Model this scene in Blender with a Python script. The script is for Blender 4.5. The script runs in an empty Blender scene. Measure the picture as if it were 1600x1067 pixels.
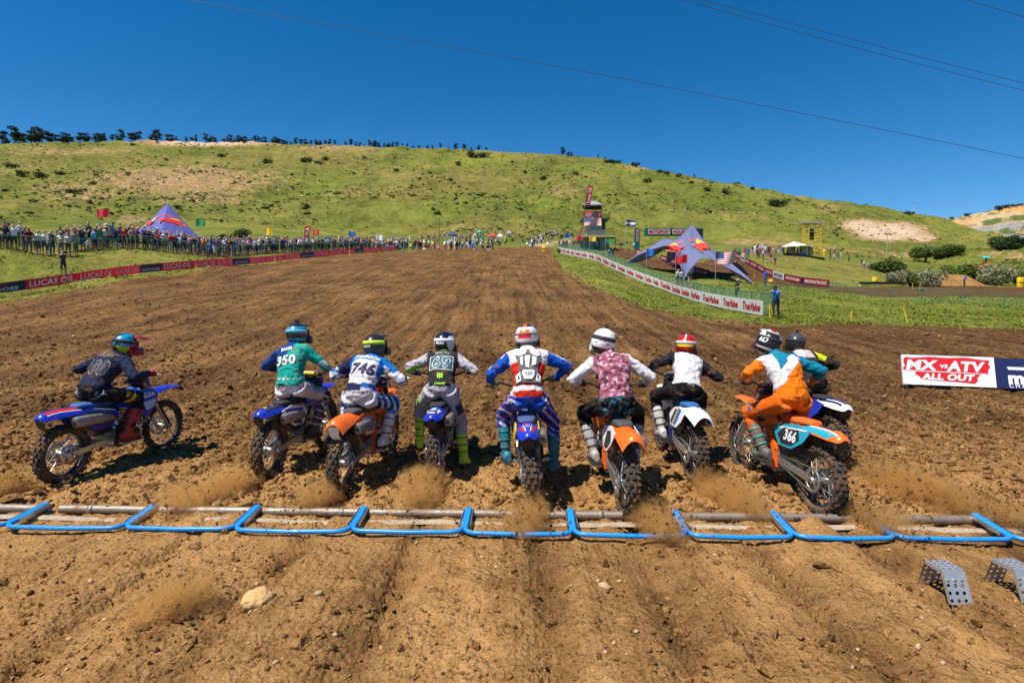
import bpy, bmesh, math, random
import numpy as np
from mathutils import Vector, Matrix, Euler
from mathutils.bvhtree import BVHTree
R = math.radians
SC = bpy.context.scene
COL = SC.collection
rng = np.random.default_rng(7)
random.seed(7)

# ------------------------------------------------------------------ camera, sky, sun, exposure
FPX, CH, PITCH = 889.0, 1.95, R(3.44)
cam_d = bpy.data.cameras.new('camera'); cam_d.sensor_width = 36.0; cam_d.lens = 20.0
cam_d.clip_start = 0.1; cam_d.clip_end = 4000
cam = bpy.data.objects.new('camera', cam_d); COL.objects.link(cam)
cam.location = (0, 0, CH); cam.rotation_euler = (R(90) - PITCH, 0, 0)
SC.camera = cam
SUN_DIR = Vector((-0.40, -0.30, 1.0)).normalized()       # towards the sun
SUN_EL = math.asin(SUN_DIR.z); SUN_AZ = math.atan2(SUN_DIR.x, SUN_DIR.y)
W = bpy.data.worlds.new('World'); SC.world = W; W.use_nodes = True
_n, _l = W.node_tree.nodes, W.node_tree.links
_n.clear()
_sky = _n.new('ShaderNodeTexSky'); _sky.sky_type = 'NISHITA'; _sky.sun_disc = False
_sky.sun_elevation = SUN_EL; _sky.sun_rotation = SUN_AZ
_sky.altitude = 1800; _sky.air_density = 1.0; _sky.dust_density = 0.15; _sky.ozone_density = 4.0
_hs = _n.new('ShaderNodeHueSaturation'); _hs.inputs['Saturation'].default_value = 1.36; _hs.inputs['Hue'].default_value = 0.498
_bg = _n.new('ShaderNodeBackground'); _bg.inputs['Strength'].default_value = 0.084
_wo = _n.new('ShaderNodeOutputWorld')
_l.new(_sky.outputs[0], _hs.inputs['Color']); _l.new(_hs.outputs[0], _bg.inputs[0]); _l.new(_bg.outputs[0], _wo.inputs[0])
sun_d = bpy.data.lights.new('sun', 'SUN'); sun_d.energy = 5.0; sun_d.angle = R(0.53); sun_d.color = (1.0, 0.94, 0.84)
sun = bpy.data.objects.new('sun', sun_d); COL.objects.link(sun)
sun.rotation_euler = SUN_DIR.to_track_quat('Z', 'Y').to_euler()
SC.view_settings.view_transform = 'Standard'; SC.view_settings.look = 'None'
SC.view_settings.exposure = 0.60; SC.view_settings.gamma = 1.0; SC.view_settings.use_curve_mapping = False
SC.cycles.max_bounces = 5; SC.cycles.diffuse_bounces = 2; SC.cycles.glossy_bounces = 2
SC.cycles.transparent_max_bounces = 12; SC.cycles.volume_bounces = 2; SC.cycles.volume_step_rate = 2.0
SC.cycles.use_denoising = True

# ------------------------------------------------------------------ pixel <-> world (measuring the photograph)
_cp, _sp = math.cos(PITCH), math.sin(PITCH)
def ray(x, y):
    u, v = (x - 800) / FPX, (533.5 - y) / FPX
    return np.array([u, _cp + v * _sp, -_sp + v * _cp])
def at(x, y, Y):
    d = ray(x, y); t = Y / d[1]
    return Vector((d[0] * t, Y, CH + d[2] * t))
def zpx(y, Y): return CH + Y * ray(800, y)[2] / ray(800, y)[1]

# ------------------------------------------------------------------ noise
def _hash(ix, iy, seed):
    h = (ix.astype(np.int64) * 374761393 + iy.astype(np.int64) * 668265263 + seed * 974711) & 0xffffffff
    h = ((h ^ (h >> 13)) * 1274126177) & 0xffffffff
    h = ((h ^ (h >> 16)) * 2246822519) & 0xffffffff
    return ((h ^ (h >> 15)) & 0xffffff) / float(0x1000000)
def perlin(x, y, seed=0):
    x0, y0 = np.floor(x), np.floor(y); fx, fy = x - x0, y - y0
    ux, uy = fx * fx * fx * (fx * (fx * 6 - 15) + 10), fy * fy * fy * (fy * (fy * 6 - 15) + 10)
    def g(dx, dy):
        a = _hash(x0 + dx, y0 + dy, seed) * 6.28318
        return np.cos(a) * (fx - dx) + np.sin(a) * (fy - dy)
    a, b, c, d = g(0, 0), g(1, 0), g(0, 1), g(1, 1)
    return 1.4 * ((a + ux * (b - a)) * (1 - uy) + (c + ux * (d - c)) * uy)
def fbm(x, y, seed=0, oct=4, gain=.5):
    s = np.zeros_like(x); a = 1.0
    for k in range(oct):
        s += a * perlin(x * 2 ** k, y * 2 ** k, seed + k * 17); a *= gain
    return s
def clods(x, y, size, seed, keep=.6):
    """rounded lumps: 0..1 height field, one lump per occupied cell"""
    x, y = x / size, y / size
    x0, y0 = np.floor(x), np.floor(y); h = np.zeros_like(x); nz = perlin(x * 2.7, y * 2.7, seed + 21)
    for dx in (-1, 0, 1):
        for dy in (-1, 0, 1):
            cx, cy = x0 + dx, y0 + dy
            px, py = cx + _hash(cx, cy, seed), cy + _hash(cx, cy, seed + 5)
            rr = .35 + .4 * _hash(cx, cy, seed + 9); on = _hash(cx, cy, seed + 13) < keep
            d2 = ((x - px) ** 2 + (y - py) ** 2) / rr ** 2
            d2 = d2 * (1 + .5 * nz)
            h = np.maximum(h, np.where(on, rr * np.minimum(.62, 1.25 * np.maximum(0, 1 - d2)), 0))
    return h
def sstep(a, b, x):
    t = np.clip((x - a) / (b - a), 0, 1); return t * t * (3 - 2 * t)

# ------------------------------------------------------------------ terrain heights, measured column by column (depth, picture row)
def Zs(*e): return e
_cols = {
 -260: [(8,.0,1),(14,.3,1),(22,1.1,1),(33,475),(35,468),(38,392),(45,385),(70,378),(150,350),(240,300),(330,256),(420,224)],
 0: [(8,.0,1),(14,.35,1),(22,1.2,1),(34,463),(36,456),(39,391),(41,385),(60,379),(90,369),(160,345),(250,300),(340,256),(420,222)],
 200: [(8,.0,1),(14,.4,1),(22,1.25,1),(40,436),(42,429),(44,422),(46,392),(48,387),(70,380),(100,366),(170,345),(260,300),(350,255),(430,218)],
 400: [(8,.0,1),(14,.4,1),(22,1.3,1),(40,3.6,1),(58,411),(60,408),(64,398),(80,390),(110,372),(180,345),(270,300),(360,258),(430,222)],
 600: [(8,.0,1),(14,.4,1),(22,1.3,1),(40,3.75,1),(60,6.5,1),(82,394),(90,392),(97,392.5),(106,387),(150,372),(200,345),(280,300),(370,258),(430,227)],
 800: [(8,.0,1),(14,.4,1),(22,1.3,1),(40,3.75,1),(60,6.5,1),(88,392),(95,391),(104,392.5),(130,385),(170,372),(220,345),(300,298),(380,262),(430,236)],
 860: [(8,.0,1),(14,.4,1),(22,1.3,1),(40,3.7,1),(60,6.4,1),(92,392),(100,390),(115,386),(150,377),(200,355),(290,305),(370,268),(420,239)],
 940: [(8,.0,1),(14,.4,1),(22,1.25,1),(37,450),(58,420),(77,405),(95,399),(118,393),(160,378),(200,360),(290,310),(370,270),(410,246)],
 1050: [(8,.0,1),(14,.4,1),(22,1.2,1),(30,490),(40,475),(53,460),(62,440),(70,430),(80,416),(90,405),(112,393),(150,380),(200,362),(280,320),(350,285),(395,268)],
 1150: [(8,.0,1),(14,.35,1),(22,1.1,1),(27,500),(34,490),(38,482),(55,450),(66,438),(76,425),(88,410),(98,399),(110,391),(150,378),(200,360),(270,330),(330,303),(375,289)],
 1250: [(8,.0,1),(14,.3,1),(22,1.0,1),(27,507),(38,482),(55,462),(66,447),(76,439),(80,436),(95,412),(104,398),(115,394),(150,384),(200,362),(270,335),(330,315),(360,308)],
 1330: [(8,.0,1),(14,.3,1),(22,1.0,1),(27,507),(38,483),(50,467),(64,452),(74,447),(80,443),(92,428),(104,413),(115,408),(150,395),(190,372),(250,350),(310,327),(345,318)],
 1400: [(8,.0,1),(14,.3,1),(22,.95,1),(27,508),(38,486),(48,468),(62,455),(74,450),(80,446),(100,434),(120,415),(160,398),(200,380),(250,362),(300,342),(340,331)],
 1480: [(8,.0,1),(14,.3,1),(22,.92,1),(27,509),(38,488),(46,471),(60,458),(74,450),(90,443),(120,420),(160,404),(200,388),(250,375),(300,362),(330,356)],
 1600: [(8,.0,1),(14,.3,1),(22,.9,1),(26.5,513),(36,492),(44,475),(58,459),(74,452),(90,447),(120,425),(160,408),(200,396),(260,385),(320,378)],
 1880: [(8,.0,1),(14,.25,1),(22,.8,1),(36,494),(50,475),(90,449),(120,428),(160,412),(260,388),(320,380)],
}
TA = np.linspace(-1.25, 1.25, 251); TL = np.linspace(math.log(1.0), math.log(900), 260)
def _table():
    ks = sorted(_cols); aa = np.array([(k - 800) / FPX for k in ks]); rows = []
    for k in ks:
        p = [(1.0, 0.0), (5.0, 0.0)]
        for e in _cols[k]:
            p.append((e[0], e[1] if len(e) == 3 else zpx(e[1], e[0])))
        yl, zl = p[-1]
        p += [(yl * 1.06, zl * 1.03), (yl * 1.3, zl * .95), (900, zl * .5)]
        rows.append(np.interp(TL, [math.log(q[0]) for q in p], [q[1] for q in p]))
    rows = np.array(rows)
    T = np.array([np.interp(TA, aa, rows[:, j]) for j in range(len(TL))]).T      # (a, logY)
    def blur(T, ax, n):
        for _ in range(n):
            Tp = np.pad(T, [(1, 1) if i == ax else (0, 0) for i in (0, 1)], mode='edge')
            s = [slice(None)] * 2
            a, b, c = (s.copy() for _ in range(3))
            a[ax], b[ax], c[ax] = slice(0, -2), slice(1, -1), slice(2, None)
            T = .25 * Tp[tuple(a)] + .5 * Tp[tuple(b)] + .25 * Tp[tuple(c)]
        return T
    return blur(blur(T, 0, 10), 1, 1)
TT = _table()
def base_h(X, Y):
    X, Y = np.asarray(X, float), np.asarray(Y, float)
    phi = np.arctan2(X, Y); r = np.hypot(X, Y)
    ph = np.clip(phi, -.885, .885); a = np.tan(ph); yy = np.maximum(r * np.cos(ph), 1.0)
    fa = np.clip((a + 1.25) / 2.5 * 250, 0, 249.999); fl = np.clip(np.log(yy) / math.log(900) * 259, 0, 258.999)
    i, j = fa.astype(int), fl.astype(int); u, v = fa - i, fl - j
    z = (TT[i, j] * (1 - u) + TT[i + 1, j] * u) * (1 - v) + (TT[i, j + 1] * (1 - u) + TT[i + 1, j + 1] * u) * v
    return z * (1 - sstep(1.1, 2.2, np.abs(phi)))
def H0(x, y): return float(base_h(np.array([x]), np.array([y]))[0])
def hit(x, y, y0=2.0, y1=480.0):
    """where the sight line through a picture point meets the terrain"""
    d = ray(x, y); Ys = np.exp(np.linspace(math.log(y0), math.log(y1), 2500)); t = Ys / d[1]
    g = CH + d[2] * t - base_h(d[0] * t, Ys)
    k = np.argmax(g < 0)
    if g[k] >= 0: k = len(Ys) - 1
    Y = Ys[k]; tt = Y / d[1]
    return Vector((d[0] * tt, Y, H0(d[0] * tt, Y)))
def in_poly(X, Y, poly):
    c = np.zeros(X.shape, bool); n = len(poly)
    for i in range(n):
        (x1, y1), (x2, y2) = poly[i], poly[(i + 1) % n]
        if y1 == y2: continue
        k = ((y1 > Y) != (y2 > Y)) & (X < (x2 - x1) * (Y - y1) / (y2 - y1) + x1)
        c ^= k
    return c
def resample(pts, step):
    out = [pts[0]]
    for a, b in zip(pts, pts[1:]):
        n = max(1, int((b - a).length / step))
        out += [a.lerp(b, (i + 1) / n) for i in range(n)]
    return out

# ------------------------------------------------------------------ object helpers
def link(o, parent=None):
    COL.objects.link(o)
    if parent is not None: o.parent = parent
    return o
def tag(o, label=None, cat=None, group=None, kind=None):
    if label: o['label'] = label
    if cat: o['category'] = cat
    if group: o['group'] = group
    if kind: o['kind'] = kind
    return o
def empty(name, loc=(0, 0, 0), rot=(0, 0, 0), label=None, cat=None, group=None):
    o = bpy.data.objects.new(name, None); o.empty_display_size = .1
    o.location = loc; o.rotation_euler = rot
    link(o); return tag(o, label, cat, group)
def np_mesh(name, V, F, mats=(), smooth=True, attrs=None, midx=None, vcol=None):
    me = bpy.data.meshes.new(name); V = np.asarray(V, np.float32); F = np.asarray(F, np.int32)
    k = F.shape[1]
    me.vertices.add(len(V)); me.vertices.foreach_set('co', V.ravel())
    me.loops.add(F.size); me.loops.foreach_set('vertex_index', F.ravel())
    me.polygons.add(len(F)); me.polygons.foreach_set('loop_start', np.arange(0, F.size, k, dtype=np.int32))
    me.polygons.foreach_set('loop_total', np.full(len(F), k, np.int32))
    if midx is not None: me.polygons.foreach_set('material_index', np.asarray(midx, np.int32))
    me.polygons.foreach_set('use_smooth', np.full(len(F), smooth, bool))
    for m in mats: me.materials.append(m)
    for n, arr in (attrs or {}).items():
        at_ = me.attributes.new(n, 'FLOAT', 'POINT'); at_.data.foreach_set('value', np.asarray(arr, np.float32))
    if vcol is not None:
        c = me.color_attributes.new('Col', 'FLOAT_COLOR', 'POINT')
        cc = np.ones((len(V), 4), np.float32); cc[:, :3] = vcol; c.data.foreach_set('color', cc.ravel())
    me.update(); me.validate()
    return me
def obj(name, me, parent=None, loc=(0, 0, 0), rot=(0, 0, 0)):
    o = bpy.data.objects.new(name, me); o.location = loc; o.rotation_euler = rot
    return link(o, parent)

class MB:
    """collects shapes with material slots into one mesh"""
    def __init__(s): s.v = []; s.f = []; s.m = []; s.sm = []
    def add(s, vs, fs, m=0, smooth=False):
        o = len(s.v); s.v += [tuple(v) for v in vs]
        for f in fs: s.f.append(tuple(i + o for i in f)); s.m.append(m); s.sm.append(smooth)
        return s
    def box(s, c, d, m=0, rot=None, taper=1.0):
        x, y, z = d[0] / 2, d[1] / 2, d[2] / 2; t = taper
        vs = [Vector(p) for p in ((-x,-y,-z),(x,-y,-z),(x,y,-z),(-x,y,-z),(-x*t,-y*t,z),(x*t,-y*t,z),(x*t,y*t,z),(-x*t,y*t,z))]
        if rot is not None: vs = [rot @ v for v in vs]
        c = Vector(c)
        return s.add([v + c for v in vs], [(3,2,1,0),(4,5,6,7),(0,1,5,4),(1,2,6,5),(2,3,7,6),(3,0,4,7)], m)
    def beam(s, a, b, w, h, m=0, up=(0, 0, 1)):
        a, b = Vector(a), Vector(b); d = (b - a).normalized(); up = Vector(up)
        x = d.cross(up)
        if x.length < 1e-4: x = d.cross(Vector((1, 0, 0)))
        x.normalize(); z = x.cross(d)
        vs = []
        for p in (a, b): vs += [p - x*w/2 - z*h/2, p + x*w/2 - z*h/2, p + x*w/2 + z*h/2, p - x*w/2 + z*h/2]
        return s.add(vs, [(0,1,2,3),(7,6,5,4),(0,4,5,1),(1,5,6,2),(2,6,7,3),(3,7,4,0)], m)
    def tube(s, pts, r, n=8, m=0, cap=True, smooth=True, flat=1.0, up=None):
        pts = [Vector(p) for p in pts]; N = len(pts)
        rs = r if isinstance(r, (list, tuple)) else [r] * N
        ref = None; vs = []
        for i, p in enumerate(pts):
            t = (pts[min(i+1, N-1)] - pts[max(i-1, 0)])
            t = t.normalized() if t.length > 1e-9 else Vector((0, 0, 1))
            if ref is None:
                ref = Vector(up) if up else (Vector((0,0,1)) if abs(t.z) < .9 else Vector((1,0,0)))
            a = (ref - t * ref.dot(t))
            a = a.normalized() if a.length > 1e-6 else t.orthogonal().normalized()
            ref = a; b = t.cross(a)
            for k in range(n):
                w = 2 * math.pi * k / n
                vs.append(p + (a * math.cos(w) * flat + b * math.sin(w)) * rs[i])
        fs = [(i*n+k, i*n+(k+1) % n, (i+1)*n+(k+1) % n, (i+1)*n+k) for i in range(N-1) for k in range(n)]
        s.add(vs, fs, m, smooth)
        if cap:
            s.add(vs[:n], [tuple(range(n))[::-1]], m); s.add(vs[-n:], [tuple(range(n))], m)
        return s
    def lathe(s, prof, n=24, m=0, smooth=True, M=None):
        """profile (r, h) around local x axis (a wheel's axle)"""
        vs = []
        for r, h in prof:
            for k in range(n):
                w = 2 * math.pi * k / n; vs.append(Vector((h, r * math.cos(w), r * math.sin(w))))
        if M is not None: vs = [M @ v for v in vs]
        N = len(prof)
        fs = [(i*n+k, i*n+(k+1) % n, (i+1)*n+(k+1) % n, (i+1)*n+k) for i in range(N-1) for k in range(n)]
        return s.add(vs, fs, m, smooth)
    def sheet(s, grid, m=0, smooth=True, thick=0.0):
        """grid of points [rows][cols] -> surface, with thickness along its normals"""
        nr, nc = len(grid), len(grid[0]); G = [[Vector(p) for p in r] for r in grid]
        q = [(i*nc+j, i*nc+j+1, (i+1)*nc+j+1, (i+1)*nc+j) for i in range(nr-1) for j in range(nc-1)]
        top = [p for r in G for p in r]
        if not thick: return s.add(top, q, m, smooth)
        bot = []
        for i in range(nr):
            for j in range(nc):
                du = G[i][min(j+1, nc-1)] - G[i][max(j-1, 0)]; dv = G[min(i+1, nr-1)][j] - G[max(i-1, 0)][j]
                n = du.cross(dv); n = n.normalized() if n.length > 1e-12 else Vector((0, 0, 1))
                bot.append(G[i][j] - n * thick)
        s.add(top, q, m, smooth); s.add(bot, [f[::-1] for f in q], m, smooth)
        rim = [(0, j) for j in range(nc)] + [(i, nc-1) for i in range(1, nr)] + [(nr-1, j) for j in range(nc-2, -1, -1)] + [(i, 0) for i in range(nr-2, 0, -1)]
        K = len(rim); ids = [i*nc+j for i, j in rim]
        s.add([top[k] for k in ids] + [bot[k] for k in ids], [((k+1) % K, k, K+k, K+(k+1) % K) for k in range(K)], m)
        return s
    def extrude(s, poly, x0, x1, m=0, M=None):
        """polygon in (y,z), extruded from x0 to x1"""
        n = len(poly); vs = [Vector((x0, p[0], p[1])) for p in poly] + [Vector((x1, p[0], p[1])) for p in poly]
        if M is not None: vs = [M @ v for v in vs]
        return s.add(vs, [tuple(range(n)), tuple(range(2*n-1, n-1, -1))] + [((k+1) % n, k, n+k, n+(k+1) % n) for k in range(n)], m)
    def mesh(s, name, mats):
        me = bpy.data.meshes.new(name); me.from_pydata([tuple(v) for v in s.v], [], s.f)
        for mt in (mats if isinstance(mats, (list, tuple)) else [mats]): me.materials.append(mt)
        me.polygons.foreach_set('material_index', np.array(s.m, np.int32)); me.polygons.foreach_set('use_smooth', np.array(s.sm, bool))
        bm = bmesh.new(); bm.from_mesh(me); bmesh.ops.recalc_face_normals(bm, faces=bm.faces[:]); bm.to_mesh(me); bm.free()
        me.update(); return me
    def build(s, name, mats, parent=None, loc=(0, 0, 0), rot=(0, 0, 0)):
        return obj(name, s.mesh(name, mats), parent, loc, rot)
def bez(a, b, c, n=8):
    a, b, c = Vector(a), Vector(b), Vector(c)
    return [a * (1-t)**2 + b * 2*t*(1-t) + c * t*t for t in [i/n for i in range(n+1)]]

# ------------------------------------------------------------------ materials
MATS = {}
def nodes(m): return m.node_tree.nodes, m.node_tree.links
def mat(name, col=(.5,.5,.5), rough=.6, metal=0.0, noise=.12, nscale=14.0, bump=0.0, bscale=60.0, spec=.4, dirt=0.0, coat=0.0):
    """painted / plain surface with a little tone variation, optional dust and relief"""
    if name in MATS: return MATS[name]
    m = bpy.data.materials.new(name); m.use_nodes = True; N, L = nodes(m); b = N['Principled BSDF']; MATS[name] = m
    b.inputs['Roughness'].default_value = rough; b.inputs['Metallic'].default_value = metal
    b.inputs['Specular IOR Level'].default_value = spec; b.inputs['Coat Weight'].default_value = coat
    tc = N.new('ShaderNodeTexCoord'); nz = N.new('ShaderNodeTexNoise'); nz.inputs['Scale'].default_value = nscale
    nz.inputs['Detail'].default_value = 5; L.new(tc.outputs['Object'], nz.inputs['Vector'])
    mx = N.new('ShaderNodeMix'); mx.data_type = 'RGBA'
    mx.inputs['A'].default_value = (*[c * (1 - noise) for c in col], 1); mx.inputs['B'].default_value = (*[min(1, c * (1 + noise)) for c in col], 1)
    L.new(nz.outputs['Fac'], mx.inputs['Factor']); out = mx.outputs['Result']
    if dirt > 0:
        n2 = N.new('ShaderNodeTexNoise'); n2.inputs['Scale'].default_value = 9; n2.inputs['Detail'].default_value = 8; n2.inputs['Roughness'].default_value = .7
        L.new(tc.outputs['Object'], n2.inputs['Vector'])
        mr = N.new('ShaderNodeMapRange'); mr.inputs['From Min'].default_value = .62 - dirt * .3; mr.inputs['From Max'].default_value = .8 - dirt * .15
        mr.inputs['To Max'].default_value = min(1, dirt + .3); L.new(n2.outputs['Fac'], mr.inputs['Value'])
        m2 = N.new('ShaderNodeMix'); m2.data_type = 'RGBA'; m2.inputs['B'].default_value = (.21, .105, .04, 1)
        L.new(mr.outputs[0], m2.inputs['Factor']); L.new(out, m2.inputs['A']); out = m2.outputs['Result']
        rr = N.new('ShaderNodeMapRange'); rr.inputs['To Min'].default_value = rough; rr.inputs['To Max'].default_value = .9
        L.new(mr.outputs[0], rr.inputs['Value']); L.new(rr.outputs[0], b.inputs['Roughness'])
    L.new(out, b.inputs['Base Color'])
    if bump > 0:
        n3 = N.new('ShaderNodeTexNoise'); n3.inputs['Scale'].default_value = bscale; n3.inputs['Detail'].default_value = 4
        L.new(tc.outputs['Object'], n3.inputs['Vector']); bp = N.new('ShaderNodeBump'); bp.inputs['Strength'].default_value = bump; bp.inputs['Distance'].default_value = .02
        L.new(n3.outputs['Fac'], bp.inputs['Height']); L.new(bp.outputs[0], b.inputs['Normal'])
    return m
def vcol_mat(name, rough=.8, spec=.3, bump=0.0, bscale=40.0, dirt=0.0, noise=.1, trans=0.0):
    """surface whose printed colours are stored on the mesh"""
    if name in MATS: return MATS[name]
    m = mat(name, (1, 1, 1), rough, 0, 0, 10, bump, bscale, spec, dirt); N, L = nodes(m)
    mx = [n for n in N if n.type == 'MIX'][0]
    a = N.new('ShaderNodeVertexColor'); a.layer_name = 'Col'
    h1 = N.new('ShaderNodeMix'); h1.data_type = 'RGBA'; h1.blend_type = 'MULTIPLY'; h1.inputs['Factor'].default_value = 1
    cr = N.new('ShaderNodeMapRange'); cr.inputs['To Min'].default_value = 1 - noise * 2; cr.inputs['To Max'].default_value = 1 + noise * .6
    nz = [n for n in N if n.type == 'TEX_NOISE'][0]; nz.inputs['Scale'].default_value = 25
    L.new(nz.outputs['Fac'], cr.inputs['Value']); L.new(a.outputs[0], h1.inputs['A']); L.new(cr.outputs[0], h1.inputs['B'])
    tgt = [l.to_socket for l in mx.outputs['Result'].links]
    for t in tgt: L.new(h1.outputs['Result'], t)
    if trans > 0:
        b = N['Principled BSDF']; tr = N.new('ShaderNodeBsdfTranslucent'); ms = N.new('ShaderNodeMixShader'); ms.inputs[0].default_value = trans
        src = b.inputs['Base Color'].links[0].from_socket; L.new(src, tr.inputs[0]); L.new(b.outputs[0], ms.inputs[1]); L.new(tr.outputs[0], ms.inputs[2])
        L.new(ms.outputs[0], N['Material Output'].inputs[0])
    return m
def ramp(N, L, src, stops):
    r = N.new('ShaderNodeValToRGB'); e = r.color_ramp.elements
    while len(e) < len(stops): e.new(.5)
    for i, (p, c) in enumerate(stops): e[i].position = p; e[i].color = (*c, 1) if len(c) == 3 else c
    L.new(src, r.inputs[0]); return r.outputs[0]
# ------------------------------------------------------------------ ground materials
def ground_mat_dirt():
    m = bpy.data.materials.new('dirt'); m.use_nodes = True; N, L = nodes(m); b = N['Principled BSDF']
    b.inputs['Roughness'].default_value = .95; b.inputs['Specular IOR Level'].default_value = .12
    tc = N.new('ShaderNodeTexCoord')
    def nz(s, d=6, r=.6, stretch=None):
        n = N.new('ShaderNodeTexNoise'); n.inputs['Scale'].default_value = s; n.inputs['Detail'].default_value = d; n.inputs['Roughness'].default_value = r
        if stretch:
            mp = N.new('ShaderNodeMapping'); mp.inputs['Scale'].default_value = stretch; L.new(tc.outputs['Object'], mp.inputs[0]); L.new(mp.outputs[0], n.inputs['Vector'])
        else: L.new(tc.outputs['Object'], n.inputs['Vector'])
        return n.outputs['Fac']
    wet = N.new('ShaderNodeAttribute'); wet.attribute_name = 'wet'
    big, mid, fine = nz(.55, 5), nz(5, 6, .65), nz(38, 5, .7)
    rows = nz(1.0, 4, .6, (3.2, .12, 1))
    def mth(op, a, c):
        n = N.new('ShaderNodeMath'); n.operation = op
        for i, q in enumerate((a, c)):
            if hasattr(q, 'links') or not isinstance(q, (int, float)): L.new(q, n.inputs[i])
            else: n.inputs[i].default_value = q
        return n.outputs[0]
    f = mth('ADD', mth('MULTIPLY', mid, .55), mth('MULTIPLY', fine, .45))
    f = mth('ADD', f, mth('MULTIPLY', mth('SUBTRACT', big, .5), .35))
    f = mth('ADD', f, mth('MULTIPLY', mth('SUBTRACT', rows, .5), .55))
    dry = ramp(N, L, f, [(.28, (.15, .070, .021)), (.46, (.31, .162, .055)), (.62, (.41, .228, .085)), (.8, (.52, .32, .14))])
    moist = ramp(N, L, f, [(.30, (.024, .0105, .004)), (.48, (.082, .039, .0135)), (.60, (.150, .075, .027)), (.76, (.29, .165, .07))])
    mx = N.new('ShaderNodeMix'); mx.data_type = 'RGBA'; L.new(wet.outputs['Fac'], mx.inputs['Factor']); L.new(dry, mx.inputs['A']); L.new(moist, mx.inputs['B'])
    vo = N.new('ShaderNodeTexVoronoi'); vo.inputs['Scale'].default_value = 11; L.new(tc.outputs['Object'], vo.inputs['Vector'])
    peb = N.new('ShaderNodeMapRange'); peb.inputs['From Min'].default_value = .13; peb.inputs['From Max'].default_value = .07; L.new(vo.outputs['Distance'], peb.inputs['Value'])
    wn = N.new('ShaderNodeSeparateColor'); L.new(vo.outputs['Color'], wn.inputs[0])
    gt = mth('GREATER_THAN', wn.outputs[0], .93); pb = mth('MULTIPLY', peb.outputs[0], gt)
    m2 = N.new('ShaderNodeMix'); m2.data_type = 'RGBA'; m2.inputs['B'].default_value = (.5, .33, .17, 1); L.new(pb, m2.inputs['Factor']); L.new(mx.outputs['Result'], m2.inputs['A'])
    L.new(m2.outputs['Result'], b.inputs['Base Color'])
    v2 = N.new('ShaderNodeTexVoronoi'); v2.inputs['Scale'].default_value = 26; L.new(tc.outputs['Object'], v2.inputs['Vector'])
    hsum = mth('ADD', mth('MULTIPLY', mid, .9), mth('MULTIPLY', fine, .55)); hsum = mth('SUBTRACT', hsum, mth('MULTIPLY', v2.outputs['Distance'], .45))
    b0 = N.new('ShaderNodeBump'); b0.inputs['Strength'].default_value = .8; b0.inputs['Distance'].default_value = .28; L.new(mth('ADD', nz(1.7, 6, .62), mth('MULTIPLY', rows, .5)), b0.inputs['Height'])
    bp = N.new('ShaderNodeBump'); bp.inputs['Strength'].default_value = .85; bp.inputs['Distance'].default_value = .05; L.new(hsum, bp.inputs['Height']); L.new(b0.outputs[0], bp.inputs['Normal']); L.new(bp.outputs[0], b.inputs['Normal'])
    return m
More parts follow.
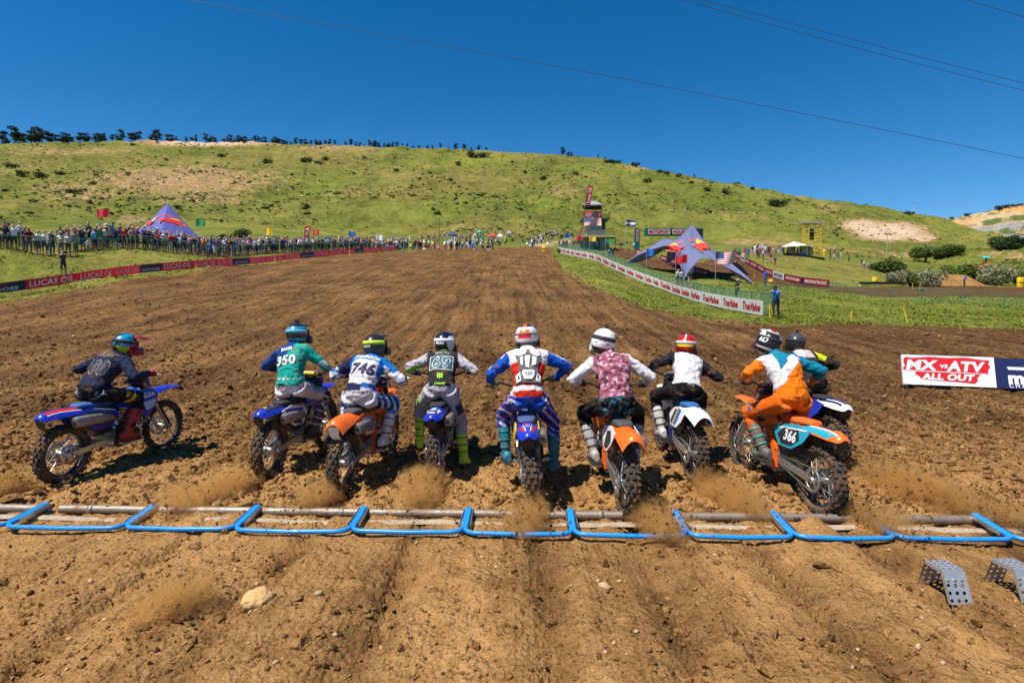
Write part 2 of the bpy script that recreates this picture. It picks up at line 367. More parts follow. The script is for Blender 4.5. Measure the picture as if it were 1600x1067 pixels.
def ground_mat_grass(name, hill=False):
    m = bpy.data.materials.new(name); m.use_nodes = True; N, L = nodes(m); b = N['Principled BSDF']
    b.inputs['Roughness'].default_value = 1; b.inputs['Specular IOR Level'].default_value = .1
    tc = N.new('ShaderNodeTexCoord')
    def nz(s, d=6, r=.62):
        n = N.new('ShaderNodeTexNoise'); n.inputs['Scale'].default_value = s; n.inputs['Detail'].default_value = d; n.inputs['Roughness'].default_value = r
        L.new(tc.outputs['Object'], n.inputs['Vector']); return n.outputs['Fac']
    def mth(op, a, c):
        n = N.new('ShaderNodeMath'); n.operation = op
        for i, q in enumerate((a, c)):
            if isinstance(q, (int, float)): n.inputs[i].default_value = q
            else: L.new(q, n.inputs[i])
        return n.outputs[0]
    soil = N.new('ShaderNodeAttribute'); soil.attribute_name = 'soil'
    dry = N.new('ShaderNodeAttribute'); dry.attribute_name = 'dry'
    s1, s2, s3 = (.018, .12, .55) if hill else (.25, 1.6, 9)
    f = mth('ADD', mth('MULTIPLY', nz(s2), .5), mth('MULTIPLY', nz(s3, 5, .7), .5)); big = nz(s1, 5)
    f = mth('ADD', f, mth('MULTIPLY', mth('SUBTRACT', big, .5), .5))
    green = ramp(N, L, f, [(.30, (.024, .038, .007)), (.43, (.062, .092, .011)), (.58, (.125, .158, .017)), (.74, (.22, .218, .040))])
    straw = ramp(N, L, f, [(.30, (.075, .070, .016)), (.48, (.165, .140, .034)), (.66, (.27, .215, .062)), (.8, (.36, .27, .10))])
    earth = ramp(N, L, nz(s3 * 1.3, 6, .72), [(.3, (.16, .088, .038)), (.5, (.30, .18, .085)), (.68, (.48, .33, .185))])
    mx = N.new('ShaderNodeMix'); mx.data_type = 'RGBA'; L.new(dry.outputs['Fac'], mx.inputs['Factor']); L.new(green, mx.inputs['A']); L.new(straw, mx.inputs['B'])
    k = mth('ADD', soil.outputs['Fac'], mth('MULTIPLY', mth('SUBTRACT', nz(s3 * .45, 7, .75), .5), 1.7))
    mr = N.new('ShaderNodeMapRange'); mr.inputs['From Min'].default_value = .47; mr.inputs['From Max'].default_value = .6; L.new(k, mr.inputs['Value'])
    pk = N.new('ShaderNodeMapRange'); pk.inputs['From Min'].default_value = .62; pk.inputs['From Max'].default_value = .95; pk.inputs['To Max'].default_value = .65; L.new(soil.outputs['Fac'], pk.inputs['Value'])
    m3 = N.new('ShaderNodeMix'); m3.data_type = 'RGBA'; m3.inputs['B'].default_value = (.56, .43, .31, 1); L.new(pk.outputs[0], m3.inputs['Factor']); L.new(earth, m3.inputs['A']); earth = m3.outputs['Result']
    m2 = N.new('ShaderNodeMix'); m2.data_type = 'RGBA'; L.new(mr.outputs[0], m2.inputs['Factor']); L.new(mx.outputs['Result'], m2.inputs['A']); L.new(earth, m2.inputs['B'])
    L.new(m2.outputs['Result'], b.inputs['Base Color'])
    bp = N.new('ShaderNodeBump'); bp.inputs['Strength'].default_value = .9; bp.inputs['Distance'].default_value = 2.2 if hill else .12; L.new(f, bp.inputs['Height']); L.new(bp.outputs[0], b.inputs['Normal'])
    return m
DIRT, GRASS, HILLM = ground_mat_dirt(), ground_mat_grass('grass_ground'), ground_mat_grass('hillside_grass', True)

# ------------------------------------------------------------------ outlines of the dirt, measured on the terrain
_pl = [hit(x, y) for x, y in ((-260,492),(0,473),(60,464),(100,457),(160,447),(220,435),(300,425),(370,416),(450,407.5),(550,397.5),(620,393.5))]
_pr = [hit(x, y) for x, y in ((862,399),(880,419),(905,437),(935,452),(970,468),(1000,480),(1050,491),(1100,499),(1200,507),(1300,507.5),(1400,509),(1500,512),(1600,516),(1860,528))]
TRACK = [(-60, -40), (-60, _pl[0].y)] + [(p.x, p.y) for p in _pl] + [(-17, 118), (5.5, 118), (7.6, 106)] + [(p.x, p.y) for p in _pr] + [(60, _pr[-1].y), (60, -40)]
_tu = ((948,388),(985,388),(1010,399),(1040,404),(1085,412),(1130,402),(1165,405),(1200,421),(1245,438),(1300,448),(1400,448),(1500,447),(1600,449),(1750,452))
_td = ((1750,470),(1600,465),(1500,463),(1400,465),(1330,459),(1290,453),(1240,447),(1180,440),(1120,431),(1090,428),(1060,423),(1010,417),(985,409),(950,396))
TRACK2 = [(p.x, p.y) for p in (hit(x, y, 38) for x, y in _tu + _td)]
LANES_T = [(-4.82, 6.10), (-2.72, 6.35), (-1.74, 5.95), (-.82, 6.3), (.205, 5.53), (1.05, 5.35), (1.98, 6.25), (2.90, 5.4), (3.86, 6.85)]
LANES = [-5.0, -2.79, -1.79, -.85, .21, 1.07, 2.04, 2.93, 4.06]
def near_h(X, Y):
    z = _near(X, Y); k = Y < 7.2
    if k.any(): z[k] += lane_h(X[k], Y[k])
    return z
def lane_h(X, Y):
    z = np.zeros_like(X)
    for lx, by in LANES_T:                                                                      # print of the driven wheel, dug in behind each bike
        c = np.abs(X - lx - .03 * perlin(Y * 1.3, np.full_like(Y, lx), 29)); on = (Y < by + .1) & (Y > 2.0); g = 1 - sstep(.045, .085, c)
        z += np.where(on, -g * (.030 + .022 * np.sign(np.sin(Y * 62 + 20 * np.round(c * 30) )) * (c < .06)) * (.45 + .55 * sstep(-.3, .3, perlin(Y * .8, np.full_like(Y, lx + 9), 30))), 0)
        z += -.06 * np.exp(-(c / .10) ** 2 - ((Y - by + .22) / .28) ** 2) + .045 * np.exp(-((c - .20) / .09) ** 2 - ((Y - by + .25) / .35) ** 2)
    return z
def _near(X, Y):
    """relief of the loose dirt: ruts, furrows, clods"""
    nr = 1 - sstep(18, 60, Y)
    z = .035 * fbm(X * .55, Y * .4, 3, 4) * nr
    z += .055 * fbm(X * 2.1, Y * .10, 11, 3) * sstep(7, 11, Y) * (1 - sstep(50, 95, Y))          # furrows left by the grooming
    z += .035 * perlin(X * 4.1, Y * .16, 19) * sstep(6, 9, Y) * (1 - sstep(30, 50, Y))
    back = 1 - sstep(4.2, 4.75, Y)
    for k, lx in enumerate(LANES):                                                              # lane ruts behind the gate
        c = X - lx - (.10 * perlin(Y * .9, np.full_like(Y, k * 3.3), 23) + (4.8 - Y) * .05 * math.sin(k * 2.1))
        z += back * (-.055 * np.exp(-(c / .13) ** 2) + .014 * np.exp(-((np.abs(c) - .26) / .1) ** 2))
    chunk = sstep(4.75, 5.4, Y) * (1 - .8 * sstep(9, 20, Y)); fade = 1 - sstep(14, 26, Y)
    patch = sstep(-.25, .35, fbm(X * .9, Y * .9, 41, 3))
    z += (.045 * chunk * patch + .006) * clods(X, Y * .9, .19, 51, .5) * fade
    z += (.042 * chunk + .007 + .012 * patch * back) * clods(X, Y, .10, 61, .55) * fade
    z += (.022 * chunk + .008) * clods(X, Y, .055, 71, .6) * (1 - sstep(7, 12, Y))
    z += .055 * clods(X, Y * .8, .38, 85, .55) * sstep(8, 16, Y) * (1 - sstep(40, 60, Y)) + .05 * clods(X, Y * .7, .24, 89, .5) * sstep(9, 13, Y) * (1 - sstep(24, 36, Y))
    z += .006 * fbm(X * 9, Y * 9, 81, 3) * (1 - sstep(8, 14, Y))
    return z
def ground_z(x, y):
    X, Y = np.array([float(x)]), np.array([float(y)])
    return float(base_h(X, Y)[0] + (near_h(X, Y)[0] if y < 60 else 0))
def gz(v): return ground_z(v[0], v[1])

# soil patches on the hill: picture centre, half sizes, strength
_soil = [(290,283,190,30,.52),(130,300,110,20,.42),(400,275,90,18,.42),(310,312,90,14,.44),(620,275,50,16,.3),(320,222,130,8,.85),(110,237,130,7,.46),(520,232,120,7,.42),(240,252,110,12,.34),(560,300,60,12,.28),(205,343,26,9,.55),(560,384,30,8,.3),
         (880,297,45,16,.36),(960,272,60,12,.25),(1000,262,30,7,.45),(1060,300,80,18,.22),(1290,326,32,9,.42),(1180,378,60,6,.5),(1230,376,50,7,.4),(1390,362,62,16,1.0),(1345,352,34,10,.9),(1440,372,26,8,.8),
         (1130,300,70,20,.2),(700,250,300,26,.16),(1320,390,90,8,.4),(1450,398,110,7,.4),(1570,399,60,9,.45),(845,383,26,4,.6),(930,262,60,9,.28),(30,260,140,34,.3),(500,250,300,24,.26),(760,245,120,16,.24),(1100,330,120,20,.16)]
def proj(X, Y, Z):
    d = Z - CH; fwd = Y * _cp - d * _sp; upc = Y * _sp + d * _cp
    return 800 + FPX * X / fwd, 533.5 - FPX * upc / fwd

def build_ground():
    a = np.concatenate([np.arange(-1.06, 1.0601, .00235)]); phi = np.arctan(a)
    e = np.radians(np.concatenate([np.arange(47.5, 70, 1.2), np.arange(70, 180.1, 5)]))
    phi = np.concatenate([-e[::-1], phi, e[:-1]])
    def geo(a, b, s): return np.exp(np.arange(math.log(a), math.log(b), s))
    r = np.concatenate([[.25, .6, 1.0, 1.5, 2.0, 2.4], geo(2.7, 12, .0062), geo(12, 62, .0070), geo(62, 100, .0115), geo(100, 475, .0105), [478, 500, 540, 600, 690]])
    PH, RR = np.meshgrid(phi, r); X, Y = RR * np.sin(PH), RR * np.cos(PH)
    nph = len(phi); nr = len(r)
    Z = base_h(X, Y)
    tr = in_poly(X, Y, TRACK)
    # rough, wandering edges
    wob = lambda s, k: fbm(X * s, Y * s, k, 3)
    Xw, Yw = X + .5 * wob(.5, 91) * sstep(12, 25, RR), Y + .9 * wob(.5, 95) * sstep(12, 25, RR)
    d1 = in_poly(Xw, Yw, TRACK); d2 = in_poly(Xw, Yw, TRACK2)
    dirt = d1 | d2
    infront = (np.abs(PH) < 1.2)
    nm = dirt & (RR < 70); Z[nm] += near_h(X[nm], Y[nm])
    gr = ~dirt
    Z += np.where(gr & (RR < 140), .06 * fbm(X * .35, Y * .35, 33, 4) + .05 * fbm(X * 2.2, Y * 2.2, 37, 3) * (RR < 60), 0)
    hill = sstep(120, 200, RR) * infront
    yend = 1 - sstep(330, 400, Y)
    Z += hill * (3.6 * fbm(X * .026, Y * .008, 43, 4) * (.25 + .75 * yend) + 1.1 * fbm(X * .09, Y * .07, 47, 4) + .5 * fbm(X * .3, Y * .3, 49, 2))
    sx, sy = proj(X, np.maximum(Y, .5), Z)
    soil = np.zeros_like(X)
    for cx, cy, rx, ry, s in _soil:
        w = s * np.exp(-(((sx - cx) / rx) ** 2 + ((sy - cy) / ry) ** 2) ** 1.5 * .8)
        soil = np.maximum(soil, np.where(Y > 90, w, 0))
    tq = np.clip((sx - 815) / 80, 0, 1); soil = np.maximum(soil, np.where((Y > 96) & (sx > 812) & (sx < 900), .62 * np.exp(-((sy - (391.5 - 20 * tq)) / (3.2 - 1.2 * tq)) ** 2), 0))
    soil += .12 * (Y > 120)
    # bare banks near the track edges
    bank = (RR > 20) & (RR < 110) & gr
    soil += np.where(bank, .12 + .16 * fbm(X * .12, Y * .12, 57, 3), 0)
    dry = .30 + .30 * fbm(X * .03, Y * .03, 63, 3)
    dry = np.where(Y > 110, .42 + .5 * fbm(X * .014, Y * .014, 65, 4) + .25 * np.exp(-((sy - 265) / 50) ** 2) * (sx < 900), dry)
    left_bank = (X < -20) & (RR < 75)
    dry = np.where(left_bank, .62 + .3 * fbm(X * .3, Y * .3, 67, 3), dry)
    knoll = (sx > 1130) & (Y > 70) & (Y < 108) & (sy > 380)
    dry = np.where(knoll, .66 + .3 * fbm(X * .1, Y * .1, 69, 3), dry)
    dry = np.where((X > 12) & (Y < 60), .30 + .35 * fbm(X * .15, Y * .15, 71, 3), dry)
    # moisture: dry and trampled behind the gate, watered on the track, dark wet soil to the right
    wet = .10 + .74 * sstep(5.5, 10, Y) + .34 * sstep(.1, .9, X / np.maximum(Y, 1)) * sstep(8, 14, Y) + .22 * fbm(X * .5, Y * .28, 73, 4)
    for k, lx in enumerate(LANES):
        wet += (1 - sstep(4.3, 5.6, Y)) * .5 * np.exp(-((X - lx - (4.8 - Y) * .05 * math.sin(k * 2.1)) / .2) ** 2) * (.4 + .6 * (fbm(X * 2, Y * 1.3, 75 + k, 2) > -.1))
        wet -= .35 * np.exp(-((X - lx) / .5) ** 2 - ((Y - 5.9) / .7) ** 2)
    wet += .25 * d2
    V = np.stack([X, Y, Z], -1).reshape(-1, 3)
    idx = np.arange(nr * nph).reshape(nr, nph); nx = np.roll(idx, -1, 1)
    F = np.stack([idx[:-1], nx[:-1], nx[1:], idx[1:]], -1).reshape(-1, 4)[:, ::-1]
    dirtv = dirt.reshape(-1); fd = dirtv[F].sum(1) >= 2
    far = (RR.reshape(-1)[F].min(1) > 135) & ~fd
    A = {'soil': soil.reshape(-1), 'dry': np.clip(dry.reshape(-1), 0, 1), 'wet': np.clip(wet.reshape(-1), 0, 1)}
    for name, sel, m, ks in (('dirt_track', fd, DIRT, ('wet',)), ('grass_field', ~fd & ~far, GRASS, ('soil', 'dry')), ('hillside', far, HILLM, ('soil', 'dry'))):
        f = F[sel]; used, inv = np.unique(f, return_inverse=True)
        me = np_mesh(name, V[used], inv.reshape(f.shape), [m], True, {k: A[k][used] for k in ks})
        tag(obj(name, me), kind='structure')
    return V, F
build_ground()

# ------------------------------------------------------------------ loose clods and stones of the dirt, scrub and rocks on the hill
_t = (1 + 5 ** .5) / 2
ICO_V = np.array([(-1,_t,0),(1,_t,0),(-1,-_t,0),(1,-_t,0),(0,-1,_t),(0,1,_t),(0,-1,-_t),(0,1,-_t),(_t,0,-1),(_t,0,1),(-_t,0,-1),(-_t,0,1)]) / math.sqrt(1 + _t * _t)
ICO_F = np.array([(0,11,5),(0,5,1),(0,1,7),(0,7,10),(0,10,11),(1,5,9),(5,11,4),(11,10,2),(10,7,6),(7,1,8),(3,9,4),(3,4,2),(3,2,6),(3,6,8),(3,8,9),(4,9,5),(2,4,11),(6,2,10),(8,6,7),(9,8,1)])
OCT = (np.array([(1,0,0),(-1,0,0),(0,1,0),(0,-1,0),(0,0,1),(0,0,-1)], float), np.array([(0,2,4),(2,1,4),(1,3,4),(3,0,4),(2,0,5),(1,2,5),(3,1,5),(0,3,5)]))
def lumps(P, S, rough=.28, squash=.75, shape=None):
    IV, IF = shape or (ICO_V, ICO_F)
    n = len(P); V = np.repeat(IV[None], n, 0) * (1 + rough * rng.standard_normal((n, len(IV), 1)))
    V *= (1 + .3 * rng.standard_normal((n, 1, 3))); V[:, :, 2] *= squash
    th = rng.uniform(0, 6.283, n); c, s = np.cos(th)[:, None], np.sin(th)[:, None]
    x, y = V[:, :, 0].copy(), V[:, :, 1].copy(); V[:, :, 0] = c * x - s * y; V[:, :, 1] = s * x + c * y
    V = V * S[:, None, None] + P[:, None, :]
    F = IF[None] + (np.arange(n) * len(IV))[:, None, None]
    return V.reshape(-1, 3), F.reshape(-1, 3)
def scatter_clods():
    n = 26000
    Y = 1 / rng.uniform(1 / 17.0, 1 / 2.9, n); X = Y * rng.uniform(-1.02, 1.02, n)
    S = np.clip(rng.lognormal(math.log(.0095), .55, n), .004, .05) * (.75 + .6 * sstep(4.9, 5.6, Y)) * (1 + .035 * Y)
    keep = (rng.uniform(0, 1, n) < .27 + .65 * sstep(4.8, 5.5, Y)) & (np.abs(Y - 5.0 + .033 * X) > .24)
    X, Y, S = X[keep], Y[keep], S[keep]
    k = in_poly(X, Y, TRACK); X, Y, S = X[k], Y[k], S[k]
    Z = base_h(X, Y) + near_h(X, Y) + S * .25
    n2 = 19000; Y2 = 1 / rng.uniform(1 / 46.0, 1 / 7.0, n2); X2 = Y2 * rng.uniform(-1.0, 1.0, n2); k = in_poly(X2, Y2, TRACK); X2, Y2 = X2[k], Y2[k]
    S2 = np.clip(rng.lognormal(math.log(.018), .4, len(X2)), .010, .05) * (1 + .028 * Y2)
    Z2 = base_h(X2, Y2) + near_h(X2, Y2) + S2 * .2
    X, Y, Z, S = np.r_[X, X2], np.r_[Y, Y2], np.r_[Z, Z2], np.r_[S, S2]
    V, F = lumps(np.stack([X, Y, Z], 1), S)
    wet = np.repeat(np.clip(.3 + .5 * sstep(5.5, 11, Y) + .3 * rng.standard_normal(len(Y)), 0, 1), 12)
    tag(obj('dirt_clods', np_mesh('dirt_clods', V, F, [DIRT], False, {'wet': wet})), kind='stuff')
    # pale pebbles
    n = 150; Y = 1 / rng.uniform(1 / 22.0, 1 / 2.9, n); X = Y * rng.uniform(-1, 1, n); k = in_poly(X, Y, TRACK); X, Y = X[k], Y[k]
    S = np.clip(rng.lognormal(math.log(.011), .4, len(X)), .006, .03) * (1 + .05 * Y)
    V, F = lumps(np.stack([X, Y, base_h(X, Y) + near_h(X, Y) + S * .3], 1), S, .15)
    tag(obj('pebbles', np_mesh('pebbles', V, F, [mat('pebble', (.40, .27, .15), .9, noise=.3)], True)), kind='stuff')
scatter_clods()
def scatter_hill():
    n = 27000
    x = rng.uniform(-80, 1680, n); a = (x - 800) / FPX; Y = np.exp(rng.uniform(math.log(125), math.log(425), n))
    X = a * Y; den = fbm(X * .02, Y * .02, 87, 3); k = den + rng.uniform(-.5, .5, n) - .35 * (Y < 190) > -.02
    X, Y = X[k], Y[k]; Z = base_h(X, Y) + 3.6 * fbm(X * .026, Y * .008, 43, 4) * (.25 + .75 * (1 - sstep(330, 400, Y))) + 1.1 * fbm(X * .09, Y * .07, 47, 4)
    sx, sy = proj(X, Y, Z); S = np.clip(rng.lognormal(math.log(.46), .45, len(X)), .2, 1.5) * np.where((sy > 335), .55, 1)
    V, F = lumps(np.stack([X, Y, Z + S * .2], 1), S, .35, .6, OCT)
    c = np.array([(.07,.10,.018),(.10,.13,.026),(.14,.155,.055),(.05,.075,.017)])[rng.integers(0, 4, len(X))] * rng.uniform(.7, 1.3, (len(X), 1))
    tag(obj('hillside_scrub', np_mesh('hillside_scrub', V, F, [vcol_mat('scrub_leaf', 1, .1)], True, vcol=np.repeat(c, 6, 0))), kind='stuff')
    # rocks in the bare patches
    n = 26000; x = rng.uniform(-60, 1660, n); Y = np.exp(rng.uniform(math.log(130), math.log(430), n)); X = (x - 800) / FPX * Y
    Z = base_h(X, Y) + 3.6 * fbm(X * .026, Y * .008, 43, 4) * (.25 + .75 * (1 - sstep(330, 400, Y))) + 1.1 * fbm(X * .09, Y * .07, 47, 4)
    sx, sy = proj(X, Y, Z); w = np.full(n, .018)
    for cx, cy, rx, ry, s in _soil: w = np.maximum(w, s * .55 * np.exp(-(((sx - cx) / rx) ** 2 + ((sy - cy) / ry) ** 2)))
    k = rng.uniform(0, 1, n) < w; X, Y, Z = X[k], Y[k], Z[k]; S = np.clip(rng.lognormal(math.log(.38), .45, len(X)), .18, 1.0) * np.where(Y < 210, .55, 1)
    V, F = lumps(np.stack([X, Y, Z + S * .15], 1), S, .25, .5, OCT)
    c = np.array([(.50,.36,.20),(.42,.29,.15),(.56,.43,.27)])[rng.integers(0, 3, len(X))]
    tag(obj('hillside_rocks', np_mesh('hillside_rocks', V, F, [vcol_mat('hill_rock', .95, .1)], False, vcol=np.repeat(c, 6, 0))), kind='stuff')
scatter_hill()
def scatter_grass():
    """blades of the verges, in tufts"""
    Vs, Fs, C = [], [], []; n = 110000
    a = rng.uniform(-1.0, 1.0, n); Y = 1 / rng.uniform(1 / 105., 1 / 22., n); X = a * Y
    k = ~(in_poly(X, Y, TRACK) | in_poly(X, Y, TRACK2)); X, Y = X[k], Y[k]
    Z = base_h(X, Y) + .06 * fbm(X * .35, Y * .35, 33, 4) - .02
    n = len(X); h = rng.uniform(.03, .085, n) * (1 + Y / 90) * (.6 + .8 * (fbm(X * .3, Y * .3, 99, 2) > .1)); w = rng.uniform(.02, .05, n) * (1 + Y / 35); th = rng.uniform(0, 3.14, n)
    lx, ly = rng.normal(0, .35, n) * h, rng.normal(0, .35, n) * h
    dx, dy = np.cos(th) * w, np.sin(th) * w
    V = np.stack([np.stack([X - dx, Y - dy, Z], 1), np.stack([X + dx, Y + dy, Z], 1), np.stack([X + lx, Y + ly, Z + h], 1)], 1).reshape(-1, 3)
    dryb = np.clip(np.where((X < -20) | ((X > 25) & (Y > 70)), .6, .3) + .3 * rng.standard_normal(n), 0, 1)[:, None]
    c = (np.array((.16, .22, .018)) * (1 - dryb) + np.array((.38, .32, .08)) * dryb) * rng.uniform(.6, 1.35, (n, 1))
    tag(obj('grass_blades', np_mesh('grass_blades', V, np.arange(3 * n).reshape(-1, 3), [vcol_mat('grass_blade', 1, .1, trans=.3)], False, vcol=np.repeat(c, 3, 0))), kind='stuff')
scatter_grass()
# ------------------------------------------------------------------ decals: flat shapes laid onto a curved surface
def srgb(r, g, b):
    f = lambda c: ((c / 255 + .055) / 1.055) ** 2.4 if c > 10 else c / 255 / 12.92
    return (f(r), f(g), f(b))
def loft(mb, rings, m=0, smooth=True, cap=True):
    n = len(rings[0]); vs = [p for r in rings for p in r]; N = len(rings)
    mb.add(vs, [(i*n+k, i*n+(k+1) % n, (i+1)*n+(k+1) % n, (i+1)*n+k) for i in range(N-1) for k in range(n)], m, smooth)
    if cap: mb.add(list(rings[0]), [tuple(range(n))], m); mb.add(list(rings[-1]), [tuple(range(n))], m)
    return mb
def superellipse(c, ax, ay, rx, ry, n=12, e=1.0):
    c, ax, ay = Vector(c), Vector(ax), Vector(ay); out = []
    for k in range(n):
        w = 2 * math.pi * k / n; co, si = math.cos(w), math.sin(w)
        out.append(c + ax * (rx * math.copysign(abs(co) ** e, co)) + ay * (ry * math.copysign(abs(si) ** e, si)))
    return out
_TXT = {}
def text2d(s, bold=.0, shear=0.0, spacing=1.0):
    """outline of a word as flat triangles, normalised to unit height, centred"""
    key = (s, bold, shear, spacing)
    if key in _TXT: return _TXT[key]
    cu = bpy.data.curves.new('word', 'FONT'); cu.body = s; cu.size = 1; cu.offset = bold; cu.shear = shear; cu.space_character = spacing; cu.resolution_u = 3
    o = bpy.data.objects.new('word', cu); COL.objects.link(o)
    me = bpy.data.meshes.new_from_object(o.evaluated_get(bpy.context.evaluated_depsgraph_get()))
    bpy.data.objects.remove(o); bpy.data.curves.remove(cu)
    v = np.array([p.co[:2] for p in me.vertices]); f = [tuple(p.vertices) for p in me.polygons]; bpy.data.meshes.remove(me)
    lo, hi = v.min(0), v.max(0); h = hi[1] - lo[1]
    v = (v - (lo + hi) / 2) / h
    _TXT[key] = (v, f, (hi[0] - lo[0]) / h); _TXT[key + ('h',)] = h; return _TXT[key]
def words2d(s, w, h, bold=.02, shear=0.0, spacing=1.05):
    v, f, asp = text2d(s, bold, shear, spacing)
    return [(x / asp * w, y * h) for x, y in v], f
def em2d(s, ew, eh, bold=.02, shear=0.0, spacing=1.05):
    v, f, asp = text2d(s, bold, shear, spacing); h = _TXT[(s, bold, shear, spacing, 'h')]
    return [(x * h * ew, y * h * eh) for x, y in v], f
def poly2d(*polys):
    v, f = [], []
    for p in polys: f.append(tuple(range(len(v), len(v) + len(p)))); v += list(p)
    return v, f
def decal(name, shape, origin, U, V, mats, parent, bvh=None, off=.004, step=0, thick=0.0, Nrm=None, reach=.35):
    v, f = shape; U, V = Vector(U).normalized(), Vector(V).normalized(); Nn = Vector(Nrm).normalized() if Nrm else U.cross(V).normalized()
    bm = bmesh.new(); vs = [bm.verts.new((x, y, 0)) for x, y in v]
    for q in f:
        try: bm.faces.new([vs[i] for i in q])
        except ValueError: pass
    bmesh.ops.triangulate(bm, faces=bm.faces[:])
    if step:
        xs, ys = [p[0] for p in v], [p[1] for p in v]
        for ax, lo, hi in ((0, min(xs), max(xs)), (1, min(ys), max(ys))):
            k = math.ceil(lo / step) * step
            while k < hi:
                no = Vector((1, 0, 0)) if ax == 0 else Vector((0, 1, 0))
                bmesh.ops.bisect_plane(bm, geom=bm.verts[:] + bm.edges[:] + bm.faces[:], plane_co=no * k, plane_no=no); k += step
    O = Vector(origin)
    for p in bm.verts:
        w = O + U * p.co.x + V * p.co.y
        if bvh is not None:
            h = bvh.ray_cast(w + Nn * reach, -Nn, reach * 2.6)
            if h[0] is None: h = bvh.find_nearest(w)
            p.co = h[0] + Nn * off
        else: p.co = w + Nn * off
    if thick:
        g = bmesh.ops.extrude_face_region(bm, geom=bm.faces[:])
        for e in g['geom']:
            if isinstance(e, bmesh.types.BMVert): e.co += Nn * thick
        bmesh.ops.recalc_face_normals(bm, faces=bm.faces[:])
    else:
        for fc in bm.faces:
            fc.normal_update()
            if fc.normal.dot(Nn) < 0: fc.normal_flip()
    me = bpy.data.meshes.new(name); bm.to_mesh(me); bm.free(); me.materials.append(mats)
    return obj(name, me, parent)
def bvh_of(me): return BVHTree.FromPolygons([v.co.copy() for v in me.vertices], [tuple(p.vertices) for p in me.polygons])

# ------------------------------------------------------------------ dirt bike, built along +Y with the rear tyre's contact at the origin
RUB = mat('tyre_rubber', (.034, .029, .025), .88, noise=.35, dirt=.62, bump=.3)
STEEL = mat('steel', (.50, .49, .47), .38, .9, noise=.15, dirt=.22)
ALLOY = mat('alloy', (.58, .57, .55), .34, .85, noise=.12, dirt=.25)
BLACKM = mat('black_metal', (.022, .022, .024), .5, .2, noise=.2, dirt=.28)
BLACKP = mat('black_plastic', (.02, .02, .022), .45, noise=.2, dirt=.22)
GOLD = mat('gold_anodised', (.52, .27, .06), .32, .8, noise=.1, dirt=.15)
WHITEP = mat('white_plastic', (.74, .74, .75), .35, noise=.05, dirt=.16, coat=.2)
PLAST = {'blue': mat('blue_plastic', (.008, .03, .42), .3, noise=.08, dirt=.30, coat=.2), 'orange': mat('orange_plastic', (.80, .13, .008), .32, noise=.08, dirt=.30, coat=.2),
         'white': WHITEP, 'black': BLACKP, 'teal': mat('teal_plastic', (.01, .30, .42), .32, noise=.08, dirt=.30, coat=.2), 'navy': mat('navy_plastic', (.012, .018, .075), .35, noise=.1, dirt=.2),
         'yellow': mat('yellow_plastic', (.75, .52, .02), .35, dirt=.15), 'red': mat('red_plastic', (.6, .018, .015), .35, dirt=.15), 'midblue': mat('mid_blue_plastic', (.02, .12, .42), .4, dirt=.2),
         'grey': mat('grey_plastic', (.16, .16, .17), .5, dirt=.3), 'paleblue': mat('pale_blue_print', (.35, .5, .7), .4), 'green': mat('lime_print', (.3, .75, .02), .4)}
SQ_A, SQ_DZ, SQ_C = R(4.5), -.035, Vector((0, .75, .5))
def ch(p):
    """chassis point after the rear has squatted under power"""
    p = Vector(p) - SQ_C; c, s = math.cos(SQ_A), math.sin(SQ_A)
    return Vector((p.x, p.y * c - p.z * s, p.y * s + p.z * c)) + SQ_C + Vector((0, 0, SQ_DZ))
def chm(mb): mb.v = [tuple(ch(v)) for v in mb.v]; return mb
_wheel_cache = {}
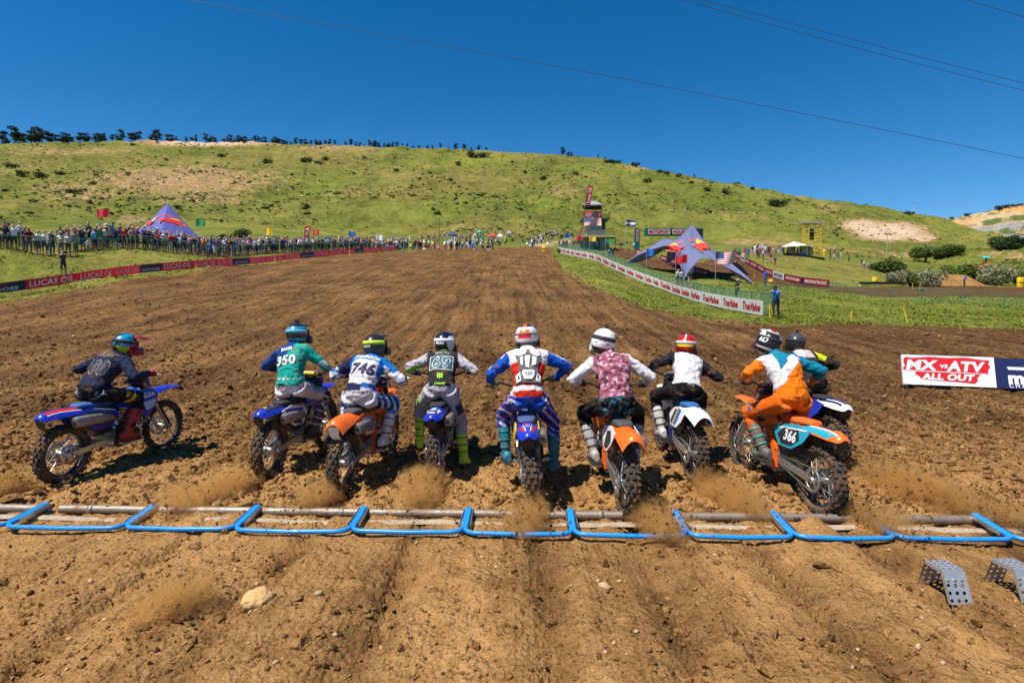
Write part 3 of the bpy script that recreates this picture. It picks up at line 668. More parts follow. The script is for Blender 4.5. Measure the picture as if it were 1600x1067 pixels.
def wheel(name, parent, loc, ro, w, rr, nk, rimcol, rear):
    key = (name, rimcol)
    if key not in _wheel_cache:
        t = MB(); hw = w / 2
        prof = [(rr, -hw*.62), (rr+.012, -hw*.8), ((rr+ro)/2, -hw), (ro-.032, -hw*.93), (ro-.014, -hw*.62), (ro-.010, 0), (ro-.014, hw*.62), (ro-.032, hw*.93), ((rr+ro)/2, hw), (rr+.012, hw*.8), (rr, hw*.62)]
        t.lathe(prof, 40)
        for k in range(nk):
            an = 2 * math.pi * k / nk; M = Matrix.Rotation(an, 3, 'X'); kl = .030 if rear else .026
            rows = ((-.3, .21, 0), (.3, .21, 0)) if k % 2 else ((0, .24, 0),)
            for fx, kw, _ in rows: t.box(M @ Vector((fx * w * .75, 0, ro - .006)), (kw * w * 1.25, kl, .024), 0, M)
            for sd in (-1, 1):
                t2 = M @ Matrix.Rotation(sd * R(48), 3, 'Y')
                if k % 2 == 0: t.box(M @ Vector((sd * hw * .82, 0, ro - .022)), (.030, kl, .026), 0, t2)
                else: t.box(M @ Vector((sd * hw * .98, 0, ro - .040)), (.022, kl * .9, .024), 0, M @ Matrix.Rotation(sd * R(70), 3, 'Y'))
        rim = MB().lathe([(rr+.004, -hw*.60), (rr-.008, -hw*.60), (rr-.016, -hw*.3), (rr-.018, hw*.3), (rr-.008, hw*.60), (rr+.004, hw*.60)], 40)
        hub = MB().lathe([(.012, -.115), (.028, -.115), (.028, -.07), (.05, -.06), (.035, -.045), (.03, 0), (.035, .045), (.05, .06), (.028, .07), (.028, .115), (.012, .115)], 16)
        sp = MB()
        for k in range(32):
            a0 = 2 * math.pi * k / 32; sd = 1 if k % 2 else -1; a1 = a0 + (.42 if (k // 2) % 2 else -.42)
            sp.tube([(sd*.052, .047*math.cos(a1), .047*math.sin(a1)), (sd*.012, (rr-.012)*math.cos(a0), (rr-.012)*math.sin(a0))], .0028, 4, cap=False)
        disc = MB(); rd = .11 if rear else .13
        disc.lathe([(rd*.72, .002), (rd, .002), (rd, -.002), (rd*.72, -.002), (rd*.72, .002)], 28)
        for k in range(6):
            a0 = k * math.pi / 3; disc.beam((0, .03*math.cos(a0), .03*math.sin(a0)), (0, rd*.78*math.cos(a0+.4), rd*.78*math.sin(a0+.4)), .004, .014)
        spr = MB()
        if rear:
            spr.lathe([(.085, .003), (.112, .003), (.112, -.003), (.085, -.003), (.085, .003)], 48)
            for k in range(48):
                a0 = 2 * math.pi * k / 48; spr.box((0, .114*math.cos(a0), .114*math.sin(a0)), (.005, .008, .007), 0, Matrix.Rotation(a0, 3, 'X'))
            for k in range(6):
                a0 = k * math.pi / 3; spr.beam((0, .03*math.cos(a0), .03*math.sin(a0)), (0, .09*math.cos(a0), .09*math.sin(a0)), .005, .016)
        _wheel_cache[key] = (t.mesh(name, RUB), rim.mesh('rim', rimcol), hub.mesh('hub', ALLOY), sp.mesh('spokes', STEEL), disc.mesh('brake_disc', STEEL), spr.mesh('sprocket', STEEL) if rear else None)
    c = _wheel_cache[key]; spin = random.uniform(0, 6.28)
    o = obj(name, c[0], parent, loc, (spin, 0, 0))
    obj('rim', c[1], o); obj('hub', c[2], o); obj('spokes', c[3], o); obj('brake_disc', c[4], o, (.085 if rear else -.085, 0, 0))
    if rear: obj('sprocket', c[5], o, (-.092, 0, 0))
    return o
def make_bike(loc, yaw, roll, label, S):
    """S: colours of the bike and its marks"""
    root = empty('dirt_bike', loc, (0, 0, 0), label, 'dirt bike', 'dirt bikes leaving the start gate')
    root.rotation_euler = (Matrix.Rotation(-yaw, 3, 'Z') @ Matrix.Rotation(roll, 3, 'Y')).to_euler()
    P = lambda k: PLAST[S[k]]
    RA, FA = Vector((0, 0, .325)), Vector((0, 1.47, .345 + S.get('lift', 0)))
    wheel('rear_wheel', root, RA, .328, .125, .245, 36, S.get('rim', BLACKM), True)
    wheel('front_wheel', root, FA, .345, .088, .275, 40, S.get('rim', BLACKM), False)
    piv = ch((0, .60, .42))
    # swingarm, chain, shock
    m = MB()
    for s in (-1, 1):
        m.beam(piv + Vector((s*.085, 0, 0)), RA + Vector((s*.082, .10, .0)), .030, .062); m.beam(RA + Vector((s*.082, .12, 0)), RA + Vector((s*.082, -.05, 0)), .026, .048)
        m.lathe([(.001, 0), (.022, 0), (.022, .012), (.001, .012)], 12, M=Matrix.Translation(RA + Vector((s*.10 - .006, 0, 0))))
    m.box(piv + Vector((0, -.10, .0)), (.15, .07, .06)); m.build('swingarm', ALLOY, root)
    m = MB(); eng = ch((-.092, .66, .43)); sp_ = RA + Vector((-.092, 0, 0))
    for z in (.112, -.112): m.beam(sp_ + Vector((0, 0, z)), eng + Vector((0, 0, z*.3)), .010, .012)
    m.build('chain', STEEL, root)
    m = MB()
    for k in range(15):
        a = ch((0, .52, .74)).lerp(piv + Vector((0, -.12, -.02)), k/14); m.lathe([(.030, -.006), (.038, 0), (.030, .006)], 10, M=Matrix.Translation(a) @ Matrix.Rotation(R(90), 4, 'Y'))
    m.tube([ch((0, .53, .80)), piv + Vector((0, -.13, -.05))], .022, 8); m.build('shock', mat('shock_spring', (.55, .5, .05), .5, dirt=.3), root)
    # frame
    m = MB()
    for s in (-1, 1):
        m.beam((s*.04, 1.10, .95), (s*.105, .92, .80), .035, .075); m.beam((s*.105, .93, .81), (s*.11, .62, .50), .032, .07); m.beam((s*.11, .63, .52), (s*.10, .60, .33), .032, .07)
        m.tube([(s*.03, 1.10, .86), (s*.05, 1.03, .55), (s*.08, .95, .33), (s*.09, .62, .31)], .018, 8)
        m.tube([(s*.08, .80, .80), (s*.075, .30, .86)], .012, 6); m.tube([(s*.095, .62, .56), (s*.075, .30, .84)], .012, 6)
    m.tube([(0, 1.13, .82), (0, 1.07, 1.0)], .035, 10); chm(m).build('frame', S['frame'], root)
    # engine
    m = MB()
    rings = lambda y0, y1, z0, z1, hw: [[Vector((x, y, z)) for (y, z) in ((y0+.03, z0), (y1-.03, z0), (y1, z0+.05), (y1, z1-.05), (y1-.03, z1), (y0+.03, z1), (y0, z1-.05), (y0, z0+.05))] for x in (-hw, hw)]
    loft(m, rings(.58, .98, .31, .53, .10), 0, False)
    m.lathe([(.001, .165), (.06, .165), (.085, .15), (.092, .10)], 20, 1, M=Matrix.Translation((0, .74, .42))); m.lathe([(.001, .14), (.04, .14), (.055, .125), (.06, .10)], 16, 1, M=Matrix.Translation((0, .88, .42)))
    m.lathe([(.065, -.10), (.06, -.135), (.045, -.145), (.001, -.145)], 18, 1, M=Matrix.Translation((0, .84, .42)))
    for k in range(5): m.box((0, .87 + k*.008, .55 + k*.035), (.155, .15, .020), 2)
    m.box((0, .92, .75), (.13, .15, .07), 0); m.box((0, .80, .30), (.20, .42, .02), 2)
    chm(m).build('engine', [ALLOY, BLACKM, ALLOY], root)
    # exhaust
    m = MB(); m.tube([(.03, .98, .66), (.07, 1.06, .60), (.13, 1.02, .52), (.155, .90, .53), (.145, .70, .60), (.135, .52, .70)], .022, 8)
    chm(m).build('exhaust_pipe', mat('heated_steel', (.33, .27, .22), .4, .85, dirt=.2), root)
    m = MB(); prof = []
    for y, z, r in ((.53, .70, .026), (.48, .72, .048), (.20, .755, .056), (.06, .77, .056), (.03, .773, .045)): prof.append(superellipse((.145, y, z), (1, 0, 0), (0, 0, 1), r*.82, r*1.15, 12, .8))
    loft(m, prof, 0); m.tube([(.145, .035, .772), (.145, .005, .775)], .022, 10, 1)
    chm(m); mf = m.build('muffler', [S.get('muffler', mat('grey_muffler', (.30, .27, .26), .45, .6, dirt=.3)), BLACKM], root)
    # airbox and inner fender
    m = MB(); loft(m, [[Vector((x, y, z)) for y, z in ((.16, .80), (.20, .70), (.42, .50), (.58, .52), (.62, .82), (.30, .86))] for x in (-.075, .075)], 0, False)
    chm(m).build('airbox', BLACKP, root)
    # seat
    m = MB(); rg = []
    for y, z, hw, d in ((.16, .925, .055, .03), (.22, .94, .085, .06), (.36, .925, .098, .075), (.55, .905, .085, .08), (.75, .905, .068, .08), (.90, .935, .055, .07), (.99, .965, .04, .045)):
        rg.append(superellipse((0, y, z - d/2), (1, 0, 0), (0, 0, 1), hw, d/2, 14, .6))
    loft(m, rg); chm(m).build('seat', S['seat'], root)
    # tank and shrouds
    m = MB(); rg = []
    for y, z, hw, d in ((.80, .86, .06, .10), (.90, .93, .10, .16), (1.00, .95, .11, .18), (1.07, .94, .07, .14)): rg.append(superellipse((0, y, z - d/2), (1, 0, 0), (0, 0, 1), hw, d/2, 12, .7))
    loft(m, rg); chm(m).build('fuel_tank', P('shroud') if S.get('tank') is None else P('tank'), root)
    for s in (-1, 1):
        pr = [(.62, .80), (.74, .90), (.95, .945), (1.13, .93), (1.22, .84), (1.19, .74), (1.08, .62), (1.00, .56), (.94, .66), (.80, .74)]
        m = MB(); out = [Vector((s*(.115 + .06*sstep(.7, 1.1, y)), y, z)) for y, z in pr]; c = Vector((s*.19, .99, .80)); n = len(pr)
        vs = out + [Vector((p.x - s*.012, p.y, p.z)) for p in out] + [c]
        fs = [(k, (k+1) % n, 2*n) for k in range(n)] + [((k+1) % n, k, n+k, n+(k+1) % n) for k in range(n)] + [tuple(n+k for k in range(n))]
        m.add(vs, fs); chm(m); so = m.build('radiator_shroud', P('shroud'), root)
        bv = bvh_of(so.data); fl = (lambda a: [(s*-1*(y-.99), z-.80) for y, z in a])
        for nm, cl, pl in S.get('shroud_marks', ()):
            decal(nm, poly2d(fl(pl)), ch((s*.2, .99, .80)), Vector((0, -s*1.0, 0)), (0, 0, 1), PLAST[cl], so, bv, .004, .06, Nrm=(s, 0, 0))
        if S.get('shroud_text') and s == S.get('shown', 1):
            decal('lettering', words2d(S['shroud_text'], .26, .045, .02), ch((s*.2, 1.0, .87)), Vector((0, s*1.0, 0)), (0, 0, 1), WHITEP, so, bv, .006, .05, Nrm=(s, 0, 0))
    m = MB()
    for s in (-1, 1): m.box((s*.13, 1.03, .74), (.035, .045, .26))
    chm(m).build('radiator', ALLOY, root)
    # side panels with number plates
    for s in (-1, 1):
        pr = [(.07, .86), (.30, .875), (.58, .80), (.64, .72), (.52, .60), (.30, .62), (.14, .73)]
        m = MB(); out = [Vector((s*(.115 + .035*sstep(.9, .65, z)), y, z)) for y, z in pr]; n = len(pr)
        m.add(out + [Vector((p.x - s*.008, p.y, p.z)) for p in out], [tuple(range(n)), tuple(range(2*n-1, n-1, -1))] + [((k+1) % n, k, n+k, n+(k+1) % n) for k in range(n)])
        chm(m); po = m.build('side_panel', P('panel'), root); bv = bvh_of(po.data); o3 = ch((s*.14, .36, .74)); U = Vector((0, s, 0))
        for nm, cl, pl in S.get('panel_marks', ()):
            decal(nm, poly2d([(s*(y-.36), z-.74) for y, z in pl]), o3, U, (0, 0, 1), PLAST[cl], po, bv, .003, .08, Nrm=(s, 0, 0))
        if S.get('number'):
            decal('number', words2d(S['number'], .20, .115, .035, .1), o3 + Vector((0, -.01, .0)), U, (0, 0, 1), PLAST[S.get('number_col', 'white')], po, bv, .007, .05, Nrm=(s, 0, 0))
    # rear fender
    def fend(secs, thick=.006):
        g = []
        for y, z, hw, drop in secs: g.append([Vector((hw*a, y, z - drop*abs(a)**2.2)) for a in (-1, -.88, -.6, -.3, 0, .3, .6, .88, 1)])
        return MB().sheet(g, 0, True, thick)
    tail = S.get('tail', 'round')
    secs = [(.42, .872, .085, .03), (.26, .892, .10, .05), (.10, .915, .108, .075), (-.04, .932, .104, .085), (-.14, .935, .096, .085), (-.21, .925, .082, .07), (-.245, .905, .060, .05), (-.255, .885, .035, .02)] if tail == 'round' else \
           [(.42, .872, .085, .03), (.26, .892, .105, .05), (.10, .918, .118, .08), (-.06, .938, .12, .10), (-.19, .940, .112, .12), (-.235, .925, .105, .12), (-.25, .895, .10, .10)]
    m = chm(fend(secs)); ro = m.build('rear_fender', P('fender'), root); bv = bvh_of(ro.data)
    for nm, cl, pl in S.get('fender_marks', ()):
        decal(nm, poly2d(pl), ch((0, 0, .93)), (1, 0, 0), Vector((0, -.35, 1)).normalized() if False else (0, 1, 0), PLAST[cl], ro, bv, .004, .05, Nrm=(0, -.25, 1))
    m = MB().sheet([[(-.055, -.235, .87), (0, -.24, .875), (.055, -.235, .87)], [(-.05, -.215, .78), (0, -.22, .78), (.05, -.215, .78)], [(-.04, -.13, .70), (0, -.13, .70), (.04, -.13, .70)]], 0, True, .005)
    if S.get('flap', True): chm(m).build('mud_flap', P('flapcol') if 'flapcol' in S else BLACKP, root)
    # forks, triple clamp, guards
    top = ch((0, 1.055, 1.045)); m = MB(); lo_ = MB(); gd = MB()
    for s in (-1, 1):
        a, b = top + Vector((s*.098, 0, 0)), FA + Vector((s*.098, -.02, .0)); mid = a.lerp(b, .50)
        fk = MB().tube([a, mid], .029, 10).build('fork_tube', S.get('fork', BLACKM), root)
        MB().tube([mid.lerp(a, .02), b], .023, 10).build('slider', ALLOY, fk)
        MB().sheet([[mid.lerp(b, t) + Vector((s*.012 + x*.032, .045 - abs(x)*.02, 0)) for x in (-1, 0, 1)] for t in (.08, .5, .95)], 0, True, .004).build('fork_guard', P('guard'), fk)
    for t, w in ((.02, .26), (.26, .25)):
        c = top.lerp(FA, t); lo_.box(c + Vector((0, -.01, 0)), (w, .075, .035), 0, Matrix.Rotation(R(27), 3, 'X'))
    lo_.build('triple_clamp', S.get('clamp', BLACKM), root)
    fsec = [(1.10, .79, .05, .02), (1.18, .835, .075, .035), (1.32, .868, .09, .05), (1.48, .875, .085, .045), (1.62, .862, .068, .04), (1.76, .83, .045, .02), (1.83, .80, .02, .0)]
    m = MB(); g = [[Vector((hw*a, y, z - d*abs(a)**2)) for a in (-1, -.75, -.4, 0, .4, .75, 1)] for y, z, hw, d in fsec]; m.sheet(g, 0, True, .005); chm(m).build('front_fender', P('front'), root)
    m = MB(); g = [[Vector((a*w, 1.165 + .03*(1-a*a) + (z-1.0)*-.35, z)) for a in (-1, -.5, 0, .5, 1)] for z, w in ((.88, .06), (.96, .105), (1.06, .115), (1.12, .09))]; m.sheet(g, 0, True, .005); chm(m).build('number_plate', P('plate'), root)
    # handlebar
    m = MB(); h = ch((0, 1.0, 1.0)); pts = [ch(p) for p in ((-.41, .94, 1.150), (-.26, .965, 1.158), (-.13, 1.02, 1.098), (0, 1.03, 1.092), (.13, 1.02, 1.098), (.26, .965, 1.158), (.41, .94, 1.150))]
    bar = MB().tube([p for a, b in zip(pts, pts[1:]) for p in (a, a.lerp(b, .5))] + [pts[-1]], .0125, 8)
    for s in (-1, 1): bar.beam(ch((s*.05, 1.045, 1.03)), ch((s*.05, 1.035, 1.10)), .035, .035)
    hb = bar.build('handlebar', S.get('bar', BLACKM), root)
    pad = MB(); loft(pad, [superellipse(ch((x, 1.02, 1.115)), (0, 1, 0), (0, 0, 1), .032, .026, 10, .7) for x in (-.115, -.10, .10, .115)]); pad.build('bar_pad', P('pad'), hb)
    for s in (-1, 1):
        MB().tube([ch((s*.275, .962, 1.158)), ch((s*.415, .938, 1.150))], .0175, 10).build('grip', S.get('gripm', BLACKP), hb)
        MB().tube([ch((s*.25, .975, 1.15)), ch((s*.27, 1.03, 1.15)), ch((s*.40, 1.02, 1.135)), ch((s*.43, 1.012, 1.13))], .006, 6).build('lever', ALLOY, hb)
    for s in (-1, 1):
        MB().box(ch((s*.19, .62, .355)), (.11, .055, .022)).build('foot_peg', STEEL, root)
    return root
GRIP = lambda s: ch((s*.345, .950, 1.154))
PEG = lambda s: ch((s*.20, .62, .37))
# ------------------------------------------------------------------ riders
def ik(a, c, l1, l2, hint):
    a, c, hint = Vector(a), Vector(c), Vector(hint); d = c - a; L = min(d.length, (l1 + l2) * .995); d.normalize()
    x = (l1*l1 - l2*l2 + L*L) / (2*L); h = math.sqrt(max(0, l1*l1 - x*x)); p = hint - d * hint.dot(d)
    p = p.normalized() if p.length > 1e-6 else d.orthogonal().normalized()
    return a + d * x + p * h, a + d * L
def remesh(mb, vox, smooth=3):
    me = mb.mesh('body_source', [BLACKP]); o = bpy.data.objects.new('body_source', me); COL.objects.link(o)
    r = o.modifiers.new('r', 'REMESH'); r.mode = 'VOXEL'; r.voxel_size = vox; r.use_smooth_shade = True
    s = o.modifiers.new('s', 'SMOOTH'); s.iterations = smooth; s.factor = .5
    out = bpy.data.meshes.new_from_object(o.evaluated_get(bpy.context.evaluated_depsgraph_get()))
    bpy.data.objects.remove(o); bpy.data.meshes.remove(me)
    return out
def seg_param(P, a, b):
    a, b = np.array(a), np.array(b); d = b - a; t = np.clip((P - a) @ d / (d @ d), 0, 1)
    return t, np.linalg.norm(P - (a + t[:, None] * d), axis=1)
CLOTH = vcol_mat('riding_kit', .85, .2, .5, 20, .32, .14)
SHELL = vcol_mat('helmet_shell', .28, .5, 0, 40, .06, .04)
SKIN = mat('skin', (.42, .22, .14), .6, noise=.1)
LENS = mat('goggle_lens', (.03, .03, .05), .1, .3)
BOOTW = mat('boot_leather', (.6, .6, .6), .5, dirt=.3)
def bootmats(c): return mat('boot_%d_%d_%d' % tuple(int(q * 255) for q in c), c, .5, noise=.15, dirt=.45, bump=.2)
def sphere_mesh(name, fn, col, nu=56, nv=36):
    V, C = [], []
    for j in range(nv + 1):
        th = math.pi * j / nv
        for i in range(nu):
            ph = 2 * math.pi * i / nu; d = np.array((math.sin(th) * math.sin(ph), math.sin(th) * math.cos(ph), math.cos(th))); V.append(fn(d)); C.append(col(d))
    F = [(j*nu+i, (j+1)*nu+i, (j+1)*nu+(i+1) % nu, j*nu+(i+1) % nu) for j in range(nv) for i in range(nu)]
    return np_mesh(name, V, F, [SHELL], True, vcol=C)
def helmet(parent, center, yaw, pitch, roll, col, strap, visor, camera=False, chin=(.03,.03,.03), mark=None, sh_=.022):
    """open-face motocross helmet: shell, chin bar, peak, goggles and strap"""
    def shape(d):
        x, y, z = d
        r = np.array((.126 * x, (.150 if y < 0 else .138) * y, .142 * z if z > 0 else .150 * z))
        if z < -.5: r *= 1 - .25 * (-.5 - z)
        if y > .35 and -.75 < z < .42: r[1] = min(r[1], .085)                    # eye port
        if z < -.55: r[2] = max(r[2], -.118)
        return r
    h = obj('helmet', sphere_mesh('helmet', shape, col), parent, center, (pitch, roll, yaw))
    c = MB(); rg = []
    for k in range(13):
        w = math.pi * (k / 12) ; x, y = .122 * math.cos(w), .055 + .150 * math.sin(w) ** .8; hh = .042 + .008 * math.sin(w)
        n = Vector((math.cos(w), math.sin(w), 0)); rg.append(superellipse((x, y, -.085 + .012 * math.sin(w)), n, (0, 0, 1), .016, hh, 8, .7))
    loft(c, rg); c.build('chin_bar', mat('chin_%.2f_%.2f_%.2f' % chin, chin, .3, dirt=.1), h)
    g = [[(a * w, y, z - abs(a) ** 2 * .022) for a in (-1, -.6, -.2, .2, .6, 1)] for y, z, w in ((.055, .112, .085), (.12, .125, .098), (.20, .120, .095), (.27, .105, .07))]
    MB().sheet(g, 0, True, .006).build('visor', visor, h)
    MB().sheet([[(a * .098, .098 + .025 * (1 - a * a), z) for a in (-1, -.5, 0, .5, 1)] for z in (-.035, .01, .05)], 0, True, .012).build('goggles', LENS, h)
    s = MB(); rg = []
    for k in range(29):
        w = math.pi * (-.08 + 1.16 * k / 28); d = np.array((math.cos(w), -math.sin(w) if True else 0, 0.22 + .10 * math.sin(w)))
        d = d / np.linalg.norm(d); p = np.array((.1285 * d[0], (.153 if d[1] < 0 else .140) * d[1], .145 * d[2])); t = Vector(p).normalized()
        rg.append([Vector(p) + Vector((0, 0, q)) + Vector((t.x, t.y, 0)) * e for q, e in ((-sh_, .0), (-sh_, .003), (sh_, -.003), (sh_, -.008))])
    loft(s, rg, cap=False); s.build('goggle_strap', strap, h)
    MB().lathe([(.098, 0), (.108, .008), (.108, .02), (.095, .028)], 24, M=Matrix.Translation((0, -.012, -.125)) @ Matrix.Rotation(R(90), 4, 'Y')).build('neck_roll', BLACKP, h)
    if camera:
        k = MB(); k.box((0, .0, .165), (.042, .03, .036)); k.box((0, 0, .143), (.03, .03, .014)); k.build('camera', BLACKP, h)
    if mark:
        decal('lettering', words2d(mark[0], mark[3], mark[4], .03, .2), mark[1], mark[2], (0, 0, 1), mark[5], h, bvh_of(h.data), .003, .03)
    return h
def hand(name, parent, g, s, wrist, m):
    """gloved hand closed round a grip: palm, four curled fingers and a thumb"""
    b = MB(); g = Vector(g); w = Vector(wrist); kn = g + Vector((0, .016, .032))
    loft(b, [superellipse(w, (1, 0, 0), (0, .4, 1), .034, .027, 10, .8), superellipse(w.lerp(kn, .45), (1, 0, 0), (0, .4, 1), .045, .022, 10, .7), superellipse(kn, (1, 0, 0), (0, -.5, 1), .044, .016, 10, .7)])
    for k, L in enumerate((.9, 1.0, .95, .78)):
        x = s * (.034 - .0225 * k) if True else 0; pts = []
        for q in range(7):
            an = R(80 - 215 * L * q / 6); rr = .031 - .001 * q; pts.append(g + Vector((-x * 1.0, math.cos(an) * rr, math.sin(an) * rr)))
        b.tube(pts, [.0115, .0115, .011, .0105, .0105, .010, .008], 7)
    b.tube([w.lerp(kn, .35) + Vector((-s*.03, 0, -.008)), g + Vector((-s*.052, -.012, -.006)), g + Vector((-s*.05, .012, -.026)), g + Vector((-s*.042, .028, -.020))], [.015, .013, .011, .009], 7)
    return b.build(name, m, parent)
def boot(parent, knee, ankle, toe_dir, cols):
    """tall riding boot: shaft, ankle, foot, sole and buckle straps"""
    k, a = Vector(knee), Vector(ankle); f = Vector(toe_dir).normalized(); sh = (k - a).normalized(); top = a + sh * min(.30, (k-a).length * .75)
    lat = f.cross(sh).normalized(); up = lat.cross(f).normalized()
    b = MB(); rg = []
    for t, rx, ry in ((1.02, .062, .07), (.98, .066, .074), (.6, .060, .068), (.25, .050, .056), (.02, .046, .056)): rg.append(superellipse(a.lerp(top, t), lat, f - sh * f.dot(sh), rx, ry, 14, .85))
    loft(b, rg, 0)
    rg = []
    for y, z, rx, rz in ((-.085, -.03, .030, .035), (-.07, -.012, .042, .058), (0, -.012, .047, .062), (.07, -.028, .048, .046), (.13, -.040, .046, .034), (.175, -.046, .034, .026), (.19, -.050, .015, .014)): rg.append(superellipse(a + f * y + up * z, lat, up, rx, rz, 12, .8))
    loft(b, rg, 0)
    for t in (.85, .55, .28):
        c = a.lerp(top, t); rr = .066 - (1 - t) * .014
        loft(b, [superellipse(c + sh * q, lat, f - sh * f.dot(sh), rr + e, rr * 1.13 + e, 14, .85) for q, e in ((-.007, .0), (-.006, .004), (.006, .004), (.007, .0))], 1)
    loft(b, [superellipse(a + f * .09 + up * -.022 + f * q, lat, up, .051, .054, 12, .8) for q in (-.006, .006)], 1)
    plate = [superellipse(a.lerp(top, t) + (f - sh * f.dot(sh)).normalized() * .052, lat, sh, .03, .03, 8) for t in (.35, .8)]
    loft(b, [superellipse(a.lerp(top, t) + (f - sh * f.dot(sh)).normalized() * (.030 + .016 * t), lat, (f - sh * f.dot(sh)).normalized(), .040, .032, 10, .7) for t in (.32, .55, .8, .96)], 2)
    o = b.build('boot', cols, parent)
    s = MB(); loft(s, [superellipse(a + f * y + up * -.078, lat, f, .043 * w, .012, 8, .6) for y, w in ()] or [[a + f * y + lat * x + up * z for x, y in ((-.036,-.09),(.036,-.09),(.046,.0),(.05,.10),(.036,.18),(-.036,.18),(-.05,.10),(-.046,.0))] for z in (-.092, -.066)], 0, False)
    s.build('sole', mat('boot_sole', (.05, .04, .035), .9, dirt=.4), o)
    return o
def make_rider(bike, label, hip, pitch, rollt, K, feet=(None, None), elbow=((-.9, -.25, .35), (.9, -.25, .35)), head=(0, 0, 0), headoff=(0, 0, 0), hands=(True, True), size=1.0, arms=(.30, .275)):
    """K: 'kit' colour function and the colours of helmet, gloves, boots"""
    H = Vector(hip); b = MB()
    def dirn(p, r): return (Matrix.Rotation(r, 3, 'Y') @ Vector((0, math.sin(p), math.cos(p)))).normalized()
    d0, d1, d2 = dirn(pitch - R(16), rollt * .6), dirn(pitch, rollt), dirn(pitch + R(16), rollt * 1.15)
    L = .52 * size; sp = [H - d0 * .07, H, H + d0 * L * .33, H + d0 * L * .33 + d1 * L * .34, H + d0 * L * .33 + d1 * L * .34 + d2 * L * .33]
    lat = Vector((math.cos(rollt), 0, -math.sin(rollt)))
    if 'twist' in K: lat = Matrix.Rotation(K['twist'], 3, 'Z') @ lat
    def spine(t):
        t = max(0.0, min(.9999, t)) * 3 + 1; i = int(t); return sp[i].lerp(sp[i+1], t - i), (sp[min(i+1, 4)] - sp[i]).normalized()
    rg = []
    for t, hw, hd in ((-.17, .10, .09), (-.08, .150, .125), (.02, .172, .138), (.14, .165, .130), (.28, .152, .118), (.45, .164, .122), (.62, .185, .128), (.78, .196, .126), (.88, .182, .110), (.95, .125, .088), (1.0, .080, .075)):
        if t < 0: c, tg = H + d0 * (L * t), d0
        else: c, tg = spine(t)
        fwd = lat.cross(tg).normalized() * -1
        rg.append(superellipse(c, lat, fwd, hw * size, hd * size, 18, .86))
    loft(b, rg)
    nb = spine(1.0)[0]; hc = nb + Vector((0, .075, .150)) + Vector(headoff)
    b.tube([nb - d2 * .05, nb.lerp(hc, .5), hc], [.075, .068, .07], 12)
    segs = [('torso', 0, sp[1], sp[2], .16), ('torso', 0, sp[2], sp[3], .16), ('torso', 0, sp[3], sp[4], .16), ('torso', 0, sp[0], sp[1], .16), ('neck', 0, nb, hc, .07)]
    joints = {}
    for i, s in enumerate((-1, 1)):
        sh, _ = spine(.84); sh = sh + lat * s * .163 * size; g = GRIP(s)
        wr = g + Vector((s * .012, -.062, .020)) if hands[i] is True else Vector(hands[i])
        el, wr = ik(sh, wr, arms[0] * size, arms[1] * size, elbow[i])
        b.tube([sh - lat * s * .06, sh, sh.lerp(el, .3), sh.lerp(el, .7), el, el.lerp(wr, .3), el.lerp(wr, .75), wr], [q * size for q in (.085, .082, .070, .060, .056, .056, .044, .034)], 12)
        segs += [('ua', s, sh, el, .062), ('fa', s, el, wr, .048)]
        joints['w', s] = wr
        hp = H + lat * s * .088 + d0 * -.03
        fpos, fdir = feet[i] if feet[i] else (PEG(s) + Vector((s * .02, .01, .105)), (s * .12, 1, -.08))
        an = Vector(fpos); kn, an = ik(hp, an, .445 * size, .445 * size, (s * .55, 1, .25))
        b.tube([hp - Vector((0, .02, -.02)), hp, hp.lerp(kn, .4), kn, kn.lerp(an, .25), kn.lerp(an, .6), kn.lerp(an, .9)], [q * size for q in (.115, .112, .092, .078, .072, .058, .045)], 14)
        segs += [('th', s, hp, kn, .095), ('sh', s, kn, an, .06)]
        joints['k', s], joints['a', s], joints['f', s] = kn, an, fdir
    me = remesh(b, .0125, 4); n = len(me.vertices); P = np.empty(n * 3); me.vertices.foreach_get('co', P); P = P.reshape(-1, 3)
    Nn = np.empty(n * 3); me.vertices.foreach_get('normal', Nn); Nn = Nn.reshape(-1, 3)
    best = np.full(n, 1e9); which = np.zeros(n, int); tt = np.zeros(n)
    for k, (nm, s, a, c, r) in enumerate(segs):
        t, d = seg_param(P, a, c); d = d / r; q = d < best; best[q] = d[q]; which[q] = k; tt[q] = t[q]
    # folds of the cloth
    cw = np.array([.25 if segs[k][0] == 'torso' and k in (1, 2) else 1.0 for k in which])
    arm = np.array([segs[k][0] in ('ua', 'fa') for k in which]); leg = np.array([segs[k][0] in ('th', 'sh') for k in which])
    u, v = P[:, 0] * 13 + P[:, 1] * 4, P[:, 2] * 15 + P[:, 1] * 9
    fold = 1 - np.abs(perlin(u * .6, v * .75, K.get('seed', 1))) * 2; fold2 = perlin(u * 1.7, v * 1.5, K.get('seed', 1) + 4); w_ = u * .55 + v * .5 + 1.5 * fold2; crease = np.clip(1 - np.abs(perlin(w_ * .9, v * .35, K.get('seed', 1) + 8)) * 4, 0, 1)
    P = P + Nn * (.010 * np.clip(fold, -.2, 1) + .004 * fold2 - .003 - .008 * crease * cw)[:, None]
    me.vertices.foreach_set('co', P.ravel())
    SPt = np.array([0, .0, .33, .67]); C = np.zeros((n, 4), np.float32); C[:, 3] = 1; la, ba = np.array(lat), None
    nz1, nz2 = fbm(P[:, 0] * 16, P[:, 2] * 16 + P[:, 1] * 9, 5, 3), fbm(P[:, 0] * 22 + 9, P[:, 2] * 22 + P[:, 1] * 13, 15, 2)
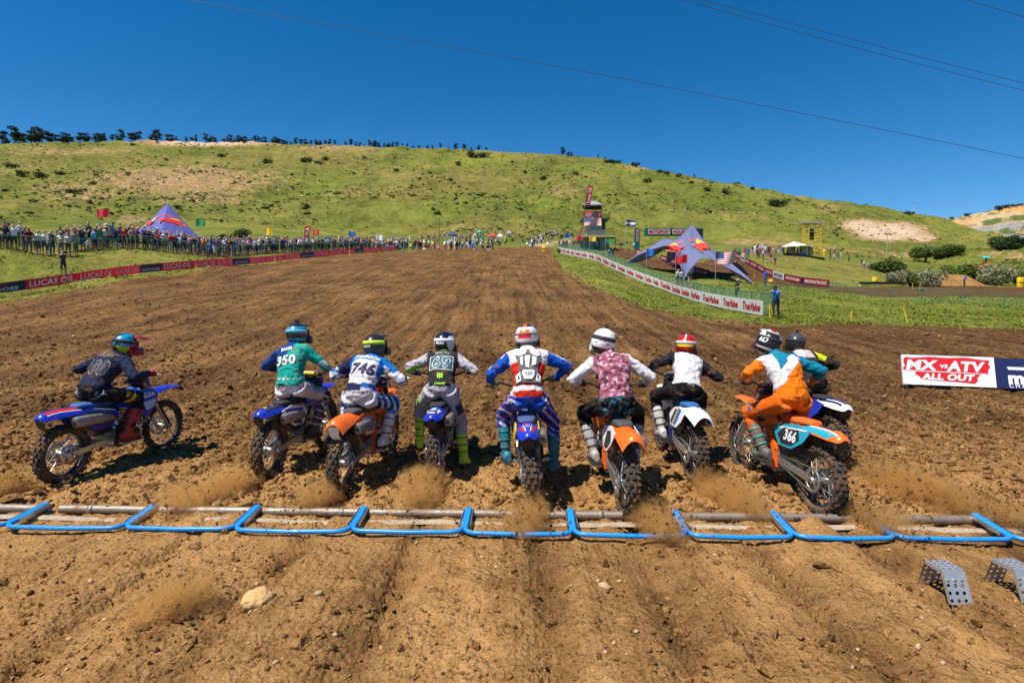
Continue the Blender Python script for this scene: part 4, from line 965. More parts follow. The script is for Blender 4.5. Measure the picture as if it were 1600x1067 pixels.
    for i in range(n):
        nm, s, a, c, r = segs[which[i]]; t = tt[i]
        if nm == 'torso':
            k = which[i]; t = {0: t / 3, 1: (1 + t) / 3, 2: (2 + t) / 3, 3: -.15 * (1 - t)}[k]
        l = float((P[i] - np.array(spine(max(t, 0))[0])) @ la) / .18 if nm == 'torso' else 0
        C[i, :3] = K['kit'](nm, s, t, l, P[i], nz1[i], nz2[i], Nn[i])
    ca = me.color_attributes.new('Col', 'FLOAT_COLOR', 'POINT'); ca.data.foreach_set('color', C.ravel())
    me.materials.clear(); me.materials.append(CLOTH); me.polygons.foreach_set('use_smooth', np.ones(len(me.polygons), bool)); me.update()
    body = obj('person', me); body.matrix_world = Matrix.Translation(bike.location) @ bike.rotation_euler.to_matrix().to_4x4()
    tag(body, label, 'person', 'riders leaving the start gate')
    helmet(body, hc, head[0], head[1], head[2], K['helmet'], K['strap'], K['visor'], K.get('cam', False), K.get('chin', (.03, .03, .03)), K.get('mark'), K.get('strap_h', .022))
    for i, s in enumerate((-1, 1)):
        if hands[i] is True: hand('glove', body, GRIP(s), s, joints['w', s], K['glove'])
        boot(body, joints['k', s], joints['a', s], joints['f', s], K['boot'])
    bv = bvh_of(me)
    def back(t, l=0.0):
        c, tg = spine(t); nrm = lat.cross(tg).normalized(); return c + lat * (l * .18) + nrm * .13, lat, tg, nrm
    return body, bv, back, joints
# ------------------------------------------------------------------ the nine starters
def cs(r, g, b, k=.82): c = srgb(r, g, b); return tuple(q * k for q in c)
def place(x, y):
    d = ray(x, y); t = -CH / d[2]; X, Y = d[0] * t, d[1] * t
    return X, Y
def bike_at(x, y, yaw, roll, label, S, dz=0.0):
    X, Y = place(x, y); z = float(base_h(np.array([X]), np.array([Y]))[0]) - .012 + dz
    return make_bike((X, Y, z), R(yaw), R(roll), label, S)
SEATB = mat('black_seat', (.022, .022, .024), .75, noise=.2, dirt=.22, bump=.3)
SEATBL = mat('blue_seat', (.02, .10, .30), .7, noise=.1, dirt=.15)
SEATO = mat('orange_seat', (.62, .10, .01), .7, noise=.1, dirt=.2)
FR_BLACK, FR_ORANGE, FR_BLUE, FR_ALU = BLACKM, mat('orange_frame', (.75, .12, .008), .4, dirt=.25), mat('blue_frame', (.01, .04, .3), .4, dirt=.2), mat('alloy_frame', (.25, .25, .26), .4, .8, dirt=.3)
BLUERIM = mat('blue_rim', (.01, .04, .35), .35, .6, dirt=.3)
WHITE, BLK = (.64, .64, .66), (.016, .016, .018)
LET = {k: mat('print_' + k, v, .7, noise=.05) for k, v in {'white': (.78, .78, .78), 'navy': (.012, .016, .06), 'gold': (.62, .42, .10), 'black': (.02, .02, .02), 'teal': (.03, .10, .13), 'lime': (.35, .80, .03), 'grey': (.25, .25, .26), 'cyan': (.03, .35, .7), 'red': (.6, .02, .02)}.items()}
STRAP = lambda n, c: mat('strap_' + n, c, .7, noise=.05, dirt=.05)
def band(lo, hi, x): return lo <= x < hi
# --- helmets: printed colours by direction on the shell
def hel(base, rules):
    def f(d):
        x, y, z = d
        for r in rules:
            c = r(x, y, z)
            if c is not None: return c
        return base
    return f
h1 = hel(BLK, [lambda x, y, z: cs(0, 150, 200) if (y < .25 and band(.05, .75, z + .25 * math.sin(9 * x)) and abs(x) > .12) or z > .93 else None, lambda x, y, z: cs(170, 25, 40) if abs(x) > .6 and y > -.1 and z < .55 else None, lambda x, y, z: cs(170, 200, 30) if abs(x) > .5 and y < -.1 and z < -.1 else None])
h2 = hel(BLK, [lambda x, y, z: cs(40, 150, 180) if y < .4 and (band(.50, .68, z) or band(-.52, -.30, z + .35 * abs(x) * 0)) else None, lambda x, y, z: cs(150, 40, 60) if x > .8 and z > -.2 else None, lambda x, y, z: cs(20, 30, 70) if z > .7 else None])
h3 = hel(BLK, [lambda x, y, z: (.06, .06, .065) if z < -.25 and y < 0 else None])
h4 = hel(cs(15, 25, 50), [lambda x, y, z: WHITE if abs(x) > .68 and z < .6 else None, lambda x, y, z: BLK if z < .32 else None])
h5 = hel(WHITE, [lambda x, y, z: (cs(230, 90, 20) if abs(x) < .16 else BLK) if z > .80 else None, lambda x, y, z: cs(225, 30, 20) if y < -.1 and band(-.05, .36, z) and abs(x) < .62 - z * .3 else None, lambda x, y, z: cs(240, 110, 30) if y < 0 and band(.36, .62, z) and abs(x) < .42 else None, lambda x, y, z: BLK if z < -.28 else None, lambda x, y, z: (.3, .3, .32) if abs(x) > .5 and band(.35, .5, z) else None])
h6 = hel((.78, .78, .79), [lambda x, y, z: BLK if z < -.42 or (abs(x) > .8 and y > .1) else None, lambda x, y, z: BLK if y < -.3 and band(-.12, -.02, z) and band(.42, .6, abs(x)) else None])
h7 = hel(cs(190, 20, 25), [lambda x, y, z: cs(235, 215, 30) if y < -.2 and band(-.08, .30, z) and abs(x) < .8 else None, lambda x, y, z: BLK if (abs(x) > .72 and z < .2) or z < -.55 else None, lambda x, y, z: WHITE if z > .5 and abs(x) < .07 else None])
h8 = hel(BLK, [lambda x, y, z: cs(190, 30, 40) if z > .86 and abs(x) < .25 else None, lambda x, y, z: WHITE if z > .78 or (band(-.55, -.36, z) and y < .3) or (abs(x) > .62 and z > .3) else None, lambda x, y, z: cs(120, 100, 140) if abs(x) > .8 and y > .1 else None])
h9 = hel(BLK, [lambda x, y, z: (.05, .055, .065) if z > .55 else None])
# --- kits: printed colours by body part, height along the part and side
NAVY, GOLDC = cs(22, 36, 66, .9), cs(190, 150, 50)
def k1(nm, s, t, l, p, a, b, n):
    if nm in ('torso', 'ua', 'fa'):
        if nm == 'torso' and t < .03: return cs(14, 18, 30)
        if nm == 'fa' and t > .9: return cs(30, 14, 18)
        return NAVY
    if nm == 'neck': return BLK
    if nm == 'th' and band(.60, .82, t) and p[2] > .78 and abs(((p[1] - p[2]) * 9) % 1 - .5) > .18 and n[0] * s > .2: return GOLDC
    if nm == 'th' and t < .12 and n[1] < -.2: return cs(150, 160, 175) if abs(a) > .28 else cs(18, 26, 44)
    return cs(16, 20, 34)
TEAL, TEALL, BL2 = cs(0, 160, 145, .9), cs(30, 185, 175, .9), cs(12, 60, 130)
def k2(nm, s, t, l, p, a, b, n):
    if nm == 'torso':
        if t < -.02: return WHITE
        if t < .10: return BLK if abs(l + .3) < .3 and t < .06 else TEAL
        if t > .66 + l * .28 and l < .35: return BL2
        if t > .88 and l > .1: return TEALL
        if abs(t - .17 - a * .05) < .014: return WHITE
        return TEAL
    if nm == 'ua': return BL2 if s < 0 else TEAL if t < .75 or a < 0 else cs(180, 200, 200)
    if nm == 'fa': return cs(10, 30, 60) if s < 0 else (cs(190, 205, 205) if a > -.05 else cs(170, 90, 80) if b > .1 else TEAL) if t < .75 else WHITE
    if nm == 'neck': return (.45, .2, .12)
    if nm == 'th': return TEAL if s > 0 and band(.35, .75, t) and n[2] > .35 and not band(-.2, .12, a) else cs(215, 205, 210, .75) if t < .8 else BLK if b > 0 else cs(200, 195, 205, .7)
    return cs(120, 40, 45) if a > .2 else (.5, .5, .53) if b > -.1 else BLK
def k3(nm, s, t, l, p, a, b, n):
    BLU, NV = cs(0, 110, 195), cs(28, 32, 80)
    if nm == 'torso':
        if t < .02: return cs(200, 200, 205)
        if t < .18 + abs(l - .1) * .05: return NV if l < .25 else BLU if t > .11 else cs(210, 205, 215)
        if t < .23 and l > .2: return BLU
        if t > .68 or (abs(l) > .82 and t > .4): return BLU
        if abs(l) > .9: return NV
        return cs(228, 224, 230, .78)
    if nm == 'ua': return NV if s < 0 and t < .7 else BLU if (t < .65 and n[2] > .25) or a > .25 else cs(228, 224, 230, .78)
    if nm == 'fa': return BLU if (a > .02) else cs(228, 224, 230, .78)
    if nm == 'neck': return cs(20, 40, 70)
    if nm == 'th': return cs(225, 222, 228, .76) if t < .14 and n[1] < -.1 else NV if band(.18, .4, t) and a > -.05 else WHITE if abs(((p[0] * 7 + p[1] * 9 + p[2] * 5) % 1) - .5) < .16 else cs(0, 95, 165)
    return BLU if b > 0 else WHITE
def k4(nm, s, t, l, p, a, b, n):
    GR = cs(190, 185, 195, .8)
    if nm == 'torso':
        if t < -.03: return GR
        if t < .07: return BLK if abs(l) < .72 else GR
        if t > .97 : return cs(140, 200, 30)
        return (.020, .020, .022)
    if nm == 'ua': return cs(120, 210, 20) if s < 0 and n[2] < -.1 and t > .45 else GR if a > -.35 else cs(110, 105, 120)
    if nm == 'fa': return GR if s < 0 and t < .6 else cs(90, 90, 125) if s > 0 else cs(60, 60, 80)
    if nm == 'neck': return BLK
    if nm == 'th': return cs(150, 235, 20) if s < 0 and band(.55, .8, t) and n[0] < .1 and abs(a) < .3 else cs(60, 64, 84) if s > 0 and band(.40, .72, t) and n[0] > .2 else cs(196, 194, 204, .76)
    return cs(190, 188, 198, .76)
def k5(nm, s, t, l, p, a, b, n):
    RD, BLU = cs(215, 40, 22), cs(10, 82, 190)
    if nm == 'torso':
        if t < -.06: return BLU
        if t < .10: return RD if t < .08 - abs(l) * .03 else WHITE
        if t < .17: return WHITE
        return RD if t < .60 else WHITE
    if nm in ('ua', 'fa'):
        if nm == 'ua' and t < .08: return WHITE
        return cs(225, 230, 240) if (abs(n[0]) > .1 and n[2] > .75 and a > .05) else BLU
    if nm == 'neck': return BLK
    q = ((p[0] * 9 + p[2] * 11 + p[1] * 4) % 1)
    if nm == 'th':
        if t < .22 and n[1] < -.1: return WHITE if q < .45 else cs(200, 50, 130) if q < .55 else cs(40, 55, 170)
        return cs(205, 40, 120) if q < .12 and a > 0 else cs(200, 205, 225) if q > .80 else cs(30, 52, 165)
    return cs(205, 205, 220) if q < .3 else cs(35, 60, 165)
def k6(nm, s, t, l, p, a, b, n):
    if nm == 'torso':
        if t < .07: return cs(18, 30, 38) if b > -.2 else cs(60, 120, 140)
        if abs(l) > .88 and t < .55: return BLK
        x, y = b * .8, a
        return cs(88, 44, 58) if y > .30 else cs(225, 185, 200) if x > .22 else cs(178, 108, 132) if x > -.12 else cs(150, 78, 105)
    if nm == 'ua': return WHITE
    if nm == 'fa': return WHITE if t < .85 else BLK
    if nm == 'neck': return cs(110, 50, 60)
    if nm == 'th': return cs(50, 110, 140) if a > .72 else cs(60, 56, 74) if b > .6 else cs(15, 16, 20)
    return cs(14, 14, 17)
def k7(nm, s, t, l, p, a, b, n):
    DK = cs(34, 30, 38)
    if nm == 'torso':
        if t < .05: return cs(20, 20, 24)
        return DK if t > .90 - abs(l) * .06 or abs(l) > .98 else (.62, .61, .64)
    if nm == 'ua': return DK if a < .3 or s > 0 else cs(60, 60, 70)
    if nm == 'fa': return DK if a < .25 else cs(120, 120, 130)
    if nm == 'neck': return BLK
    return cs(22, 22, 27)
def k8(nm, s, t, l, p, a, b, n):
    OR, TL = cs(235, 120, 8), cs(0, 128, 160)
    if nm == 'torso':
        if t < .02: return OR
        q = t + l * .30 * -1
        if q > .66 or (t > .8 and l > -.35): return TL if l > -.55 else WHITE
        if q > .44: return WHITE
        return OR
    if nm == 'ua': return TL if s > 0 else (WHITE if t < .3 else OR)
    if nm == 'fa': return (TL if t < .45 else cs(220, 130, 60)) if s > 0 else OR if a < .22 else WHITE
    if nm == 'neck': return BLK
    if nm == 'th': return cs(20, 100, 135) if band(.55, .85, t) and a + b > .18 else cs(225, 100, 8)
    return cs(225, 100, 8) if b < .3 else cs(180, 70, 20)
def k9(nm, s, t, l, p, a, b, n):
    if nm == 'torso': return cs(200, 190, 190) if t > .6 and abs(l) < .6 else cs(0, 120, 150) if t < .25 and l > .1 and t > .1 else BLK
    if nm == 'ua': return cs(200, 215, 20) if s > 0 and t < .55 and n[2] > .1 else BLK
    return BLK
VB, VW = BLACKP, WHITEP
VBL, VR = mat('blue_visor', (.01, .25, .45), .3), mat('red_visor', (.5, .02, .02), .3)
VIS = lambda n, c: mat('visor_' + n, c, .35, dirt=.05)
SETS = []
YAM = [('stripe', 'white', [(.30, .868), (.60, .80), (.62, .785), (.30, .852)]), ('patch', 'navy', [(.16, .745), (.31, .64), (.50, .62), (.60, .72), (.50, .79), (.24, .83)])]
B1 = dict(fender='blue', front='blue', shroud='blue', panel='blue', guard='black', plate='blue', pad='black', frame=FR_BLACK, seat=SEATBL, fork=GOLD, rim=BLACKM, muffler=mat('grey_muffler', (.30, .27, .26), .45, .6, dirt=.3), tank='blue',
          panel_marks=YAM, number='100', number_col='paleblue', fender_marks=[('stripe', 'red', [(-.07, .20), (-.03, .20), (-.02, -.20), (-.05, -.20)]), ('stripe', 'red', [(.07, .20), (.03, .20), (.02, -.20), (.05, -.20)]), ('stripe', 'white', [(.082, .2), (.074, .2), (.056, -.2), (.064, -.2)])],
          shroud_marks=[('patch', 'paleblue', [(.96, .78), (1.18, .80), (1.14, .70), (1.02, .66)]), ('stripe', 'white', [(.80, .83), (1.15, .87), (1.15, .85), (.80, .81)])], shroud_text='YETI', shown=1)
B2 = dict(fender='blue', front='blue', shroud='blue', panel='white', guard='black', plate='blue', pad='yellow', frame=FR_ALU, seat=SEATB, fork=BLACKM, rim=BLACKM, panel_marks=[('patch', 'black', [(.16, .745), (.31, .64), (.50, .62), (.44, .74)]), ('stripe', 'blue', [(.10, .85), (.56, .80), (.50, .76), (.16, .80)])],
          fender_marks=[('patch', 'black', [(-.075, .24), (.075, .24), (.065, -.16), (-.065, -.16)]), ('patch', 'red', [(-.06, .07), (.02, .07), (.02, .02), (-.06, .02)]), ('patch', 'white', [(-.06, .15), (.05, .15), (.05, .10), (-.06, .10)]), ('patch', 'yellow', [(-.05, -.08), (.02, -.08), (.02, -.13), (-.05, -.13)])])
B3 = dict(fender='orange', front='orange', shroud='orange', panel='orange', guard='orange', plate='white', pad='black', frame=FR_ORANGE, seat=mat('grey_seat', (.055, .055, .06), .7, dirt=.25), fork=BLACKM, rim=BLACKM, tail='square', flapcol='white', panel_marks=[('patch', 'white', [(.16, .745), (.31, .64), (.50, .62), (.60, .72), (.50, .79), (.24, .83)]), ('patch', 'black', [(.34, .66), (.50, .64), (.56, .72), (.46, .76)])])
B4 = dict(fender='blue', front='blue', shroud='blue', panel='black', guard='black', plate='blue', pad='black', frame=FR_ALU, seat=SEATB, rim=BLUERIM, fender_marks=[('patch', 'yellow', [(-.03, -.16), (.03, -.16), (.03, -.20), (-.03, -.20)]), ('patch', 'white', [(-.08, .02), (-.05, .04), (-.045, -.14), (-.06, -.15)]), ('patch', 'white', [(.08, .02), (.05, .04), (.045, -.14), (.06, -.15)]), ('patch', 'paleblue', [(-.03, .05), (.03, .05), (.03, -.10), (-.03, -.10)])])
B5 = dict(fender='blue', front='blue', shroud='blue', panel='yellow', guard='black', plate='blue', pad='black', frame=FR_ALU, seat=mat('slate_seat', (.05, .075, .20), .7, dirt=.2), rim=BLUERIM, bar=BLACKM,
          fender_marks=[('patch', 'red', [(-.085, .0), (-.055, .02), (-.030, -.20), (-.045, -.20)]), ('patch', 'red', [(.085, .0), (.055, .02), (.030, -.20), (.045, -.20)]), ('stripe', 'white', [(-.05, .02), (-.042, .02), (-.018, -.2), (-.026, -.2)]), ('stripe', 'white', [(.05, .02), (.042, .02), (.018, -.2), (.026, -.2)]), ('patch', 'white', [(-.025, -.02), (.025, -.02), (.025, -.045), (-.025, -.045)]), ('patch', 'paleblue', [(-.02, -.08), (.02, -.08), (.02, -.10), (-.02, -.10)]), ('patch', 'red', [(-.04, .08), (.04, .08), (.04, .04), (-.04, .04)])])
B6 = dict(fender='orange', front='orange', shroud='orange', panel='white', guard='black', plate='black', pad='black', frame=FR_ORANGE, seat=mat('grey_seat', (.055, .055, .06)), fork=BLACKM, tail='square', flap=False, panel_marks=[('patch', 'black', [(.16, .745), (.31, .64), (.46, .62), (.40, .80), (.24, .83)])])
B7 = dict(fender='white', front='white', shroud='white', panel='white', guard='white', plate='white', pad='black', frame=mat('navy_frame', (.015, .03, .10), .4, dirt=.2), seat=SEATBL, fork=BLACKM, tail='square', flap=False, panel_marks=[('stripe', 'midblue', [(.20, .84), (.30, .85), (.42, .64), (.34, .64)]), ('stripe', 'black', [(.36, .83), (.43, .82), (.54, .66), (.48, .63)]), ('stripe', 'yellow', [(.32, .84), (.345, .84), (.46, .64), (.44, .64)])],
          fender_marks=[('patch', 'black', [(.02, -.15), (.08, -.15), (.08, -.175), (.02, -.175)])])
B8 = dict(fender='orange', front='orange', shroud='orange', panel='teal', guard='white', plate='orange', pad='black', frame=FR_ORANGE, seat=SEATO, fork=ALLOY, tank='black', number='366', number_col='white', shown=-1, panel_marks=[('patch', 'black', [(.20, .73), (.31, .645), (.48, .635), (.57, .72), (.48, .80), (.24, .82)]), ('stripe', 'white', [(.10, .85), (.58, .795), (.60, .775), (.12, .83)])],
          shroud_marks=[('patch', 'black', [(.80, .76), (1.10, .80), (1.04, .66), (.96, .70)]), ('stripe', 'teal', [(.70, .84), (1.18, .90), (1.18, .86), (.78, .80)])],
          fender_marks=[('stripe', 'teal', [(-.113, .24), (-.065, .24), (-.05, -.22), (-.095, -.22)]), ('stripe', 'teal', [(.113, .24), (.065, .24), (.05, -.22), (.095, -.22)]), ('stripe', 'white', [(-.065, .24), (-.055, .24), (-.04, -.22), (-.05, -.22)]), ('patch', 'black', [(-.03, .10), (.03, .10), (.03, -.12), (-.03, -.12)])])
B9 = dict(fender='white', front='blue', shroud='blue', panel='blue', guard='black', plate='blue', pad='black', frame=FR_BLACK, seat=SEATB, rim=BLACKM, fender_marks=[('stripe', 'navy', [(-.085, .24), (-.05, .24), (-.04, -.2), (-.06, -.2)]), ('stripe', 'navy', [(.085, .24), (.05, .24), (.04, -.2), (.06, -.2)]), ('stripe', 'blue', [(-.025, .24), (.025, .24), (.02, -.2), (-.02, -.2)])])
def boots(a, b, c, n): return [mat('boot_%s' % n, a, .5, noise=.14, dirt=.45, bump=.2), mat('buckle_%s' % n, b, .45, dirt=.2), mat('shin_%s' % n, c, .45, dirt=.2)]
def glv(n, c): return mat('glove_' + n, c, .8, dirt=.15)

# 1 leftmost
b = bike_at(100, 752, 9, 1, 'blue dirt bike numbered 100 at far left of the row, under the navy-clad rider', B1)
bd, bv, bk, _ = make_rider(b, 'rider in plain navy kit numbered 100 with cyan and black helmet', (.0, .40, .985), R(44), R(3), dict(kit=k1, helmet=h1, strap=STRAP('black', BLK), visor=VIS('dark_red', (.25, .02, .04)), chin=(.3, .02, .04), glove=glv('red', (.35, .02, .03)), boot=boots(cs(170, 30, 40), (.25, .03, .04), cs(205, 205, 210), 'red'), seed=1), elbow=((-1, -0.60, -0.50), (1, -0.60, -0.70)), head=(R(-22), R(-8), 0), headoff=(.03, .0, 0))
o, U, V, N_ = bk(.44)
decal('jersey_number', em2d('100', .165, .24, .085, .12, 1.2), o, U, V, LET['gold'], bd, bv, .004, .02, Nrm=N_)
decal('jersey_number', em2d('100', .165, .24, .060, .12, 1.2), o, U, V, LET['navy'], bd, bv, .007, .02, Nrm=N_)
o, U, V, N_ = bk(.75); decal('lettering', em2d('ZE JET', .075, .085, .07, .2), o, U, V, LET['gold'], bd, bv, .005, .02, Nrm=N_)
decal('lettering', em2d('ZE JET', .075, .085, .025, .2), o, U, V, LET['navy'], bd, bv, .0075, .02, Nrm=N_)
# 2
b = bike_at(422, 744, 6, 2, 'blue and black dirt bike with stickered rear fender under the teal rider', B2)
bd, bv, bk, _ = make_rider(b, 'rider in teal and navy jersey numbered 350 with pale pants', (.06, .36, 1.02), R(24), R(-10), dict(kit=k2, helmet=h2, strap=STRAP('sky', (.08, .38, .55)), visor=VIS('black', BLK), cam=True, glove=glv('white', (.5, .5, .52)), boot=boots((.03, .03, .035), (.5, .5, .5), (.55, .55, .58), 'dark'), seed=2), elbow=((-1, -0.65, -0.50), (1, -0.45, -0.55)), head=(R(-10), 0, R(-4)))
o, U, V, N_ = bk(.53, -.05); decal('jersey_number', words2d('350', .25, .125, .05, .08, 1.1), o, U, V, LET['grey'], bd, bv, .004, .02, Nrm=N_)
decal('jersey_number', words2d('350', .24, .118, .03, .08, 1.12), o + V * .004, U, V, LET['white'], bd, bv, .007, .02, Nrm=N_)
o, U, V, N_ = bk(.76, -.05); decal('lettering', words2d('BAKER', .145, .046, .03), o, U, V, LET['white'], bd, bv, .006, .02, Nrm=N_)
# 3
b = bike_at(537, 768, 6, 1, 'orange dirt bike with white mud flap under the white and blue rider', B3)
bd, bv, bk, _ = make_rider(b, 'rider in white and blue jersey numbered 746 with lime goggle strap', (.03, .38, .985), R(42), R(4), dict(kit=k3, helmet=h3, strap=STRAP('lime', (.50, .85, .03)), visor=VIS('black', BLK), glove=glv('purple', (.06, .045, .12)), boot=boots((.62, .62, .64), cs(190, 40, 30), (.66, .66, .68), 'white'), seed=3, mark=('GIVI', (0, -.16, .0), (1, 0, 0), .09, .025, LET['white'])), elbow=((-1, -0.70, -0.60), (1, -0.60, -0.65)), head=(R(-18), 0, R(-6)))
o, U, V, N_ = bk(.49); decal('jersey_number', words2d('746', .27, .15, .04, .12, 1.08), o, U, V, LET['navy'], bd, bv, .005, .02, Nrm=N_)
o, U, V, N_ = bk(.755); decal('lettering', words2d('STEVENSON', .29, .050, .03, .15), o, U, V, LET['white'], bd, bv, .005, .02, Nrm=N_)
# 4
b = bike_at(682, 751, 0, -1, 'dirt bike with small blue rear fender under the rider in black vest', B4)
bd, bv, bk, _ = make_rider(b, 'rider in black jersey and pale grey pants with lime boots', (.02, .42, 1.00), R(44), R(1), dict(kit=k4, helmet=h4, strap=STRAP('white', (.75, .75, .77)), visor=VIS('navy', (.01, .02, .06)), glove=glv('slate', (.06, .06, .10)), boot=boots((.50, .80, .03), (.08, .08, .09), (.62, .85, .05), 'lime'), seed=4, mark=('Mobu', (0, -.16, .01), (1, 0, 0), .11, .035, LET['white'])), feet=((Vector((-.29, .66, .30)), (-.3, 1, -.1)), (Vector((.27, .50, .13)), (.25, 1, -.25))), elbow=((-1, -0.45, -0.35), (1, -0.60, -0.55)), head=(R(-16), 0, 0))
o, U, V, N_ = bk(.52); sq = lambda w, h, t: [[(-w, -h), (w, -h), (w, -h + t), (-w, -h + t)], [(-w, h - t), (w, h - t), (w, h), (-w, h)], [(-w, -h + t), (-w + t, -h + t), (-w + t, h - t), (-w, h - t)], [(w - t, -h + t), (w, -h + t), (w, h - t), (w - t, h - t)]]
decal('number_panel', poly2d([(-.13, -.09), (.13, -.09), (.13, .09), (-.13, .09)]), o, U, V, LET['teal'], bd, bv, .003, .02, Nrm=N_)
decal('number_border', poly2d(*sq(.14, .10, .007)), o, U, V, LET['white'], bd, bv, .005, .02, Nrm=N_)
decal('jersey_number', em2d('69', .20, .19, .055, .05, 1.15), o, U, V, LET['white'], bd, bv, .005, .02, Nrm=N_); decal('jersey_number', em2d('69', .20, .19, .018, .05, 1.15), o, U, V, LET['teal'], bd, bv, .0075, .02, Nrm=N_)
o, U, V, N_ = bk(.76); decal('lettering', words2d('MARTIN', .17, .05, .03), o, U, V, LET['grey'], bd, bv, .005, .02, Nrm=N_)
o, U, V, N_ = bk(.22)
claw = poly2d(*[[(x - .012, .035), (x + .006, .035), (x + .004, .0), (x + .010, -.01), (x - .002, -.045 + abs(x) * .4), (x - .010, -.01)] for x in (-.024, 0, .024)])
decal('claw_emblem', claw, o, U, V, LET['lime'], bd, bv, .005, .02, Nrm=N_)
o, U, V, N_ = bk(.02); decal('lettering', words2d('ANSWER', .13, .026, .04, .15), o, U, V, LET['lime'], bd, bv, .006, .02, Nrm=N_)
# 5
b = bike_at(833, 793, 0, -4, 'blue dirt bike with red and white striped rear fender, yellow side panels', B5)
bd, bv, bk, _ = make_rider(b, 'rider in red white and blue kit wearing white back protector', (.04, .40, 1.055), R(31), R(4), dict(kit=k5, helmet=h5, strap=STRAP('grey', (.12, .12, .13)), strap_h=.008, visor=VIS('black', BLK), glove=glv('yellow', (.25, .25, .05)), boot=boots(cs(0, 120, 140), cs(40, 110, 130), cs(60, 150, 170), 'teal'), seed=5), feet=((Vector((-.24, .66, .38)), (-.25, 1, -.1)), (Vector((.27, .60, .26)), (.3, 1, -.2))), elbow=((-1, -0.40, -0.50), (1, -0.45, 0.15)), head=(R(-10), 0, 0))
WPL, GPL = mat('white_armour', (.74, .74, .76), .35, noise=.08, dirt=.12, coat=.2), mat('grey_strap', (.10, .10, .105), .7)
o, U, V, N_ = bk(.50)
pr = decal('chest_protector', poly2d([(-.115, .20), (.115, .20), (.135, .12), (.095, .0), (.10, -.06), (.14, -.10), (.13, -.19), (.05, -.18), (-.05, -.18), (-.13, -.19), (-.14, -.10), (-.10, -.06), (-.095, .0), (-.135, .12)]), o, U, V, GPL, bd, bv, .006, .025, .014, Nrm=N_)
pv = bvh_of(pr.data)
for pl in ([(-.105, .195), (-.015, .195), (-.025, .135), (-.09, .105), (-.125, .125)], [(.105, .195), (.015, .195), (.025, .135), (.09, .105), (.125, .125)], [(-.085, .09), (-.055, .105), (-.055, -.01), (-.08, .01)], [(.085, .09), (.045, .105), (.035, -.01), (.08, .01)], [(-.035, .11), (.02, .11), (.005, -.03), (-.03, -.02)],
           [(-.06, -.055), (.06, -.055), (.065, -.10), (.035, -.15), (-.035, -.15), (-.065, -.10)], [(-.13, -.10), (-.085, -.075), (-.075, -.165), (-.12, -.178)], [(.13, -.10), (.085, -.075), (.075, -.165), (.12, -.178)]):
    decal('armour_plate', poly2d(pl), o, U, V, WPL, pr, pv, .002, .03, .012, Nrm=N_)
pv2 = bvh_of(pr.data)
for pl in ([(-.112, -.11), (-.095, -.105), (-.09, -.145), (-.108, -.15)], [(.112, -.11), (.095, -.105), (.09, -.145), (.108, -.15)], [(-.03, -.075), (-.022, -.075), (-.018, -.12), (-.025, -.12)], [(.03, -.075), (.022, -.075), (.018, -.12), (.025, -.12)], [(.0, -.075), (.008, -.075), (.006, -.12), (-.002, -.12)]):
    decal('vent', poly2d(pl), o, U, V, BLACKP, pr, pv2, .016, .05, Nrm=N_)
# 6
b = bike_at(978, 805, 0, 1, 'orange dirt bike with square-tailed fender under the rider in pink camouflage', B6)
bd, bv, bk, _ = make_rider(b, 'rider in pink camouflage vest and white helmet with small camera', (-.05, .42, 1.02), R(32), R(-5), dict(kit=k6, helmet=h6, strap=STRAP('charcoal', (.03, .03, .032)), visor=VIS('white', WHITE), cam=True, chin=(.7, .7, .7), glove=glv('black', BLK), boot=boots((.35, .34, .33), (.10, .10, .10), (.45, .60, .05), 'grey'), seed=6, mark=('FXR', (0, -.16, .03), (1, 0, 0), .085, .032, LET['black'])), elbow=((-1, -0.55, -0.45), (1, -0.50, -0.50)), head=(R(-14), 0, R(12)), headoff=(-.05, 0, 0))
o, U, V, N_ = bk(.74); decal('emblem', poly2d([(-.03, .012), (.03, .012), (0, -.014)]), o, U, V, LET['black'], bd, bv, .005, .02, Nrm=N_)
# 7
b = bike_at(1083, 751, 1, 2, 'white dirt bike with blue seat under the rider in white and black', B7)
bd, bv, bk, _ = make_rider(b, 'rider in white-backed black jersey with red and yellow helmet', (.0, .42, .99), R(46), R(13), dict(kit=k7, helmet=h7, strap=STRAP('beige', (.50, .46, .42)), visor=VIS('red', (.5, .02, .02)), chin=(.4, .02, .02), glove=glv('crimson', (.35, .02, .04)), boot=boots((.5, .5, .5), (.12, .12, .12), (.6, .6, .6), 'pale'), seed=7), elbow=((-1, -0.30, -0.35), (1, -0.60, -0.65)), head=(R(-22), 0, 0), headoff=(.02, 0, 0))
o, U, V, N_ = bk(.95); decal('emblem', poly2d([(-.03, -.01), (.03, -.01), (.025, .012), (-.025, .012)]), o, U, V, LET['grey'], bd, bv, .004, .02, Nrm=N_)
o, U, V, N_ = bk(-.02); decal('lettering', words2d('FOX', .09, .028, .04), o, U, V, LET['grey'], bd, bv, .006, .02, Nrm=N_)
# 9 behind 8
b = bike_at(1298, 729, 0, 2, 'white-fendered blue dirt bike half hidden behind the orange and teal one', B9)
make_rider(b, 'rider in black with lime sleeve half hidden behind the orange-clad rider', (-.05, .45, .97), R(46), R(-7), dict(kit=k9, helmet=h9, strap=STRAP('charcoal', (.03, .03, .032)), visor=VIS('black', BLK), cam=True, glove=glv('black', BLK), boot=boots((.05, .05, .05), (.2, .2, .2), (.05, .05, .05), 'black'), seed=9), elbow=((-.8, -.4, -.3), (.6, -.5, -.2)), head=(R(-20), 0, R(6)))
